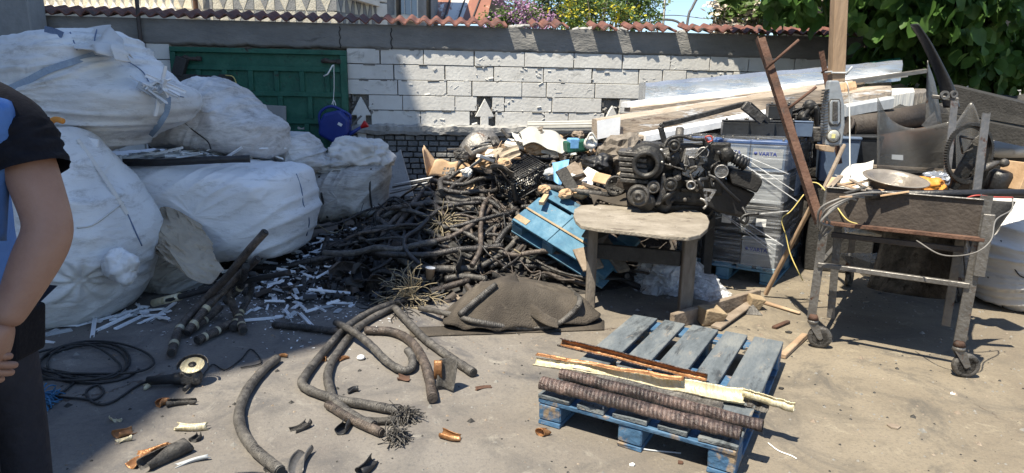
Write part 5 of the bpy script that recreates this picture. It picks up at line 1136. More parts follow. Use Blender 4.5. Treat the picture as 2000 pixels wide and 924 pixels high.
for a in ((355, 792, .02, .12, 5.2, 20, 'cablegr', 'grey curled sheath tube with rusty mouth in the patch of sun by the shade'), (320, 792, .02, .05, 4.5, 60, 'copper', 'rusty mouth piece of the grey curled tube'), (375, 838, .024, .13, 4, 15, 'gold', 'golden curled sheath pointing right in the sun'),
          (383, 858, .017, .05, 4, 80, 'dblack', 'small black curl under the golden sheath'), (288, 758, .018, .03, 4.8, 30, 'gold', 'tiny pale ring of sheath beside the grinder handle'), (228, 822, .02, .03, 3, 100, 'gold', 'small pale torn flake in the shade'),
          (247, 850, .024, .07, 3.4, 70, 'copper', 'brown copper flake hooked over a pale one in the shade'), (243, 862, .02, .04, 3, 60, 'gold', 'pale flake below the hooked brown one'), (325, 900, .034, .17, 5.8, 65, 'cablegr', 'thick dark curled sheath at the bottom edge'),
          (275, 905, .03, .08, 3, 70, 'copper', 'crumpled copper foil at the bottom left'), (300, 885, .035, .12, 2.6, 20, 'copper', 'large wrinkled copper foil beside the thick sheath'), (375, 905, .015, .12, 3.5, 30, 'greyp', 'grey thin sliver of sheath at the bottom edge'),
          (588, 838, .022, .08, 4.4, 65, 'cablegr', 'dark ringed curl lying alone before the long loop'), (672, 838, .024, .1, 4.4, 100, 'cord', 'black shiny curl before the frayed cable'), (690, 766, .02, .05, 3.6, 20, 'cord', 'small black curl within the cable loop'),
          (552, 698, .02, .05, 3, 10, 'copper', 'orange curl at the end of the bowed cable'), (672, 703, .016, .06, 3, 30, 'copper', 'thin orange curl within the big loop'), (635, 703, .016, .04, 4, 70, 'copper', 'small brown curl hugging the loop'),
          (788, 743, .024, .06, 3.2, 0, 'rust', 'rust brown open ring in the sun'), (945, 760, .016, .08, 2.4, 15, 'rust', 'flat rust brown sliver to the right of the cables'), (880, 857, .024, .09, 3.6, -10, 'copper', 'wide copper brown curl on the open ground'),
          (1063, 850, .022, .035, 5.2, 60, 'copper', 'copper ring beside the corner of the front pallet'), (590, 905, .03, .15, 3, 95, 'steel', 'pointed grey shard standing at the bottom edge'), (718, 915, .022, .1, 4.6, 60, 'cord', 'black stub lying at the bottom edge centre'),
          (745, 830, .03, .12, 3.8, 10, 'cablegr', 'torn open sleeve at the lower frayed cable'), (530, 915, .02, .06, 3.2, 80, 'cablegr', 'grey shard beside the near end of the bowed cable')):
    curl(a[0], a[1], a[2], a[3], a[4], a[5], a[6], a[7], taper=rr.uniform(.6, 1), tilt=rr.uniform(-6, 6))
m = M(); c = G(868, 735, .08); m.grid(lambda u, v_: c + V(((u - .5) * .09 + .02 * v_, .02 * sin(u * 4) + .03 * v_, (v_ - .5) * .15)), 8, 8); tag(m.build('sheath_plate', MT['cablegr'], solid=.004), 'dark bent plate of sheath standing beside the thick brown cable', 'scrap')
m = M(); c = G(856, 722, .1); m.grid(lambda u, v_: c + V(((u - .5) * .04, -.02 * sin(v_ * 3), (v_ - .5) * .1)), 4, 8); tag(m.build('sheath_flap', MT['copper'], solid=.003), 'orange flap standing at the thick brown cable', 'scrap')
c = G(705, 698, .012); m = M(); m.lathe([(.002, -.012), (.02, -.006), (.024, 0), (.016, .01), (.002, .014)], c, (0, 0, 1), 12); tag(m.build('stone', MT['white']), 'small pale stone inside the cable loop', 'stone')
c = S(840, 560, .0) + V((0, 0, .1)); m = M(); m.lathe([(.026, -.04), (.036, .04), (.038, .043), (.036, .045), (.033, .042), (.024, -.035)], c, (.1, 0, 1), 24); cu = m.build('paper_cup', MT['card']); tag(cu, 'small paper cup with a pale rim on the cables', 'cup')
m = M(); m.lathe([(.0, .0), (.036, 0)], c + V((0, 0, .04)), (0, 0, 1), 20); m.lathe([(.033, .044), (.037, .044), (.037, .048), (.033, .048)], c, (.1, 0, 1), 24); m.build('rim', MT['white'], cu)
m = M(); m.grid(lambda u, v_: (G(985, 598, .12).lerp(G(1095, 632, .05), u) + V((.02 * sin(u * 5), -.08 * v_ + .03 * sin(u * 6), .05 * sin(pi * u) * sin(pi * (v_ * .9 + .1)) + .03 - .03 * v_))), 24, 8)
tag(m.build('mat_fold', MT['rubber'], solid=.012, sub=1), 'folded lip of brown rubber at the front of the mat', 'mat')
m = M(); m.grid(lambda u, v_: G(800 + 380 * u, 640 + 18 * v_ - 14 * u, .006 + .004 * noise.noise(V((u * 9, v_ * 3, 0)))), 30, 4)
tag(m.build('flat_mat', MT['rubber'], solid=.006), 'flat strip of dark matting under the humped rubber mat', 'mat')
# ================================================================ writing
def text(s, size, p, R, mt_, parent, name='lettering', ext=.0008, bold=0):
    c = bpy.data.curves.new('t', 'FONT'); c.body = s; c.size = size; c.extrude = ext; c.offset = bold; c.align_x = 'CENTER'; c.align_y = 'CENTER'
    t = bpy.data.objects.new('t', c); COL.objects.link(t); bpy.context.view_layer.update()
    me = bpy.data.meshes.new_from_object(t.evaluated_get(bpy.context.evaluated_depsgraph_get())); bpy.data.objects.remove(t)
    me.materials.clear(); me.materials.append(mt_)
    o = bpy.data.objects.new(name, me); COL.objects.link(o); o.parent = parent
    o.matrix_basis = Matrix.Translation(p) @ R.to_4x4(); return o
# ================================================================ pallets
def pallet(label, loc, rz, Wd, Ln, deck, side, seed, nb=5):
    r_ = random.Random(seed); t = thing('pallet', label, 'pallet', loc, rz)
    mwt = wm(t)
    def B(nm, c, d, mt_, bev=.003, R=None):
        m = M(); m.box(c, d, R); 
        # nicked ends
        m.v = [mwt @ (p + V((r_.uniform(-.002, .002), r_.uniform(-.004, .004), r_.uniform(-.0015, .0015)))) for p in m.v]
        return m.build(nm, MT[mt_], t, bevel=bev)
    ws = [.145, .118, .145, .118, .145]; sc = (Wd - .04 * 4 - .0) / sum(ws) ; x = 0
    ws = [w_ * sc for w_ in ws]; gap = .04
    for w_ in ws:
        B('deck_board', (x + w_ / 2, Ln / 2 + r_.uniform(-.003, .003), .133 + r_.uniform(0, .002)), (w_, Ln, .021), deck, R=rot(r_.uniform(-.3, .3))); x += w_ + gap
    for y in (.07, Ln / 2, Ln - .07): B('crossboard', (Wd / 2, y, .1115), (Wd - .004, .14, .020), side)
    for y in (.07, Ln / 2, Ln - .07):
        for x in (.055, Wd / 2, Wd - .055): B('block', (x, y, .0615), (.105, .13, .077), side, .006)
    for x in (.055, Wd / 2, Wd - .055): B('bottom_board', (x, Ln / 2, .0115), (.105, Ln - .006, .02), side)
    return t
pal = pallet('worn blue pallet in the foreground carrying the cut cable sheaths', V((.125, 2.605, 0)), -29.6, .845, 1.26, 'palwood', 'palblue', 1)
PM = wm(pal)
def shell(p0, p1, r0, r1, arc, open_, mo, mi_=None, wav=.01, name='cable_sheath', label='', sag=0, n=60, na=14, squash=1.0, inner_part=None, bend=(0, 0)):
    p0, p1 = V(p0), V(p1); d, sd, up = basis(p1 - p0); m = M(); Ln = (p1 - p0).length
    o_ = radians(open_)
    def fn(u, v_):
        a = o_ + pi + (v_ - .5) * arc * (1 + .12 * noise.noise(V((u * 7, 3, r0 * 99)))); r_ = r0 + (r1 - r0) * u; r_ *= 1 + .1 * noise.noise(V((u * 9, v_ * 2, 7)))
        c = p0.lerp(p1, u) + sd * (wav * noise.noise(V((u * 4, 1, r0 * 50))) + bend[0] * sin(pi * u)) + up * (wav * .5 * noise.noise(V((u * 4, 5, r0 * 50))) + bend[1] * sin(pi * u) - sag * sin(pi * u))
        e = .006 * noise.noise(V((u * 30, round(v_), 2))) if v_ in (0, 1) else 0
        return c + sd * (cos(a) * (r_ + e)) + up * (sin(a) * (r_ + e) * squash)
    m.grid(fn, n, na)
    m.uv = [[(c[1], c[0] * Ln) for c in u] for u in m.uv]
    o = m.build(name, mo, solid=.004)
    md = o.modifiers['solid']; md.offset = -1 if False else 0
    if isinstance(mo, (list, tuple)) and len(mo) > 1: md.material_offset = 1; md.offset = 1
    tag(o, label, 'cable sheath', 'cut cable sheaths on the front pallet'); return o
Z = .165
shell(G(1058, 748, .19), G(1447, 848, .18), .036, .031, 4.6, -75, MT['sheath'], name='cable_sheath', label='thick shiny black bronze ribbed sheath nearest the front edge of the pallet', squash=.8)
shell(G(1095, 730, .185), G(1490, 832, .18), .024, .025, 5.4, -60, MT['sheath'], label='rounder ribbed black sheath second from the front, sticking out right')
shell(G(1115, 720, .21), G(1413, 788, .17), .04, .035, 2.2, 90, MT['cablegr'], label='flat dull grey black strip of sheath in the middle of the pallet', squash=.55)
shell(G(1042, 702, .2), G(1455, 768, .19), .03, .055, 2.9, 78, MT['gold'], label='pale golden half shell of sheath opening upwards, widest at its right end', squash=.8, wav=.03)
shell(G(1048, 690, .21), G(1335, 738, .215), .014, .02, 2.4, 80, MT['copper'], label='orange strip of wrapping lying inside the golden half shell', squash=.6, wav=.02)
shell(G(1092, 668, .19), G(1380, 738, .175), .026, .022, 4.3, 40, [MT['sheath'], MT['copper']], label='dark sheath with orange inside farthest back on the pallet', squash=.7)
shell(G(1452, 766, .19), G(1551, 796, .18), .017, .02, 4.8, 90, MT['gold'], label='narrow pale golden tube sticking out beyond the right side of the pallet')
shell(G(1450, 778, .17), G(1500, 792, .17), .03, .03, 2.6, 60, MT['cablegr'], label='short black stub of sheath under the pale golden tube')
m = M(); m.tube(spline([G(1178, 795, .16), G(1180, 808, .11), G(1200, 822, .05), G(1225, 835, .03), G(1252, 870, .01), G(1262, 878, .006), G(1330, 885, .005)]), .0035, 6); tag(m.build('thin_wire', MT['greyp']), 'thin pale wire dangling over the front edge of the near pallet', 'wire')
for x, y, k in ((1505, 740, 0),):
    m = M(); m.tube(spline([G(1500, 865, .004), G(1520, 880, .004), G(1545, 890, .004), G(1556, 896, .004)]), .003, 5); tag(m.build('thin_wire', MT['white']), 'short white thread on the ground right of the near pallet', 'wire')
# ---------------------------------------------------------------- beams and sticks on the ground
def plank(p, q, w_, h_, mt_, label, name='plank', cat='plank', up=(0, 0, 1), bev=.004, group=None, jag=.004):
    m = M(); m.beam(p, q, w_, h_, up); r_ = random.Random(int(V(p).x * 1000)); m.v = [a + V((r_.uniform(-jag, jag), r_.uniform(-jag, jag), r_.uniform(-jag, jag))) for a in m.v]
    o = m.build(name, MT[mt_] if isinstance(mt_, str) else mt_, bevel=bev); tag(o, label, cat, group); return o
plank(G(1312, 628, .05), G(1482, 578, .05), .04, .1, 'oldwood', 'old brown beam on edge on the ground behind the front pallet')
def chunk(c, s, mt_, label, seed):
    r_ = random.Random(seed); m = M(); m.box(c + V((0, 0, s[2] / 2)), s, rot(r_.uniform(0, 90), r_.uniform(-12, 12), r_.uniform(-12, 12))); m.v = [p + V((r_.uniform(-.012, .012), r_.uniform(-.012, .012), r_.uniform(-.01, .01))) for p in m.v]
    for p in m.v: p.z = max(p.z, .002)
    o = m.build('wood_block', MT[mt_], bevel=.008, seg=2); tag(o, label, 'wood block'); return o
chunk(G(1386, 632), (.14, .12, .11), 'endwood', 'splintered pale wood block at the near end of the old beam', 1); chunk(G(1474, 604), (.1, .09, .1), 'endwood', 'smaller splintered wood block at the far end of the old beam', 2)
plank(G(1398, 640, .02), G(1470, 590, .03), .07, .02, 'oldwood', 'flat grey board lying beside the old beam'); plank(G(1528, 696, .015), G(1572, 655, .02), .035, .03, 'rawwood', 'short broken stick on the ground by the left wheel of the trolley')
plank(G(1490, 590, .012), G(1562, 612, .012), .03, .015, 'rawwood', 'thin pale lath flat on the ground between pallet and trolley'); plank(G(1512, 640, .01), G(1540, 628, .012), .03, .015, 'rust', 'tiny rust red splinter left of the trolley wheel')
plank(G(1495, 575, .02), W(1585, 402, 4.25), .028, .02, 'rawwood', 'long pale lath leaning against the wrapped batteries', up=(1, 0, 0)); 
m = M(); c = G(1470, 615); m.prism([c + V(a) for a in ((-.05, 0, .003), (.06, -.02, .003), (.02, .05, .05), (-.03, .04, .03))], (0, .008, .004)); tag(m.build('slate_shard', MT['castiron']), 'dark angular shard lying on the ground right of the beam', 'shard')
for k, (x, y) in enumerate(((1790, 562), (1525, 760), (1745, 835), (1860, 770), (1330, 905), (1540, 650), (1690, 590), (1235, 910))):
    c = G(x, y); r_ = random.Random(k); m = M(); s = r_.uniform(.012, .03); m.prism([c + V((cos(a) * s * r_.uniform(.5, 1.2), sin(a) * s * r_.uniform(.4, 1), .002)) for a in (0, 1.2, 2.4, 3.7, 5)], (0, 0, .006)); tag(m.build('debris_chip', MT[['rust', 'dblack', 'oldwood', 'white'][k % 4]]), 'small flat chip of debris on the open ground at the right', 'debris chip', 'small chips on the open ground')
c = G(1792, 566); m = M(); m.lathe([(.03, 0), (.03, .05), (.022, .055), (.0, .055)], c, (0, 0, 1), 16); tag(m.build('tin_lid', MT['steel']), 'small rusty tin on the ground in the shade of the trolley', 'tin')
# ---------------------------------------------------------------- bench
bn = thing('workbench', 'low bench with rounded concrete grey top on heavy wooden legs under the engine', 'workbench', (1.0, 4.5, 0))
BZ = .60
LG = dict(FL=(G(1152, 600), .065), FR=(G(1336, 620), .085), BL=(V((.88, 4.98, 0)), .065), BR=(V((1.56, 4.98, 0)), .075))
for k, (p, w_) in LG.items():
    m = M(); m.beam(p, p + V((0, 0, BZ - .045)), w_, w_ * .8, (0, 1, 0)); m.build('leg', MT['legwood' if k[1] == 'L' or k == 'FR' else 'dblack'], bn, bevel=.006)
zt = BZ - .2
m = M(); m.beam(LG['FL'][0] + V((.034, .02, zt)), LG['FR'][0] + V((-.044, .02, zt)), .04, .1); m.build('stretcher', MT['dblack'], bn, bevel=.004)
m = M(); m.beam(LG['FL'][0] + V((0, .05, zt + .1)), LG['BL'][0] + V((0, -.05, zt + .1)), .04, .08); m.build('stretcher', MT['dblack'], bn, bevel=.004)
m = M(); m.beam(LG['FR'][0] + V((0, .05, zt + .1)), LG['BR'][0] + V((0, -.05, zt + .1)), .04, .08); m.build('stretcher', MT['dblack'], bn, bevel=.004)
m = M(); m.beam(LG['FL'][0] + V((.05, .05, zt)), LG['BL'][0] + V((.0, -.05, zt - .12)), .03, .04); m.build('brace', MT['legwood'], bn)
m = M(); q = [LG['FL'][0] + V((-.02, .1, 0)), LG['FR'][0] + V((.08, .1, 0)), LG['BR'][0] + V((.06, .08, 0)), LG['BL'][0] + V((-.06, .08, 0))]; m.prism([a + V((0, 0, BZ - .04)) for a in q], (0, 0, .035)); m.build('deck', MT['dblack'], bn, bevel=.004)
m = M(); ol = [(1120, 420), (1122, 408), (1135, 401), (1165, 399), (1215, 402), (1262, 410), (1300, 418), (1318, 414), (1335, 408), (1360, 410), (1380, 420), (1386, 432), (1382, 446), (1368, 458), (1345, 463), (1300, 460), (1230, 452), (1170, 446), (1135, 440), (1124, 430)]
tp = [G(x, y, BZ + .028) for x, y in ol]
m.prism([p - V((0, 0, .026)) for p in tp], (0, 0, .026)); m.build('top', MT['concrete'], bn, bevel=.005, seg=2)
m = M(); A = [G(1160, 402, BZ + .03), G(1175, 392, BZ + .06), G(1235, 400, BZ + .05), G(1262, 408, BZ + .03)]; B = [W(1150, 380, 5.0), W(1200, 372, 5.0), W(1240, 366, 5.0), W(1262, 385, 5.0)]
A = spline(A, 8); B = spline(B, 8); m.grid(lambda a, b: A[int(round(a * 24))].lerp(B[int(round(a * 24))], b) + V((0, 0, .02 * sin(a * 9 + b * 3))), 24, 10); tag(m.build('canvas_sheet', MT['rubber'], solid=.006), 'stiff brown canvas sheet draped on the back of the bench under the engine', 'sheet')
# crumpled film under the bench
for k, (cx, cy, Y, rx, rz2, sd_) in enumerate(((1290, 548, 4.75, .2, .13, 3), (1350, 565, 4.7, .19, .09, 8), (1325, 530, 4.95, .16, .1, 12), (1385, 578, 4.6, .11, .05, 15))):
    m = M(); f_ = crum(cx, cy, Y, rx, rz2, sd_); m.grid(lambda a, b: (lambda p: V((p.x, p.y, max(.004, p.z))))(f_(a, b) + V((.03 * ridge(f_(a, b), 9), 0, .03 * ridge(f_(a, b), 7)))), 70, 34, smooth=False)
    tag(m.build('plastic_film', MT['film2']), ['largest crumpled clear plastic film lump under the bench', 'flat crumpled film lump right of the largest under the bench', 'film lump behind the bench legs', 'small end of crumpled film lying in the sun beside the bench'][k], 'plastic film')
# ================================================================ engine
en = thing('car_engine', 'greasy black car engine with pulleys facing the camera standing on the bench', 'engine', (1.2, 4.7, BZ))
AX = V((-.22, -1, -.02)).normalized()
def cyl(nm, px_, py_, Y, r_, ln, mt_='iron', prof=None, ax=AX, n=32, par=None, off=0):
    c = W(px_, py_, Y); m = M()
    m.lathe(prof or [(r_, 0), (r_, ln * .85), (r_ * .93, ln), (0.0, ln)], c, ax, n); return m.build(nm, MT[mt_], par or en)
def blk(nm, px_, py_, Y, d, mt_='iron', R=None, bev=.012, jit=.0, seed=0):
    m = M(); m.box(W(px_, py_, Y), d, R); r_ = random.Random(seed); m.v = [p + V((r_.uniform(-jit, jit), r_.uniform(-jit, jit), r_.uniform(-jit, jit))) for p in m.v]; return m.build(nm, MT[mt_], en, bevel=bev, seg=2)
blk('engine_block', 1330, 325, 4.86, (.62, .42, .36), 'iron', rot(-12, 0, 0), .02, .03, 1)
blk('crankcase', 1320, 365, 4.82, (.5, .36, .22), 'iron', rot(-12, 0, 6), .03, .03, 2)
m = M()                                                            # finned cylinder head at the left
for k in range(6): m.box(W(1236 + k * .8, 298 + k * 10.2, 4.72), (.2, .34, .03), rot(-12, 0, 3))
m.box(W(1244, 323, 4.74), (.17, .3, .24), rot(-12, 0, 3)); m.build('cylinder_head', MT['castiron'], en, bevel=.006)
cyl('crank_pulley', 1262, 318, 4.62, .14, .1, 'iron', [(.13, -.06), (.145, -.05), (.145, .0), (.15, .005), (.15, .02), (.132, .028), (.132, .034), (.138, .04), (.128, .05), (.128, .06), (.12, .066), (.1, .068), (.096, .13), (.088, .136), (.068, .136), (.062, .07), (.045, .06), (.04, .055), (.0, .055)], n=48)
cyl('pump_pulley', 1306, 309, 4.58, .07, .07, 'iron', [(.078, -.1), (.082, -.08), (.076, -.06), (.082, -.04), (.076, -.02), (.08, 0), (.076, .02), (.068, .028), (.02, .03), (.018, .045), (.0, .045)])
for k in range(4):
    a = k * pi / 2 + .5; c = W(1303, 311, 4.545); m = M(); m.lathe([(.009, 0), (.009, .012), (0, .012)], c + V((cos(a) * .042, -.01, sin(a) * .042)), AX, 6); m.build('bolt', MT['alu'], en)
for px_, py_, r_, mt_ in ((1317, 284, .042, 'iron'), (1276, 365, .046, 'castiron'), (1310, 360, .048, 'iron')):
    cyl('idler_pulley', px_, py_, 4.52, r_, .05, mt_, [(r_ * .5, -.12), (r_, -.03), (r_, .0), (r_ * .9, .006), (r_, .012), (r_, .02), (r_ * .8, .024), (r_ * .72, .018), (r_ * .5, .018), (r_ * .45, .026), (0, .026)], n=36)
cyl('compressor_pulley', 1247, 383, 4.5, .07, .1, 'castiron', [(.05, -.16), (.076, -.1), (.08, -.06), (.072, -.05), (.08, -.04), (.072, -.03), (.08, -.02), (.076, 0), (.062, .01), (.058, .004), (.04, .004), (.036, .03), (.018, .034), (.016, .028), (0, .028)], n=40)
cyl('compressor_body', 1262, 388, 4.68, .07, .16, 'iron')
cyl('alternator', 1295, 395, 4.72, .06, .12, 'castiron')
m = M()                                                            # light alloy front casting
m.prism([W(x, y, 4.6) for x, y in ((1340, 290), (1366, 288), (1372, 300), (1384, 308), (1380, 330), (1366, 345), (1350, 350), (1332, 342), (1334, 318))], (0, .09, 0)); m.build('timing_cover', MT['alu'], en, bevel=.01, seg=2)
for px_, py_, r_ in ((1350, 318, .045), (1373, 298, .042)):
    cyl('port', px_, py_, 4.6, r_, .03, 'alu', [(r_, -.02), (r_, .02), (r_ * .82, .024), (r_ * .7, .01), (r_ * .68, -.015), (0, -.016)])
    cyl('port_shadow', px_ - 1, py_, 4.57, r_, .0, 'pblack', [(r_ * .62, .0), (r_ * .5, -.004), (0, -.004)])
m = M(); m.prism([W(x, y, 4.62) for x, y in ((1372, 284), (1388, 282), (1400, 290), (1405, 312), (1398, 335), (1384, 345), (1380, 320), (1384, 300))], (0, .22, 0)); m.build('valve_cover', MT['pblack'], en, bevel=.018, seg=3)
cyl('intake_pipe', 1409, 335, 4.5, .045, .1, 'pblack', [(.05, -.14), (.05, -.02), (.047, .03), (.043, .03), (.038, .02), (.036, -.05), (0, -.05)])
cyl('pipe_ring', 1409, 335, 4.467, .046, .01, 'alu', [(.046, 0), (.048, .004), (.046, .008), (.042, .008), (.042, 0)])
m = M(); m.prism([W(x, y, 4.55) for x, y in ((1424, 338), (1432, 330), (1475, 338), (1490, 352), (1488, 362), (1478, 378), (1465, 372), (1430, 360))], (.04, .24, 0)); m.build('intake_box', MT['dblack'], en, bevel=.012, seg=2)
m = M(); m.prism([W(x, y, 4.62) for x, y in ((1380, 345), (1400, 340), (1440, 362), (1478, 378), (1468, 392), (1456, 408), (1455, 428), (1440, 424), (1400, 415), (1374, 400), (1366, 372))], (.0, .2, 0)); m.build('plastic_manifold', MT['pblack'], en, bevel=.02, seg=3)
m = M(); P_ = spline([W(1412, 296, 4.6), W(1425, 304, 4.58), W(1440, 312, 4.56), W(1456, 322, 4.56)], 9); m.tube(P_, [.036 if k % 3 else .05 for k in range(len(P_))], 14); m.build('corrugated_hose', MT['pblack'], en)
cyl('sensor_housing', 1418, 300, 4.6, .05, .08, 'iron'); cyl('hose_stub', 1403, 298, 4.55, .018, .05, 'pblack')
m = M(); o1 = [(1373, 368), (1400, 371), (1386, 394), (1378, 392)]; i1 = [(1381, 374), (1391, 376), (1384, 386), (1381, 385)]
O_ = [W(x, y, 4.5) for x, y in o1]; I_ = [W(x, y, 4.5) for x, y in i1]
m.add(O_ + I_ + [p + V((0, .03, 0)) for p in O_ + I_], [(0, 1, 5, 4), (1, 2, 6, 5), (2, 3, 7, 6), (3, 0, 4, 7), (0, 8, 9, 1), (1, 9, 10, 2), (2, 10, 11, 3), (3, 11, 8, 0), (4, 5, 13, 12), (5, 6, 14, 13), (6, 7, 15, 14), (7, 4, 12, 15)]); m.build('bracket', MT['alu'], en)
m = M(); m.prism([W(x, y, 4.52) for x, y in ((1292, 345), (1298, 338), (1302, 352), (1304, 372), (1290, 400), (1278, 402), (1288, 380))], (0, .04, 0)); m.build('bracket', MT['castiron'], en, bevel=.005)
m = M(); m.tube(spline([W(1316, 372, 4.53), W(1300, 385, 4.52), W(1288, 396, 4.55), W(1282, 404, 4.58)]), .018, 8); m.build('strut', MT['iron'], en)
m = M(); m.tube(spline([W(1358, 362, 4.55), W(1370, 366, 4.5), W(1366, 352, 4.5), W(1385, 350, 4.52)]), .016, 8); m.build('coolant_hose', MT['pblack'], en)
cyl('thermostat', 1350, 362, 4.52, .03, .05, 'alu', [(.034, -.05), (.034, 0), (.028, .01), (.022, .0), (.02, -.03), (0, -.03)])
m = M(); m.tube(spline([W(1368, 388, 4.52), W(1376, 392, 4.5), W(1380, 400, 4.5), W(1374, 408, 4.5)]), .009, 8); m.build('small_pipe', MT['alu'], en)
m = M(); m.tube(spline([W(1296, 290, 4.6), W(1306, 272, 4.62), W(1330, 266, 4.62), W(1355, 272, 4.6), W(1376, 272, 4.58)]), .014, 8); m.build('fuel_rail', MT['iron'], en)
m = M(); m.tube(spline([W(1382, 276, 4.56), W(1378, 268, 4.55), W(1388, 266, 4.54), W(1391, 274, 4.54), W(1382, 278, 4.54)]), .006, 6); m.build('red_wire', MT['redw'], en)
m = M(); m.tube(spline([W(1384, 342, 4.5), W(1400, 350, 4.46), W(1420, 372, 4.46), W(1445, 395, 4.5)]), .012, 6); m.build('rubber_strap', MT['pblack'], en)
m = M(); m.tube(spline([W(1450, 405, 4.55), W(1460, 425, 4.5), W(1455, 436, 4.5), W(1447, 430, 4.5), W(1456, 420, 4.5), W(1482, 417, 4.48)]), .012, 6); m.build('hanging_strap', MT['pblack'], en)
m = M(); m.prism([W(x, y, 4.62) for x, y in ((1366, 352), (1384, 350), (1392, 366), (1372, 372))], (0, .1, 0)); m.build('alloy_boss', MT['alu'], en, bevel=.008)
r2 = random.Random(5)
for k in range(46):                                                # brackets, lugs, pipes, bolts over the front
    px_, py_ = r2.uniform(1290, 1400), r2.uniform(280, 392); Y = r2.uniform(4.56, 4.64)
    if k % 3 == 0: cyl('bolt', px_, py_, Y, r2.uniform(.008, .02), .02, r2.choice(('iron', 'castiron', 'alu')), n=10)
    elif k % 3 == 1: blk('lug', px_, py_, Y, (r2.uniform(.02, .08), .05, r2.uniform(.02, .07)), r2.choice(('iron', 'castiron', 'iron')), rot(r2.uniform(-30, 30), 0, r2.uniform(-60, 60)), .004, .008, k)
    else:
        a = W(px_, py_, Y - .02); m = M(); m.tube(spline([a, a + V((r2.uniform(-.06, .06), -.03, r2.uniform(-.06, .06))), a + V((r2.uniform(-.1, .1), 0, r2.uniform(-.1, .1)))]), r2.uniform(.005, .012), 6); m.build('pipe', MT[r2.choice(('iron', 'pblack', 'castiron'))], en)
# bracket arm above the engine
m = M(); bp = [W(1298, 278, 4.95), W(1290, 248, 4.95), W(1296, 243, 4.95), W(1330, 236, 4.97), W(1450, 204, 5.05), W(1462, 203, 5.05), W(1500, 238, 5.1)]
for a, b in zip(bp[:-1], bp[1:]): m.beam(a, b, .04, .038)
tag(m.build('bent_steel_bar', MT['iron'], bevel=.004), 'long dark steel arm bent over the top of the engine', 'steel arm')
m = M(); m.tube([W(1328, 250, 4.85), W(1325, 285, 4.8)], .03, 10); m.build('oil_filter', MT['castiron'], en)
m = M(); m.beam(W(1452, 205, 4.98), W(1490, 236, 5.0), .03, .07); tag(m.build('steel_flange', MT['castiron'], bevel=.006), 'grey flanged piece at the right end of the bent steel arm', 'steel part')
wd = thing('wheel_disc', 'small dark wheel disc with holes behind the left of the engine', 'wheel', W(1203, 362, 4.95))
m = M(); m.lathe([(.05, 0), (.075, .0), (.08, .02), (.075, .04), (.06, .03), (.02, .02), (0, .02)], W(1203, 362, 4.95), AX, 28); m.build('rim', MT['castiron'], wd)
m = M(); 
for k in range(5): m.lathe([(.012, 0), (0, .001)], W(1203, 362, 4.92) + V((cos(k * 1.256) * .045, -.012, sin(k * 1.256) * .045)), AX, 10)
m.build('holes', MT['pblack'], wd)
m = M(); m.beam(W(1205, 356, 4.8), W(1240, 368, 4.78), .02, .06); m.lathe([(.012, 0), (.012, .03), (0, .03)], W(1222, 352, 4.78), AX, 10); tag(m.build('mount_plate', MT['rustdark'], bevel=.008), 'rusty perforated mount plate between wheel disc and engine', 'steel part')
# ================================================================ battery stack
RZB = -32.5; bo = V((1.376, 5.26, 0)); pallet('bright blue pallet carrying the wrapped stack of batteries', bo, RZB, .8, 1.2, 'bluewood', 'bluewood', 4)
RB = rot(RZB); 
def bl_(x, y, z): return bo + RB @ V((x, y, z))
BPROTO = {}
def battery(px_, py_, pz, w_, d_, h_, col, lid, label, labelkind=0, rz=RZB, grp='batteries wrapped on the pallet'):
    t = thing('car_battery', label, 'battery', (px_, py_, pz), rz, grp); R_ = rot(rz); c = V((px_, py_, pz))
    m = M(); m.box(c + V((0, 0, h_ * .41)), (w_, d_, h_ * .82), R_)
    m.build('case', MT[col], t, bevel=.004)
    m = M(); m.box(c + V((0, 0, h_ * .89)), (w_ + .004, d_ + .004, h_ * .12), R_); m.build('lid', MT[lid], t, bevel=.006)
    for s_ in (-1, 1):
        m = M(); m.lathe([(.009, 0), (.008, .016), (0, .016)], c + R_ @ V((s_ * w_ * .36, -d_ * .3, h_ * .95)), (0, 0, 1), 10); m.build('terminal', MT['steel'], t)
    if labelkind:
        m = M(); lw, lh = (w_ * .86, h_ * .6) if labelkind == 2 else (.075, .06); 
        m.box(c + R_ @ V((.0, -d_ / 2 - .0015, h_ * .42)), (lw, .002, lh), R_); m.build('sticker', MT['batg' if labelkind == 2 else 'white'], t)
        if labelkind == 2:
            text('VARTA', .042, V((.0, -d_ / 2 - .0035, h_ * .55)), Matrix.Rotation(pi / 2, 3, 'X'), MT['ink'], t, bold=.0012)
            m = M(); m.lathe([(.013, 0), (.013, .0015), (0, .0015)], c + R_ @ V((-.088, -d_ / 2 - .003, h_ * .56)), R_ @ V((0, -1, 0)), 20); m.build('emblem', MT['ink'], t)
    return t
HB_ = .25; lay = 4
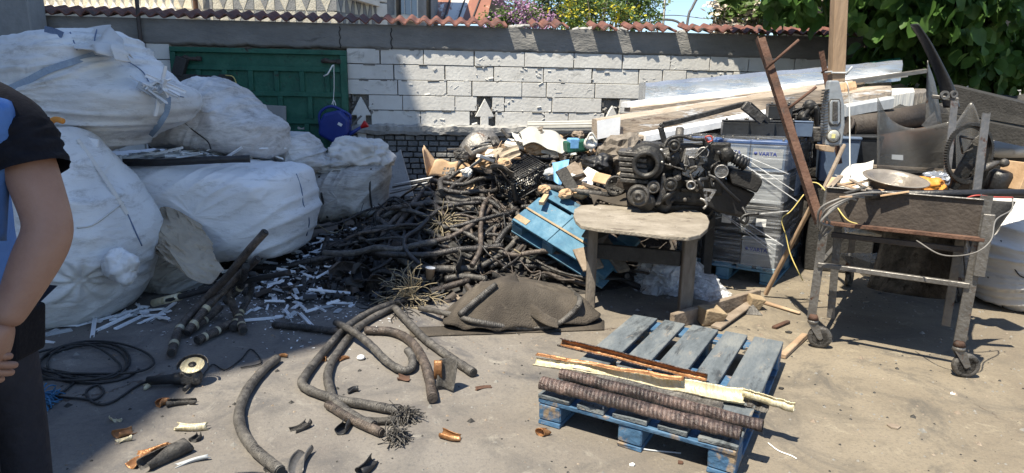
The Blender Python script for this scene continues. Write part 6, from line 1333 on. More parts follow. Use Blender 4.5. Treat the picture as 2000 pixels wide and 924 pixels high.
for L_ in range(lay):
    for i in range(3):
        for j in range(4):
            top = L_ == lay - 1
            if not (j == 0 or i == 2 or top or i == 0): continue
            if not top and i == 0 and j > 0: continue
            col, lid, lk = 'batc', 'batc', 0
            if j == 0:
                if (L_, i) in ((0, 2), (3, 1), (3, 2)): col, lid, lk = 'batg' if L_ == 0 else 'batb', 'batg' if L_ == 0 else 'batlid', 2
                elif (L_, i) == (2, 2): col, lid = 'batg', 'batg'
                elif (L_, i) in ((2, 1), (3, 0)): col, lid = 'batb', 'batlid'
                elif (L_, i) in ((1, 2), (1, 1)): lk = 1
            elif i == 2: col = ('batc', 'batb', 'batc')[(L_ + j) % 3]; lid = ('batlid', 'batc')[(j + L_) % 2] if top else col
            q = bl_(.136 + i * .264, .15 + j * .295, .1448 + L_ * HB_)
            where = ['bottom', 'second', 'third', 'top'][L_]
            if j == 0: lb = '%s battery in the %s row of the wrapped stack, %s' % (['left', 'middle', 'right'][i], where, ['front face'] [0]) if not lk else '%s battery in the %s front row, bearing a %s' % (['left', 'middle', 'right'][i], where, 'printed label' if lk == 2 else 'small white sticker')
            elif i == 2: lb = 'battery number %s back from the corner on the right side, %s row' % (['', 'one', 'two', 'three'][j], where)
            else: lb = 'battery on the %s row of the wrapped stack, %s from the front' % (where, ['', 'second', 'third', 'farthest'][j] + (' left' if i == 0 else ' middle'))
            battery(q.x, q.y, q.z, .258, .285, HB_ - .006, col, lid, lb, lk)
m = M()
def wrap(u, v_):
    per = [(-.006, -.008), (.812, -.008), (.812, 1.195), (-.006, 1.195)]; s = u * 4; k = int(s) % 4; f_ = s - int(s)
    a, b = V(per[k]), V(per[(k + 1) % 4]); p = a.lerp(b, f_) if u < 1 else V(per[0])
    z = .11 + 1.06 * v_; q = bl_(p.x, p.y, z); n_ = .006 * ridge(V((p.x * 3, p.y * 3, z * 9)), 1.5) + .004 * sin(z * 60 + p.x * 9)
    c = bl_(.4, .6, z); return q + (q - c).normalized() * (.004 + abs(n_))
m.grid(wrap, 160, 60); 
fl = m.build('stretch_film', MT['film']); tag(fl, 'glossy clear stretch film wound round the stack of batteries', 'plastic film')
m = M()                                                            # twisted bright ropes of film
for a, b in (((1425, 290), (1550, 372)), ((1395, 395), (1530, 480)), ((1445, 300), (1540, 340)), ((1400, 410), (1505, 490)), ((1380, 430), (1440, 418)), ((1440, 312), (1560, 395)), ((1390, 402), (1515, 488)), ((1440, 345), (1530, 350)), ((1460, 420), (1540, 412))):
    pts = []
    for k in range(12):
        t_ = k / 11; x, y = a[0] + (b[0] - a[0]) * t_, a[1] + (b[1] - a[1]) * t_
        d = ray(x, y); n_ = RB @ V((0, -1, 0)); p0 = bl_(0, -.03, 0); tt = (p0 - V((0, 0, CH))).dot(n_) / d.dot(n_); pts.append(V((0, 0, CH)) + d * tt)
    m.tube(pts, [.002 + .003 * abs(sin(k * 1.3)) for k in range(12)], 6)
tag(m.build('film_rope', MT['film2']), 'twisted strands of film running diagonally over the battery stack', 'plastic film')
# loose batteries on top of the stack
for x, y, s, lb, c_ in ((1434, 250, .2, 'small square black battery loose on the stack, leftmost of those on top', 'batc'), (1478, 250, .24, 'scuffed clear black battery second from left on top of the stack', 'batc'), (1520, 256, .2, 'scuffed battery third from left on top of the stack behind the iron bar', 'batc'), (1560, 252, .17, 'small grey black battery at the right on top of the stack', 'batb'), (1518, 236, .18, 'black battery lying on the other loose ones', 'batc')):
    g_ = W(x, y + 12, 5.25 if y > 240 else 5.3); battery(g_.x, g_.y, 1.152 if y > 240 else 1.29, s, .16, .13, c_, c_, lb, 0, RZB + 20, 'loose batteries on top of the stack')
for o in bpy.data.objects:
    if o.name.startswith('car_battery') and 'lying on' in (o.get('label') or ''): o.location.z = 1.283
# scrap electrics behind the loose batteries
m = M(); r3 = random.Random(8)
et = thing('scrap_motor', 'tangle of black motor parts and cables on top of the batteries', 'scrap part', W(1570, 255, 5.4))
for k in range(16):
    p = W(r3.uniform(1548, 1605), r3.uniform(190, 262), 5.35)
    m.tube(spline([p, p + V((r3.uniform(-.1, .1), r3.uniform(-.1, .1), r3.uniform(-.1, .1))), p + V((r3.uniform(-.15, .15), 0, r3.uniform(-.15, .05)))]), r3.uniform(.006, .02), 7)
for k in range(7): m.lathe([(.03, 0), (.05, .02), (.05, .07), (.03, .09), (0, .09)], W(r3.uniform(1555, 1595), r3.uniform(205, 260), 5.4), (r3.uniform(-1, 1), -1, r3.uniform(-.5, .5)), 14)
m.build('coil', MT['iron'], et)
m = M(); m.box(W(1552, 258, 5.3), (.12, .1, .1), rot(20)); m.box(W(1590, 262, 5.3), (.1, .1, .12), rot(-20)); m.build('housing', MT['castiron'], et, bevel=.01)
# grey tubs to the right of the stack
for k, (x, y0, y1, w_) in enumerate(((1628, 272, 352, .26), (1672, 272, 350, .24))):
    c = W(x, y1, 5.5); m = M(); m.box(c + V((0, 0, .18)), (w_, .3, .36), rot(-20), taper=1.15); m.box(c + V((0, 0, .365)), (w_ * 1.2, .37, .03), rot(-20)); tag(m.build('plastic_tub', MT['batb' if k == 0 else 'batc'], bevel=.012, seg=2), ['dark blue grey tub right beside the battery stack', 'black tub with a wide rim behind the trolley corner'][k], 'tub')
    m = M(); m.box((c.x, c.y, c.z / 2 - .005), (.34, .34, c.z - .01), rot(-20)); tag(m.build('storage_box', MT['dblack'], bevel=.01), ['dark box under the blue grey tub', 'dark box under the black tub'][k], 'box')
# ================================================================ post with hung street lamp
PY = 4.3
pw = thing('wooden_post', 'upright raw timber post rising out of the top of the picture', 'post', W(1632, 200, PY))
m = M(); m.beam(W(1633, 160, PY), W(1640, -25, PY), .085, .07, (0, 1, 0)); m.build('timber', MT['rawwood'], pw, bevel=.004)
m = M(); d_, a_, b_ = basis(V((0, 0, 1)))
cT = W(1633, 143, PY); m.tube([cT + V((x, y, z)) for x, y, z in ((-.05, -.042, 0), (.05, -.042, .002), (.05, .042, .004), (-.05, .042, .006), (-.05, -.042, .008))], .006, 6); m.tube([cT + V((.04, -.05, -.01)), cT + V((.075, -.05, .04))], .007, 6); m.build('binding_wire', MT['greyp'], pw)
lm = thing('hanging_street_lamp', 'grey street lamp head with lens hanging upside down from the timber post', 'lamp', W(1628, 290, PY - .08))
LY = PY - .09
def lo_(x, y, d=0): return W(x, y, LY + d)
m = M(); m.prism([lo_(x, y) for x, y in ((1620, 157), (1640, 157), (1644, 175), (1650, 205), (1651, 245), (1645, 285), (1612, 285), (1608, 245), (1611, 205), (1617, 175))], (0, .05, 0)); m.build('housing', MT['lampgrey'], lm, bevel=.012, seg=3)
m = M(); m.prism([lo_(x, y, -.008) for x, y in ((1623, 193), (1640, 193), (1643, 200), (1643, 240), (1639, 247), (1623, 247), (1619, 240), (1619, 200))], (0, .012, 0)); fr_ = m.build('cover_frame', MT['castiron'], lm, bevel=.003)
m = M(); m.prism([lo_(x, y, -.014) for x, y in ((1624, 196), (1639, 196), (1641, 202), (1641, 238), (1637, 243), (1625, 243), (1621, 238), (1621, 202))], (0, .01, 0)); m.build('cover', MT['lampgrey'], lm, bevel=.003)
m = M(); m.prism([lo_(x, y, -.026) for x, y in ((1628, 198), (1637, 198), (1637, 236), (1627, 236))], (0, .014, 0)); m.build('photocell_block', MT['castiron'], lm, bevel=.004)
m = M(); m.prism([lo_(1628 + 14.5 * cos(a), 266 + 13.5 * sin(a), -.006) for a in [2 * pi * k / 20 for k in range(20)]], (0, .01, 0)); m.build('lens_ring', MT['castiron'], lm, bevel=.003)
m = M(); m.lathe([(.04, 0), (.036, .006), (.02, .009), (0, .01)], lo_(1628, 266, -.006), (0, -1, 0), 24); m.build('lens', MT['lens'], lm)
m = M(); m.box(lo_(1628, 266, -.017), (.022, .004, .026)); m.build('led_chip', MT['chip'], lm)
m = M()
for k in range(17): m.box(lo_(1611.5 - 2.5 + .0 * k + (abs(k - 8) < 20) * (3.4 * math.exp(-k / 5)), 176 + k * 5.6, .02), (.028, .05, .006), rot(0, 0, -14))
m.build('cooling_fin', MT['castiron'], lm)
m = M(); m.prism([lo_(x, y, .0) for x, y in ((1600, 283), (1632, 285), (1630, 298), (1612, 296), (1601, 292))], (0, .06, 0)); tag(m.build('wood_chunk', MT['rawwood'], bevel=.004), 'splintered bit of wood under the hanging lamp head', 'wood piece')
plank(lo_(1650, 283, .02), W(1608, 372, 3.95), .025, .02, 'oldwood', 'thin brown stake propping the hanging lamp from the tray', up=(0, 1, 0))
m = M(); m.tube(spline([W(1645, 158, PY), W(1655, 165, PY - .05), W(1659, 210, PY - .05), W(1660, 330, 4.1), W(1661, 342, 4.05)]), .004, 6); tag(m.build('lamp_wire', MT['ceram']), 'pale wire hanging down beside the lamp head into the tray', 'wire')
# ================================================================ trolley
F0 = V((1.77, 3.59, 0)); ER = V((.832, -.555, 0)); EB = V((.555, .832, 0)); TW, TD = .72, 1.55
def T(a, b, z): return F0 + ER * a + EB * b + V((0, 0, z))
RT_ = Matrix.Rotation(math.atan2(ER.y, ER.x), 3, 'Z')
tr = thing('trolley', 'rusty steel tray trolley on castor wheels full of scrap', 'trolley', T(TW / 2, TD / 2, 0))
def tb(nm, a, b, z, d, mt_='rustdark', bev=.003): m = M(); m.box(T(a, b, z), d, RT_); return m.build(nm, MT[mt_], tr, bevel=bev)
ZT, ZB = .945, .755
tb('front_panel', TW / 2, 0, (ZT + ZB) / 2, (TW, .006, ZT - ZB)); tb('rear_panel', TW / 2, TD, (ZT + ZB) / 2 + .01, (TW, .006, ZT - ZB)); tb('side_panel', 0, TD / 2, (ZT + ZB) / 2, (.006, TD - .01, ZT - ZB)); tb('side_panel', TW, TD / 2, (ZT + ZB) / 2, (.006, TD - .01, ZT - ZB))
tb('tray_floor', TW / 2, TD / 2, ZB + .004, (TW - .01, TD - .014, .006)); 
tb('lower_rail', TW / 2, -.016, ZB - .006, (TW + .06, .03, .022), 'rust'); tb('top_rail', TW / 2, TD - .0, ZT + .012, (TW, .04, .024), 'oldwood'); tb('top_rail', TW / 2, -.006, ZT + .004, (TW, .02, .008), 'steel')
def leg(a, b, lean=(0, 0), w_=.045, top=ZB - .03, mt_='steel'):
    m = M(); p, q = T(a, b, .165), T(a + lean[0], b + lean[1], top)
    m.beam(p, q, w_, .005, EB); m.beam(p - ER * w_ / 2 + EB * w_ / 2, q - ER * w_ / 2 + EB * w_ / 2, .005, w_, EB)
    lg_ = m.build('leg', MT[mt_], tr); return lg_
leg(0, 0, (.015, 0), top=.93); leg(TW, 0, (.01, 0), .05, top=.97); leg(.02, TD, (0, 0)); leg(TW, TD, (0, 0))
leg(.09, .1, (-.02, -.0), .04, top=.76); leg(TW - .06, .35, (0, 0), .04)
tb('crossbar', TW / 2, 0.0, .5, (TW, .03, .028), 'steel'); tb('crossbar', 0, TD / 2, .48, (.025, TD, .025), 'steel'); tb('crossbar', TW, TD / 2, .48, (.025, TD, .025), 'steel'); tb('crossbar', TW / 2, TD, .42, (TW, .025, .025), 'rustdark'); tb('crossbar', TW / 2, .02, .68, (TW - .1, .025, .03), 'rustdark')
tb('hanging_bracket', TW + .03, -.01, .72, (.05, .04, .32), 'steel')
def caster(a, b, ang):
    m = M(); c = T(a, b, .145); m.lathe([(.026, 0), (.03, .004), (.03, .018), (.022, .024)], c, (0, 0, 1), 18); cs = m.build('castor', MT['steel'], tr)
    d = V((cos(ang), sin(ang), 0)); s = V((-sin(ang), cos(ang), 0)); wc = c + d * .045 + V((0, 0, -.145 + .066))
    for k in (-1, 1):
        f_ = M(); f_.prism([c + s * .021 * k + d * -.025, c + s * .021 * k + d * .03, wc + s * .021 * k + d * .016 + V((0, 0, .0)), wc + s * .021 * k - d * .01 + V((0, 0, -.01))], s * .003); f_.build('fork', MT['steel'], cs)
    w_ = M(); w_.lathe([(.045, -.013), (.062, -.015), (.066, -.009), (.066, .009), (.062, .015), (.045, .013), (.045, -.013)], wc, s, 36); w_.build('tyre', MT['castiron'], cs)
    w_ = M(); w_.lathe([(.008, -.016), (.014, -.016), (.016, -.006), (.044, -.008), (.045, .008), (.016, .006), (.014, .016), (.008, .016)], wc, s, 30); w_.build('hub', MT['alu'], cs)
    m = M(); m.lathe([(.03, 0), (.024, .02), (.018, .03)], c + V((0, 0, .025)), (0, 0, 1), 12); m.build('weld', MT['rust'], cs)
caster(.01, 0, -.35); caster(TW, 0, -.2); caster(.02, TD, .8); caster(TW, TD, .6)
# rusty angle iron and rods at the left front corner
m = M(); p, q = W(1487, 74, 4.0), T(.0, -.035, .74); m.beam(p, q, .045, .006, (0, -1, 0)); m.beam(p + V((-.02, .02, 0)), q + V((-.02, .02, 0)), .006, .045, (0, -1, 0)); tag(m.build('angle_iron', MT['rust']), 'long rusty angle iron leaning up left from the trolley corner', 'angle iron')
m = M(); m.tube([W(1496, 134, 3.9), W(1560, 78, 3.9)], .0085, 8); tag(m.build('rebar', MT['rust']), 'rusty rod crossing the upper end of the leaning iron', 'rod')
m = M(); m.tube([W(1532, 218, 3.86), W(1594, 170, 3.86)], .009, 8); tag(m.build('rebar', MT['rust']), 'rusty rod crossing the middle of the leaning iron', 'rod')
m = M(); m.beam(W(1604, 100, 4.6), W(1622, 200, 4.6), .036, .006, (0, -1, 0)); m.beam(W(1622, 200, 4.6), W(1640, 320, 4.6), .036, .006, (0, -1, 0)); tag(m.build('angle_iron', MT['rust']), 'short rusty iron standing behind the lamp head', 'angle iron')
m = M(); m.tube([W(1604, 142, 4.55), W(1630, 128, 4.5)], .007, 8); tag(m.build('rebar', MT['rust']), 'small rusty rod through the short iron behind the lamp', 'rod')
# things in the tray
def tp_(x, y, z): return G(x, y, z)
c = tp_(1749, 350, .985); bs_ = M(); bs_.lathe([(.0, -.11), (.09, -.11), (.13, -.06), (.145, -.005), (.17, .0), (.176, .006), (.17, .01), (.15, .006), (.138, -.01), (.115, -.06), (.08, -.095), (.0, -.098)], c, (.03, -.2, 1), 48, sx=1.0, sy=1.0); tag(bs_.build('basin', MT['basin']), 'oval beige metal basin lying in the trolley tray', 'basin')
m = M(); c = tp_(1655, 365, .97)
m.grid(lambda u, v_: W(1622 + 75 * u + 10 * v_, 372 - 22 * sin(u * 2.2) * v_ - 18 * v_ - 24 * u * v_, 3.95 + .25 * v_) + V((0, 0, .02 * sin(u * 6))), 24, 10); tag(m.build('ceramic_shell', MT['ceram'], solid=.012), 'broken white ceramic shell at the left end of the tray', 'ceramic piece')
m = M(); m.grid(crum(1812, 362, 3.85, .09, .05, 3, .09), 40, 24); tag(m.build('orange_bag', MT['orange']), 'crumpled orange plastic bag in the tray right of the basin', 'plastic bag')
m = M(); m.grid(crum(1832, 350, 3.95, .08, .045, 8, .08), 40, 24, smooth=False); tag(m.build('foil_scrap', MT['foil']), 'crumpled silver foil above the orange bag', 'foil')
for k in range(15):
    x, y = r3.uniform(1610, 1720), r3.uniform(352, 385); p = tp_(x, y, .93); m = M(); m.beam(p, p + V((r3.uniform(-.2, .2), r3.uniform(-.1, .2), r3.uniform(-.01, .06))), .03, .006); tag(m.build('lath', MT[r3.choice(('oldwood', 'rawwood', 'card', 'greyp', 'castiron'))]), 'small lath or strip among the scrap in the left of the tray', 'strip', 'strips of scrap in the tray')
for k in range(16):
    p = T(r3.uniform(.1, .65), r3.uniform(.25, 1.4), .80); m = M(); m.box(p + V((0, 0, .04)), (r3.uniform(.1, .25), r3.uniform(.1, .2), .07), rot(r3.uniform(0, 90), r3.uniform(-12, 12))); tag(m.build('scrap_block', MT[r3.choice(('dblack', 'rustdark', 'castiron', 'card'))], bevel=.008), 'dark scrap block in the bottom of the tray', 'scrap', 'scrap blocks in the tray')
# black tube along the tray
m = M(); m.tube([W(1695, 380, 3.45), W(2010, 377, 3.32)], .021, 16); m.tube([W(1693, 380, 3.45), W(1718, 380, 3.44)], .028, 16); tag(m.build('black_tube', MT['pblack']), 'long black tube lying across the front of the tray', 'tube')
# hoses bunched at left corner
for k in range(5):
    m = M(); x0 = 1720 - k * 16; y0 = 376 + k * 5
    m.tube(spline([W(x0, y0, 3.42), W(1680 - 8 * k, 378 + 4 * k, 3.4), W(1640 - 9 * k, 388 + 11 * k, 3.4), W(1602 + k * 6, 408 + 9 * k, 3.44), W(1597 + k * 3, 446 + k * 4, 3.48)]), .0065, 8); tag(m.build('hose', MT['hose']), 'grey hose looping over the left front corner of the tray', 'hose', 'grey hoses at the trolley corner')
m = M(); m.tube(spline([W(x, y, Y) for x, y, Y in ((1752, 388, 3.45), (1758, 405, 3.42), (1772, 440, 3.4), (1795, 452, 3.36), (1840, 440, 3.3), (1862, 415, 3.27), (1882, 392, 3.25), (1905, 382, 3.22), (1940, 385, 3.22), (1978, 386, 3.25))], 8), .0042, 6); tag(m.build('red_wire', MT['redw']), 'red wire hanging in a bow across the front of the trolley', 'wire')
m = M(); m.tube(spline([W(x, y, Y) for x, y, Y in ((1978, 388, 3.25), (1975, 410, 3.2), (1945, 430, 3.1), (1935, 470, 3.0), (1900, 495, 3.0), (1840, 498, 3.1), (1790, 470, 3.3))], 8), .0035, 6); tag(m.build('grey_wire', MT['hose']), 'thin grey wire drooping in front of the right leg of the trolley', 'wire')
m = M(); m.tube(spline([W(x, y, Y) for x, y, Y in ((1578, 356, 3.8), (1600, 360, 3.75), (1625, 390, 3.6), (1655, 430, 3.5), (1690, 440, 3.5), (1700, 448, 3.5))], 8), .0038, 6); tag(m.build('yellow_wire', MT['yell']), 'yellow wire hanging down over the left of the tray', 'wire')
m = M(); m.tube(spline([W(x, y, Y) for x, y, Y in ((1570, 380, 4.3), (1545, 412, 4.3), (1527, 428, 4.3), (1535, 460, 4.25), (1545, 500, 4.2), (1568, 548, 4.1))], 5), .004, 6); tag(m.build('yellow_strap', MT['yell']), 'bent yellow strip hanging before the wrapped batteries', 'strip')
# gear ring, bracket, uprights, motor
gy = 3.72; gc_ = W(1893, 300, gy)
fw = thing('gear_ring', 'toothed dark flywheel ring standing on the trolley', 'gear', W(1893, 356, gy)); axg = V((.28, -1, .05)).normalized()
def ring(m, c, ax_, ro, ri, th, n=96, tooth=0):
    d, a, b = basis(ax_); o_ = len(m.v); rows = [(ro, -th), (ro, th), (ri, th), (ri, -th)]
    for r_, z in rows:
        for k in range(n):
            rr_ = r_ + (tooth if (r_ == ro and k % 2) else 0); t_ = 2 * pi * k / n; m.v.append(c + d * z + (a * cos(t_) + b * sin(t_)) * rr_)
    for i in range(4):
        for k in range(n):
            m.f.append([o_ + i * n + k, o_ + i * n + (k + 1) % n, o_ + ((i + 1) % 4) * n + (k + 1) % n, o_ + ((i + 1) % 4) * n + k]); m.sm.append(False); m.mi.append(0); m.uv.append([(0, 0)] * 4)
m = M(); ring(m, gc_, axg, .172, .158, .01, 150, .006); m.build('toothed_rim', MT['iron'], fw)
m = M(); ring(m, gc_ - axg * .012, axg, .158, .146, .004, 72); m.build('inner_rim', MT['pblack'], fw)
m = M(); m.prism([W(x, y, gy + .06) for x, y in ((1902, 272), (1915, 262), (1930, 278), (1925, 295), (1888, 352), (1868, 372), (1856, 368), (1862, 345))], (0, .02, 0)); tag(m.build('steel_bracket', MT['iron'], bevel=.004), 'broad dark diagonal bracket behind the gear ring', 'steel part')
m = M(); m.tube([W(1913, 276, gy + .03), W(1908, 277, gy - .08)], .022, 16); m.tube([W(1903, 272, gy), W(1874, 266, gy + .02)], .007, 8); m.tube([W(1874, 266, gy + .02), W(1880, 300, gy)], .006, 8); m.tube([W(1880, 300, gy), W(1900, 290, gy)], .006, 8)
tag(m.build('axle_stub', MT['castiron']), 'stub axle with bent rod at the top of the bracket', 'steel part')
for a, lb in ((((1864, 198, 4.1), (1846, 372, 3.9)), 'left dark upright angle rising behind the gear ring'), (((1926, 222, 3.65), (1905, 390, 3.5)), 'right grey upright angle crossing the gear ring')):
    m = M(); p, q = W(*a[0]), W(*a[1]); m.beam(p, q, .045, .006, (0, -1, 0)); m.beam(p + V((.022, .02, 0)), q + V((.022, .02, 0)), .006, .04, (0, -1, 0)); tag(m.build('upright_angle', MT['steel']), lb, 'angle iron')
mo_ = thing('electric_motor', 'black round electric motor at the right end of the trolley', 'motor', W(1943, 372, 3.75))
m = M(); m.lathe([(.06, 0), (.065, .01), (.065, .1), (.05, .12), (.02, .125), (0, .125)], W(1943, 372, 3.75), (.1, -.2, 1), 28); m.build('body', MT['pblack'], mo_)
m = M(); m.tube([W(1905, 338, 3.7), W(1930, 325, 3.7), W(1950, 318, 3.72)], [.012, .02, .014], 10); m.lathe([(.02, 0), (.026, .01), (.02, .03), (0, .03)], W(1958, 318, 3.7), (0, -1, 0), 12); m.build('gearbox', MT['castiron'], mo_)
m = M(); m.box(W(1965, 322, 4.1), (.32, .3, .03), rot(-25)); m.box(W(1950, 355, 4.15), (.3, .02, .2), rot(-25)); tag(m.build('steel_casing', MT['iron'], bevel=.004), 'dark steel casing behind the motor at the right end', 'casing')
m = M(); m.box(W(1990, 345, 3.7), (.1, .2, .16), rot(0, 0, 12)); tag(m.build('carton_piece', MT['card'], bevel=.004), 'brown carton piece at the right picture edge on the trolley end', 'carton')
# net panel hanging from the right end
m = M(); m.grid(lambda u, v_: W(1888 + (88 - 50 * v_) * u + 10 * v_, 392 + 95 * v_, 3.35 + .15 * u) + V((0, .03 * sin(u * 5 + v_ * 3), 0)), 20, 16); tag(m.build('net_sheet', MT['dblack'], solid=.004), 'black mesh sheet hanging down from the right end of the tray', 'sheet')
# smoky clear curved sheets standing on the tray
def csheet(pl, pt, Y0, bow, label, n=40):
    m = M(); L_ = spline([V((x, y, 0)) for x, y in pl], 8); T_ = spline([V((x, y, 0)) for x, y in pt], 8); k_ = min(len(L_), len(T_)) - 1
    m.grid(lambda u, v_: (lambda a, b: W(a.x + (b.x - a.x) * v_, a.y + (b.y - a.y) * v_, Y0 + bow * sin(pi * u)))(L_[int(round(u * k_))], T_[int(round(u * k_))]), k_, 12)
    o = m.build('clear_sheet', MT['clear'], solid=.004); tag(o, label, 'plastic sheet'); return o
csheet([(1713, 332), (1760, 338), (1810, 336), (1850, 330)], [(1714, 190), (1738, 232), (1785, 251), (1852, 238)], 4.25, .22, 'large curved smoky transparent sheet with scooped top edge standing in the tray')
csheet([(1868, 335), (1885, 338), (1900, 336), (1912, 330)], [(1866, 242), (1880, 222), (1898, 200), (1913, 234)], 4.35, .06, 'narrow pointed smoky sheet behind the uprights')
m = M(); m.prism([W(x, y, 4.5) for x, y in ((1800, 245), (1826, 218), (1832, 243), (1848, 240), (1850, 246), (1812, 252))], (0, .004, 0)); tag(m.build('steel_offcut', MT['steel']), 'small bright angular offcut at the top edge of the curved sheet', 'offcut')
m = M(); m.prism([W(x, y, 4.24 + .0) for x, y in ((1742, 302), (1764, 303), (1764, 313), (1742, 311))], (0, .003, 0)); tag(m.build('grey_tape', MT['greyp']), 'grey tape patch on the big smoky sheet', 'tape')
# bumper
m = M(); cl_ = [(1782, 48), (1800, 82), (1820, 130), (1832, 170), (1838, 210)]; A = spline([W(x - 4, y, 4.8) for x, y in cl_], 8); B = spline([W(x + w_, y + 2, 4.8) for (x, y), w_ in zip(cl_, (3, 8, 14, 22, 26))], 8)
m.grid(lambda u, v_: A[int(round(u * 32))].lerp(B[int(round(u * 32))], v_) + V((0, -.07 * sin(pi * v_) - .05 * u, 0)), 32, 8); bm_ = m.build('car_bumper', MT['pblack'], solid=.008); tag(bm_, 'tall curved black and grey car trim standing up behind the trolley', 'car trim')
m = M(); A = spline([W(x, y, 4.85) for x, y in ((1812, 118), (1810, 170), (1807, 245))], 8); B = spline([W(x, y, 4.85) for x, y in ((1822, 122), (1838, 170), (1850, 245))], 8); m.grid(lambda u, v_: A[int(round(u * 16))].lerp(B[int(round(u * 16))], v_) + V((0, .06 * v_, 0)), 16, 5); m.build('grey_liner', MT['steel'], bm_, solid=.006)
m = M(); m.tube(spline([W(1822, 118, 4.78), W(1836, 150, 4.76), W(1850, 185, 4.76)]), .008, 7); m.build('edge_strip', MT['alu'], bm_)
for x, y, s in ((1845, 186, .03), (1863, 184, .025)):
    m = M(); ring(m, W(x, y, 4.5), V((0, -1, 0)), s, s * .55, .008, 24); tag(m.build('metal_ring', MT['steel']), 'metal ring lug at the foot of the curved trim, %s one' % ('larger' if s > .027 else 'smaller'), 'ring')
plank(W(1820, 188, 4.6), W(1872, 196, 4.5), .04, .03, 'steel', 'short steel bar across the foot of the curved trim', 'steel_bar', 'bar')
# under and behind the trolley
m = M()
m.grid(lambda u, v_: T(.28 + .42 * u, .5 + .25 * sin(pi * u), .74 - .55 * v_ + .3 * (u - .5) ** 2) + V((0, .1 * v_ * v_, 0)), 24, 16); tag(m.build('bent_plastic_sheet', MT['castiron'], solid=.01), 'grey black bent plastic sheet hanging under the trolley tray', 'plastic sheet')
m = M(); m.prism([G(1640, 500, .32), G(1700, 552, .06), G(1800, 548, .05), G(1745, 500, .25)], (0, .01, .02)); tag(m.build('dark_glass_sheet', MT['clear']), 'dark glassy sheet lying slanted on the ground behind the trolley', 'glass sheet')
m = M(); m.grid(crum(1690, 446, 4.3, .12, .05, 6, .1), 40, 24, smooth=False); tag(m.build('paper_scrap', MT['ceram']), 'crumpled pale paper under the left part of the tray', 'paper')
plank(T(.15, .5, .66), T(.6, 1.2, .45), .2, .01, 'castiron', 'flat dark panel sliding out under the tray', 'dark_sheet', 'panel')
for k in range(16):
    x, y = r3.uniform(1640, 1800), r3.uniform(470, 520); p = G(x, y, r3.uniform(.01, .06)); plank(p, p + V((r3.uniform(-.35, .35), r3.uniform(-.1, .25), r3.uniform(-.01, .05))), r3.uniform(.03, .08), .015, r3.choice(('oldwood', 'castiron', 'greyp', 'rustdark')), 'board or metal strip on the ground behind the trolley', 'strip', 'strip', group='strips behind the trolley')
# ================================================================ long boards and profiles on the mound at the back
def channel(p, q, w_, h_, mt_, label, name='metal_profile', cat='profile', lip=.02, mt2=None):
    d, sd, up = basis(q - p); m = M(); R_ = Matrix((sd, d, up)).transposed(); L_ = (q - p).length; c = (p + q) / 2
    m.box(c, (w_, L_, .008), R_); m.box(c + R_ @ V((w_ / 2, 0, -h_ / 2)), (.008, L_, h_), R_); m.box(c + R_ @ V((-w_ / 2, 0, -h_ / 2)), (.008, L_, h_), R_)
    o = m.build(name, MT[mt_]); tag(o, label, cat); return o
def slab(p0, p1, dep, h_, mt_, label, name='board', cat='board', rough=.0, seed=0, n=40, slope=0):
    # long wrapped board: face towards the yard, from p0 (top-left) to p1 (top-right)
    p0, p1 = V(p0), V(p1); d = (p1 - p0).normalized(); bk = V((-d.y, d.x, 0)).normalized(); m = M()
    prof = [(0, -h_), (0, -.2 * h_), (.02, 0), (dep * .5, slope), (dep, 0), (dep, -h_), (0, -h_)]
    def fn(u, v_):
        k = int(round(v_ * 6)); a, b = prof[k]; w_ = rough * noise.noise(V((u * 14 + seed, a * 9, b * 9))) + rough * .5 * ridge(V((u * 5 + seed, k * .7, 0)), 2)
        return p0.lerp(p1, u) + bk * (a + w_) + V((0, 0, b + w_))
    m.grid(fn, n, 6, smooth=False)
    o_ = len(m.v); m.v += [fn(0, k / 6) for k in range(6)] + [fn(1, k / 6) for k in range(6)]; m.f += [[o_ + k for k in range(6)], [o_ + 6 + k for k in range(6)][::-1]]; m.sm += [False] * 2; m.mi += [0] * 2; m.uv += [[(0, 0)] * 6] * 2
    o = m.build(name, MT[mt_]); tag(o, label, cat); return o
brd = mat('tapedboard', [(.22, .17, .13), (.33, .27, .21), (.42, .36, .3)], 4, .7, .3, 25, stain=[((.5, .49, .48), 3, .56, .04), ((.13, .09, .07), 7, .6, .08)], stretch=(.5, 1, 3)); MT['brd'] = brd
slab(W(1262, 162, 6.5), W(1765, 118, 6.6), .3, .2, 'foil', 'long board wrapped in crumpled silvery film, topmost of the heap at the back', 'wrapped_board', rough=.012, seed=1, n=60)
slab(W(1226, 200, 6.2), W(1775, 140, 6.3), .3, .05, 'whitep', 'white flat panel edge jutting left under the silvery board', 'panel', 'panel', rough=.003, seed=5)
slab(W(1232, 210, 6.18), W(1690, 155, 6.25), .3, .045, 'brd', 'thin brown board directly under the white flat panel', rough=.004, seed=2)
slab(W(1166, 234, 5.85), W(1668, 158, 6.0), .24, .17, 'brd', 'big paper covered beam in front of the silvery board', 'covered_beam', 'beam', rough=.006, seed=3)
m = M(); p = W(1166, 236, 5.83); q = W(1212, 228, 5.84); m.prism([p, q, q + V((0, 0, -.16)), p + V((.01, 0, -.165))], (0, -.004, 0)); tag(m.build('white_end_wrap', MT['whitep']), 'white wrapping on the left end of the paper covered beam', 'wrapping')
slab(W(1262, 262, 5.6), W(1520, 214, 5.75), .2, .07, 'whitep', 'narrow white panel behind the engine below the covered beam', 'panel', 'panel', rough=.002, seed=7)
slab(W(1235, 268, 5.65), W(1420, 238, 5.7), .2, .03, 'oldwood', 'thin brown lath below the covered beam left of the engine', 'lath', 'lath', seed=8)
slab(W(1640, 168, 5.9), W(1675, 160, 5.95), .3, .22, 'card', 'brown cardboard end behind the lamp head', 'carton', 'carton', rough=.01, seed=9)
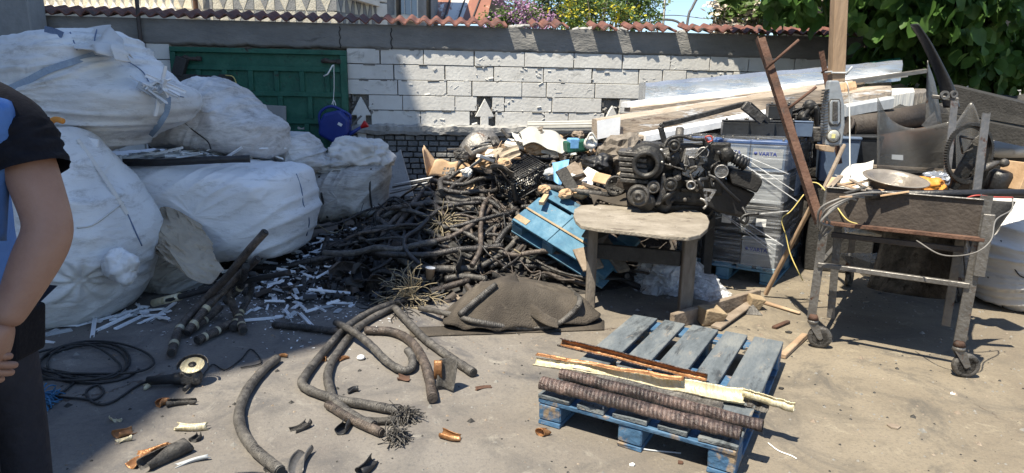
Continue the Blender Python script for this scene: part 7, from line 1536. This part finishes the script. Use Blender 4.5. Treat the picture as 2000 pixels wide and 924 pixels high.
slab(W(1668, 182, 5.7), W(1744, 168, 5.8), .3, .22, 'brd', 'brown boxed beam end right of the lamp head', 'boxed_beam', 'beam', rough=.004, seed=10)
slab(W(1655, 205, 5.6), W(1748, 188, 5.7), .1, .1, 'greyp', 'pale grey blue printed strip right of the lamp head', 'panel', 'panel', rough=.002, seed=11)
slab(W(1738, 180, 5.9), W(1788, 172, 6.0), .3, .18, 'ceram', 'pale box end beside the boxed beam', 'box', 'box', rough=.004, seed=12)
slab(W(1780, 178, 6.0), W(1812, 174, 6.05), .25, .15, 'basin', 'weathered beige block at the right of the pale box end', 'block', 'block', rough=.01, seed=13)
slab(W(1640, 130, 6.9), W(1760, 112, 6.95), .02, .1, 'green', 'dull green glassy strip in the shade at the top of the heap', 'strip', 'strip', seed=14)
slab(W(1600, 165, 6.1), W(1812, 134, 6.3), .05, .04, 'steel', 'slotted steel strip running right from the lamp head', 'slotted_strip', 'strip', seed=15)
m = M(); m.tube([W(1655, 250, 5.6), W(1800, 225, 5.9)], .1, 20); m.tube([W(1650, 248, 5.6), W(1655, 250, 5.6)], .1, 20); tag(m.build('brown_tube', MT['rustdark']), 'wide brown tube lying under the boxed beam', 'tube')
m = M(); m.tube([W(1690, 290, 5.5), W(1830, 262, 5.9)], .09, 20); tag(m.build('brown_tube', MT['rust']), 'lower rusty brown tube behind the curved sheet', 'tube')
for a, b, Y0, Y1, w_, h_, mt_, lb in (((1858, 166), (2060, 215), 5.6, 5.0, .25, .1, 'dblack', 'upper long channel at the right edge darkened for the shade'), ((1850, 222), (2060, 262), 5.5, 4.9, .3, .12, 'dblack', 'lower long channel at the right edge darkened for the shade'), ((1870, 200), (2060, 232), 6.2, 5.8, .2, .1, 'dblack', 'black channel between the two long ones'),):
    channel(W(a[0], a[1], Y0), W(b[0], b[1], Y1), w_, h_, mt_, lb)  # black colour stands in for the shade the channels lie in
for k, (x, y, Y, d, mt_) in enumerate(((1760, 300, 6.2, (1.4, .5, .9), 'dblack'), (1950, 290, 6.3, (1.6, .5, .9), 'dblack'), (1500, 300, 6.6, (1.3, .4, .8), 'rubble'))):
    c = W(x, y, Y); m = M(); f_ = crum(x, y, Y, d[0] / 2, d[2] / 2, k * 3 + 1, d[1]); m.grid(lambda a, b: (lambda p: V((p.x, p.y, max(0.0, p.z))))(f_(a, b)), 50, 26, smooth=False); tag(m.build('dark_scrap', MT[mt_]), ['lump of dark scrap behind the curved sheet', 'lump of dark scrap behind the gear ring', 'lump of rubble behind the batteries'][k], 'scrap heap', kind='stuff')
m = M(); c = W(1222, 300, 5.6); f_ = crum(1222, 300, 5.6, .2, .16, 4, .2); m.grid(lambda a, b: f_(a, b), 30, 16, smooth=False); tag(m.build('rubble_block', MT['legwood']), 'rough brown lump of broken masonry left of the engine', 'rubble block')
# ================================================================ things on the cable heap
bx = thing('cardboard_box', 'torn open cardboard box lying on top of the cable heap', 'box', W(870, 345, 5.95))
def cq(nm, pts, Y, mt_='card', par=bx, th=.005):
    m = M(); P_ = [W(x, y, Y + dy) for x, y, dy in pts]; m.grid(lambda a, b: P_[0].lerp(P_[1], a).lerp(P_[3].lerp(P_[2], a), b) + V((0, -.02 * sin(a * 5 + b * 2), .012 * sin(a * 7))), 10, 6); return m.build(nm, MT[mt_], par, solid=th)
cq('front_side', [(836, 345, 0), (890, 342, 0), (895, 316, .05), (850, 312, .05)], 5.9); cq('bottom', [(836, 345, 0), (900, 344, 0), (905, 322, .35), (852, 316, .35)], 5.9)
cq('left_flap', [(834, 345, 0), (852, 318, .3), (828, 285, .32), (826, 292, .05)], 5.9); cq('right_flap', [(890, 345, -.02), (928, 352, .0), (926, 305, .3), (905, 300, .3)], 5.9)
m = M(); P_ = [W(862, 341, 5.87), W(888, 340, 5.87), W(890, 326, 5.91), W(868, 325, 5.91)]
for k in range(4):
    for j in range(2): a, b = (k + .1) / 4, (k + .85) / 4; c0, c1 = j * .5 + .08, j * .5 + .42; m.add([P_[0].lerp(P_[1], s).lerp(P_[3].lerp(P_[2], s), t_) + V((0, -.03, 0)) for s, t_ in ((a, c0), (b, c0), (b, c1), (a, c1))], [(0, 1, 2, 3)])
m.build('printed_grid', MT['castiron'], bx, solid=.001)
m = M(); P_ = [W(850, 350, 5.85), W(930, 355, 5.85), W(925, 372, 5.7), W(860, 372, 5.7)]; m.prism(P_, (0, .01, 0)); tag(m.build('carton_sheet', MT['card']), 'flattened brown carton hanging below the torn box', 'carton')
def bowl(u, v_, c, rx, rz_, dy): return None
m = M(); P0, P1 = W(905, 300, 6.1), W(968, 268, 6.2)
d, sd, up = basis(P1 - P0)
m.grid(lambda u, v_: P0.lerp(P1, u) + up * (sin(pi * u) * .07 + .05 * cos(v_ * pi)) + sd * (-.09 + .18 * v_) + V((0, 0, .03 * sin(v_ * pi))), 24, 12); tag(m.build('oval_trim', MT['steel'], solid=.01), 'long oval grey car trim shell leaning on the wall side of the heap', 'car trim')
m = M(); m.tube(spline([W(915, 305, 6.0), W(940, 292, 6.0), W(965, 290, 6.0), W(975, 300, 6.0)]), [.04, .05, .05, .045] + [.045] * 21, 14); tag(m.build('air_duct', MT['steel']), 'bent grey air duct below the oval trim', 'duct')
slab(W(985, 278, 5.9), W(1095, 298, 5.75), .22, .035, 'ceram', 'white ribbed flat duct panel lying on top of the crate', 'panel', 'panel', rough=.004, seed=21, slope=.03)
plank(W(930, 300, 6.0), W(990, 285, 5.95), .05, .05, 'rawwood', 'pale broken foam or wood strip left of the white duct panel')
for k, (x, y, s, mt_) in enumerate(((948, 318, .08, 'card'), (965, 308, .09, 'ceram'), (955, 332, .06, 'ceram'), (938, 325, .06, 'card'), (985, 318, .06, 'oldwood'))):
    m = M(); m.grid(crum(x, y, 5.85, s, s * .7, k + 30, s), 22, 12, smooth=False); tag(m.build('crumpled_scrap', MT[mt_]), 'crumpled pale scrap between the torn box and the crate', 'scrap', 'crumpled scraps by the crate')
# crate
cr = thing('wire_crate', 'black plastic mesh crate tipped over on the heap beside the box', 'crate', W(1020, 350, 5.5))
c8 = [W(968, 342, 5.5), W(1002, 358, 5.35), W(1066, 322, 5.45), W(1032, 303, 5.75)]; dn_ = [V((.04, .05, -.17)), V((.03, 0, -.17))]
lowr = [p + V((.03, .03, -.15)) for p in c8]
def lat(nm, A, B, C, D, nu, nv, r_=.0035, solidp=False):
    m = M()
    for k in range(nu + 1): a = k / nu; m.tube([A.lerp(B, a), D.lerp(C, a)], r_ * (2.5 if k in (0, nu) else 1), 5)
    for k in range(nv + 1): a = k / nv; m.tube([A.lerp(D, a), B.lerp(C, a)], r_ * (2.5 if k in (0, nv) else 1), 5)
    return m.build(nm, MT['pblack'], cr)
lat('top_grid', c8[0], c8[1], c8[2], c8[3], 7, 18); lat('front_grid', c8[1], c8[2], lowr[2], lowr[1], 18, 7); lat('end_grid', c8[0], c8[1], lowr[1], lowr[0], 7, 6); lat('end_grid', c8[3], c8[2], lowr[2], lowr[3], 7, 6)
m = M(); m.beam(c8[2], lowr[2], .05, .03); m.beam(c8[1], lowr[1], .04, .03); m.build('corner_post', MT['pblack'], cr, bevel=.003)
m = M()
for k in range(60):
    a, b, c_ = r3.random(), r3.random(), r3.random(); p = lowr[0].lerp(lowr[1], a).lerp(lowr[3].lerp(lowr[2], a), b) + V((0, 0, .06 * c_ + .01)); m.box(p, (.04, .02, .004), rot(r3.uniform(0, 360), r3.uniform(-40, 40), r3.uniform(-40, 40)))
tag(m.build('paper_scraps', MT['ceram']), 'pale scraps lying inside the black mesh crate', 'scraps', kind='stuff')
# loose junk over the upper heap and towards the engine
r5 = random.Random(77)
for k in range(70):
    x, y = (r5.uniform(900, 1010), r5.uniform(285, 345)) if k < 16 else (r5.uniform(1060, 1230), r5.uniform(285, 385)) if k < 52 else (r5.uniform(960, 1240), r5.uniform(262, 300))
    p = W(x, y, 6.1 - (y - 260) * .0085 + r5.uniform(-.1, .1)); sz = r5.uniform(.05, .16); tp = r5.random(); m = M()
    mt_ = r5.choice(('card', 'oldwood', 'ceram', 'castiron', 'rustdark', 'dblack', 'steel', 'paper', 'legwood', 'greyp'))
    if tp < .45:
        R_ = rot(r5.uniform(0, 360), r5.uniform(-70, 70), r5.uniform(-40, 40)); sx, sy = sz, sz * r5.uniform(.3, .8); ph = r5.uniform(0, 6)
        m.grid(lambda u, v_: p + R_ @ V(((u - .5) * sx * 2, (v_ - .5) * sy * 2 * (1 - .4 * u), .02 * sin(u * 5 + ph) + .02 * ridge(V((u * 2 + ph, v_ * 2, 0)), 1))), 8, 6, smooth=False); o = m.build('scrap_sheet', MT[mt_], solid=.004)
    elif tp < .75: m.beam(p, p + V((r5.uniform(-.3, .3), r5.uniform(-.15, .15), r5.uniform(-.08, .08))), r5.uniform(.015, .05), r5.uniform(.006, .03)); o = m.build('scrap_bar', MT[mt_], bevel=.002)
    else: m.grid(crum(x, y, p.y, sz * .6, sz * .45, k, sz * .5), 22, 12, smooth=False); o = m.build('crumpled_scrap', MT[mt_])
    tag(o, 'loose scrap piece in the jumble between the torn box and the engine', 'scrap', 'jumbled scrap left of the engine')
# right of the crate
bp_ = mat('brickpanel', [(.33, .32, .29), (.42, .41, .38)], 4, .8, .2, 20, stain=[((.3, .28, .25), 8, .6, .08)])
m = M(); P0, P1 = W(1030, 252, 6.4), W(1166, 250, 6.4); m.tube([P0.lerp(P1, k / 12) for k in range(13)], .075, 26, cap=False); m.tube([P0.lerp(P1, k / 12) for k in range(13)], .05, 26, cap=False)
rp = m.build('rolled_panel', bp_); tag(rp, 'rolled white wall panel with a brick pattern on the heap by the wall', 'wall panel')
m = M()
for k in range(7):
    for j in range(13):
        a = 2 * pi * (k + .5) / 14 + .4; u = (j + (k % 2) * .5) / 13.5; c = P0.lerp(P1, min(1, u + .03)) + V((0, -cos(a + .3) * .0766, sin(a - 1.2) * .0766)); 
for k in range(8): m.tube([P0 + V((0, cos(2.2 + k * .42) * .0762, sin(2.2 + k * .42) * .0762)), P1 + V((0, cos(2.2 + k * .42) * .0762, sin(2.2 + k * .42) * .0762))], .002, 4)
m.build('joint_lines', MT['castiron'], rp)
m = M(); A = spline([W(1012, 262, 6.0), W(1050, 248, 6.1), W(1085, 262, 6.0), W(1110, 275, 5.9)], 8); B = spline([W(1022, 285, 5.7), W(1060, 282, 5.7), W(1085, 300, 5.6), W(1105, 292, 5.6)], 8)
m.grid(lambda u, v_: A[int(round(u * 24))].lerp(B[int(round(u * 24))], v_) + V((0, 0, .05 * sin(pi * v_) + .02 * sin(u * 12))), 24, 10, smooth=False); tag(m.build('crumpled_wallboard', bp_, solid=.008), 'crumpled piece of brick pattern panel before the rolled one', 'wall panel')
m = M(); c = W(1125, 285, 5.6); m.box(c, (.2, .14, .1), rot(15, 0, -6)); m.box(c + V((-.03, -.04, .02)), (.1, .08, .1), rot(15), mi=1); tag(m.build('green_appliance', [MT['green'], MT['lblue']], bevel=.015, seg=2), 'small green appliance casing beside the crumpled panel', 'appliance')
m = M(); c = W(1152, 280, 5.5); m.lathe([(.04, -.05), (.055, 0), (.055, .04), (.04, .05), (.02, .05), (.018, .03), (0, .03)], c, (.3, -1, .3), 22); m.tube(spline([c + V((-.04, -.06, .02)), c + V((0, -.07, .09)), c + V((.05, -.06, .03))]), .009, 7); tag(m.build('white_pump', MT['ceram']), 'round white pump casing next to the green appliance', 'pump')
m = M(); m.grid(crum(1168, 322, 5.5, .12, .09, 22, .14), 40, 24); tag(m.build('black_bag', MT['pblack']), 'glossy black rubbish bag left of the engine', 'plastic bag')
m = M(); P_ = [W(1078, 318, 5.5), W(1112, 312, 5.45), W(1106, 365, 5.2), W(1082, 350, 5.3)]; m.grid(lambda a, b: P_[0].lerp(P_[1], a).lerp(P_[3].lerp(P_[2], a), b) + V((0, -.03 * sin(a * 6), .02 * sin(b * 5))), 12, 10); tag(m.build('blue_sheet', MT['lblue'], solid=.004), 'pale blue plastic sheet hanging over the heap above the raised pallet', 'sheet')
for x0, y0, x1, y1, Y, w_, mt_, lb in ((1112, 322, 1135, 352, 5.35, .12, 'oldwood', 'brown board standing right of the pale blue sheet'), (1138, 338, 1165, 352, 5.3, .14, 'ceram', 'pale folded sheet left of the black bag'), (1160, 345, 1190, 352, 5.2, .09, 'card', 'yellowish card strip near the wheel disc'), (1095, 330, 1120, 372, 5.2, .1, 'dblack', 'dark strip below the pale blue sheet')):
    plank(W(x0, y0, Y), W(x1, y1, Y - .1), w_, .012, mt_, lb, up=(0, -1, .4))
m = M(); m.tube([W(1058, 364, 5.25), W(1192, 382, 4.95)], .024, 14); tag(m.build('grey_pipe', MT['castiron']), 'dark grey pipe lying along the top of the raised blue pallet', 'pipe')
# raised blue pallet
o_ = W(1000, 432, 4.9); uu = W(1142, 520, 4.55) - o_; vv = W(1046, 363, 5.25) - o_; nn_ = uu.cross(vv).normalized()
if nn_.y > 0: nn_ = -nn_
uu_, vv_ = uu.normalized(), (vv - uu.normalized() * vv.dot(uu.normalized())).normalized()
rp_ = thing('pallet', 'bright blue pallet tilted up against the cable heap behind the bench', 'pallet', o_)
def rb(nm, u0, u1, v0, v1, d0, d1, mt_='bluewood'):
    m = M(); R_ = Matrix((uu_, vv_, nn_)).transposed(); m.box(o_ + uu_ * (u0 + u1) / 2 + vv_ * (v0 + v1) / 2 + nn_ * (d0 + d1) / 2, (u1 - u0, v1 - v0, d1 - d0), R_); return m.build(nm, MT[mt_], rp_, bevel=.003)
LU = uu.length * 1.25
for a, b in ((0, .17), (.19, .36), (.40, .52)): 
    for s, e in ((0, .34), (.345, .62), (.72, LU)): rb('deck_board', s, e, a * .95, b * .95, 0, .02)
rb('crossboard', -.005, .03, 0, .5, -.022, -.002); rb('crossboard', .3, .4, 0, .5, -.022, -.002); rb('crossboard', LU - .14, LU, 0, .5, -.022, -.002)
for u0 in (0, .3, LU - .14):
    for v0 in (0, .2, .4): rb('block', u0 + .002, u0 + .1, v0, v0 + .1, -.1, -.024)
for v0 in (-.004, .2, .4): rb('bottom_board', 0, LU, v0, v0 + .1, -.122, -.102)
rb('splintered_strip', .0, .6, .165, .185, .021, .027, 'endwood'); rb('splintered_strip', 0, .12, 0.02, .08, .021, .025, 'endwood')
def onp(u, v_, d): return o_ + uu_ * u + vv_ * v_ + nn_ * d
plank(onp(.38, .42, .05), onp(.95, .12, .04), .09, .03, 'legwood', 'grey brown plank lying diagonally on the raised blue pallet', up=nn_)
plank(onp(.55, .52, .07), onp(.62, .18, .08), .17, .012, 'oldwood', 'square beige board piece on the raised blue pallet', up=nn_); plank(onp(.6, .1, .05), onp(.78, -.02, .05), .16, .02, 'oldwood', 'small brown board at the low edge of the raised pallet', up=nn_)
# left of the heap by the wall
m = M(); P_ = [W(752, 385, 7.0), W(808, 384, 6.9), W(782, 292, 7.3), W(752, 318, 7.25)]; m.prism(P_, (0, .04, 0)); wp_ = m.build('wall_board', MT['ledge'], bevel=.004); tag(wp_, 'white chipped panel leaning on the wall between grey sack and torn box', 'panel')
for k in range(4): plank(W(762 + 3 * k, 378 - 6 * k, 6.6), W(850 - 2 * k, 358 - 4 * k, 6.3), .03, .014, 'whitep' if k % 2 else 'steel', 'thin %s metal profile pointing at the torn box' % ['lowest grey', 'white lower', 'upper grey', 'topmost white'][k], 'metal_profile', 'profile')
plank(S(678, 398, .1), S(722, 452, .05), .05, .02, 'endwood', 'pale splintered lath sticking out of the left side of the heap'); 
# ================================================================ watering can
WY = 7.45
wc = thing('watering_can', 'dark blue watering can hanging by a white string before the green panel', 'watering can', W(655, 285, WY))
m = M(); BP = [(630, 222), (662, 214), (682, 234), (680, 262), (657, 284), (620, 264), (622, 240)]
m.prism([W(x, y, WY - .09) for x, y in BP], (0, .18, 0)); m.build('tank', MT['bluep'], wc, bevel=.035, seg=4)
m = M(); m.tube(spline([W(x, y, WY) for x, y in ((625, 245), (624, 224), (634, 212), (650, 208), (668, 216), (684, 226), (682, 238))], 8), .016, 12); m.build('handle', MT['bluep'], wc)
m = M(); m.tube([W(668, 272, WY), W(690, 258, WY), W(706, 248, WY)], [.035, .022, .016], 14); m.build('spout', MT['bluep'], wc)
m = M(); c = W(705, 249, WY); m.lathe([(.016, 0), (.022, .02), (.045, .075), (.042, .082), (0, .078)], c, W(721, 238, WY) - c, 20); m.build('rose', MT['redp'], wc)
m = M(); m.box(W(664, 243, WY - .1), (.05, .006, .032), rot(0, 0, 30)); m.build('price_sticker', MT['white'], wc)
m = M(); m.tube(spline([W(652, 126, WY), W(652.5, 170, WY), W(651, 200, WY), W(652, 209, WY)]), .004, 6); m.tube([W(650, 127, WY), W(640, 145, WY), W(632, 149, WY)], .008, 6); m.tube(spline([W(648, 204, WY), W(652, 196, WY), W(656, 206, WY)]), .005, 6); tag(m.build('string', MT['white']), 'white string holding up the blue watering can', 'string')
m = M(); m.beam(W(682, 250, WY + .02), W(706, 226, WY + .02), .02, .02); tag(m.build('grey_rod', MT['steel']), 'short grey rod behind the can in front of the arrow picket', 'rod')
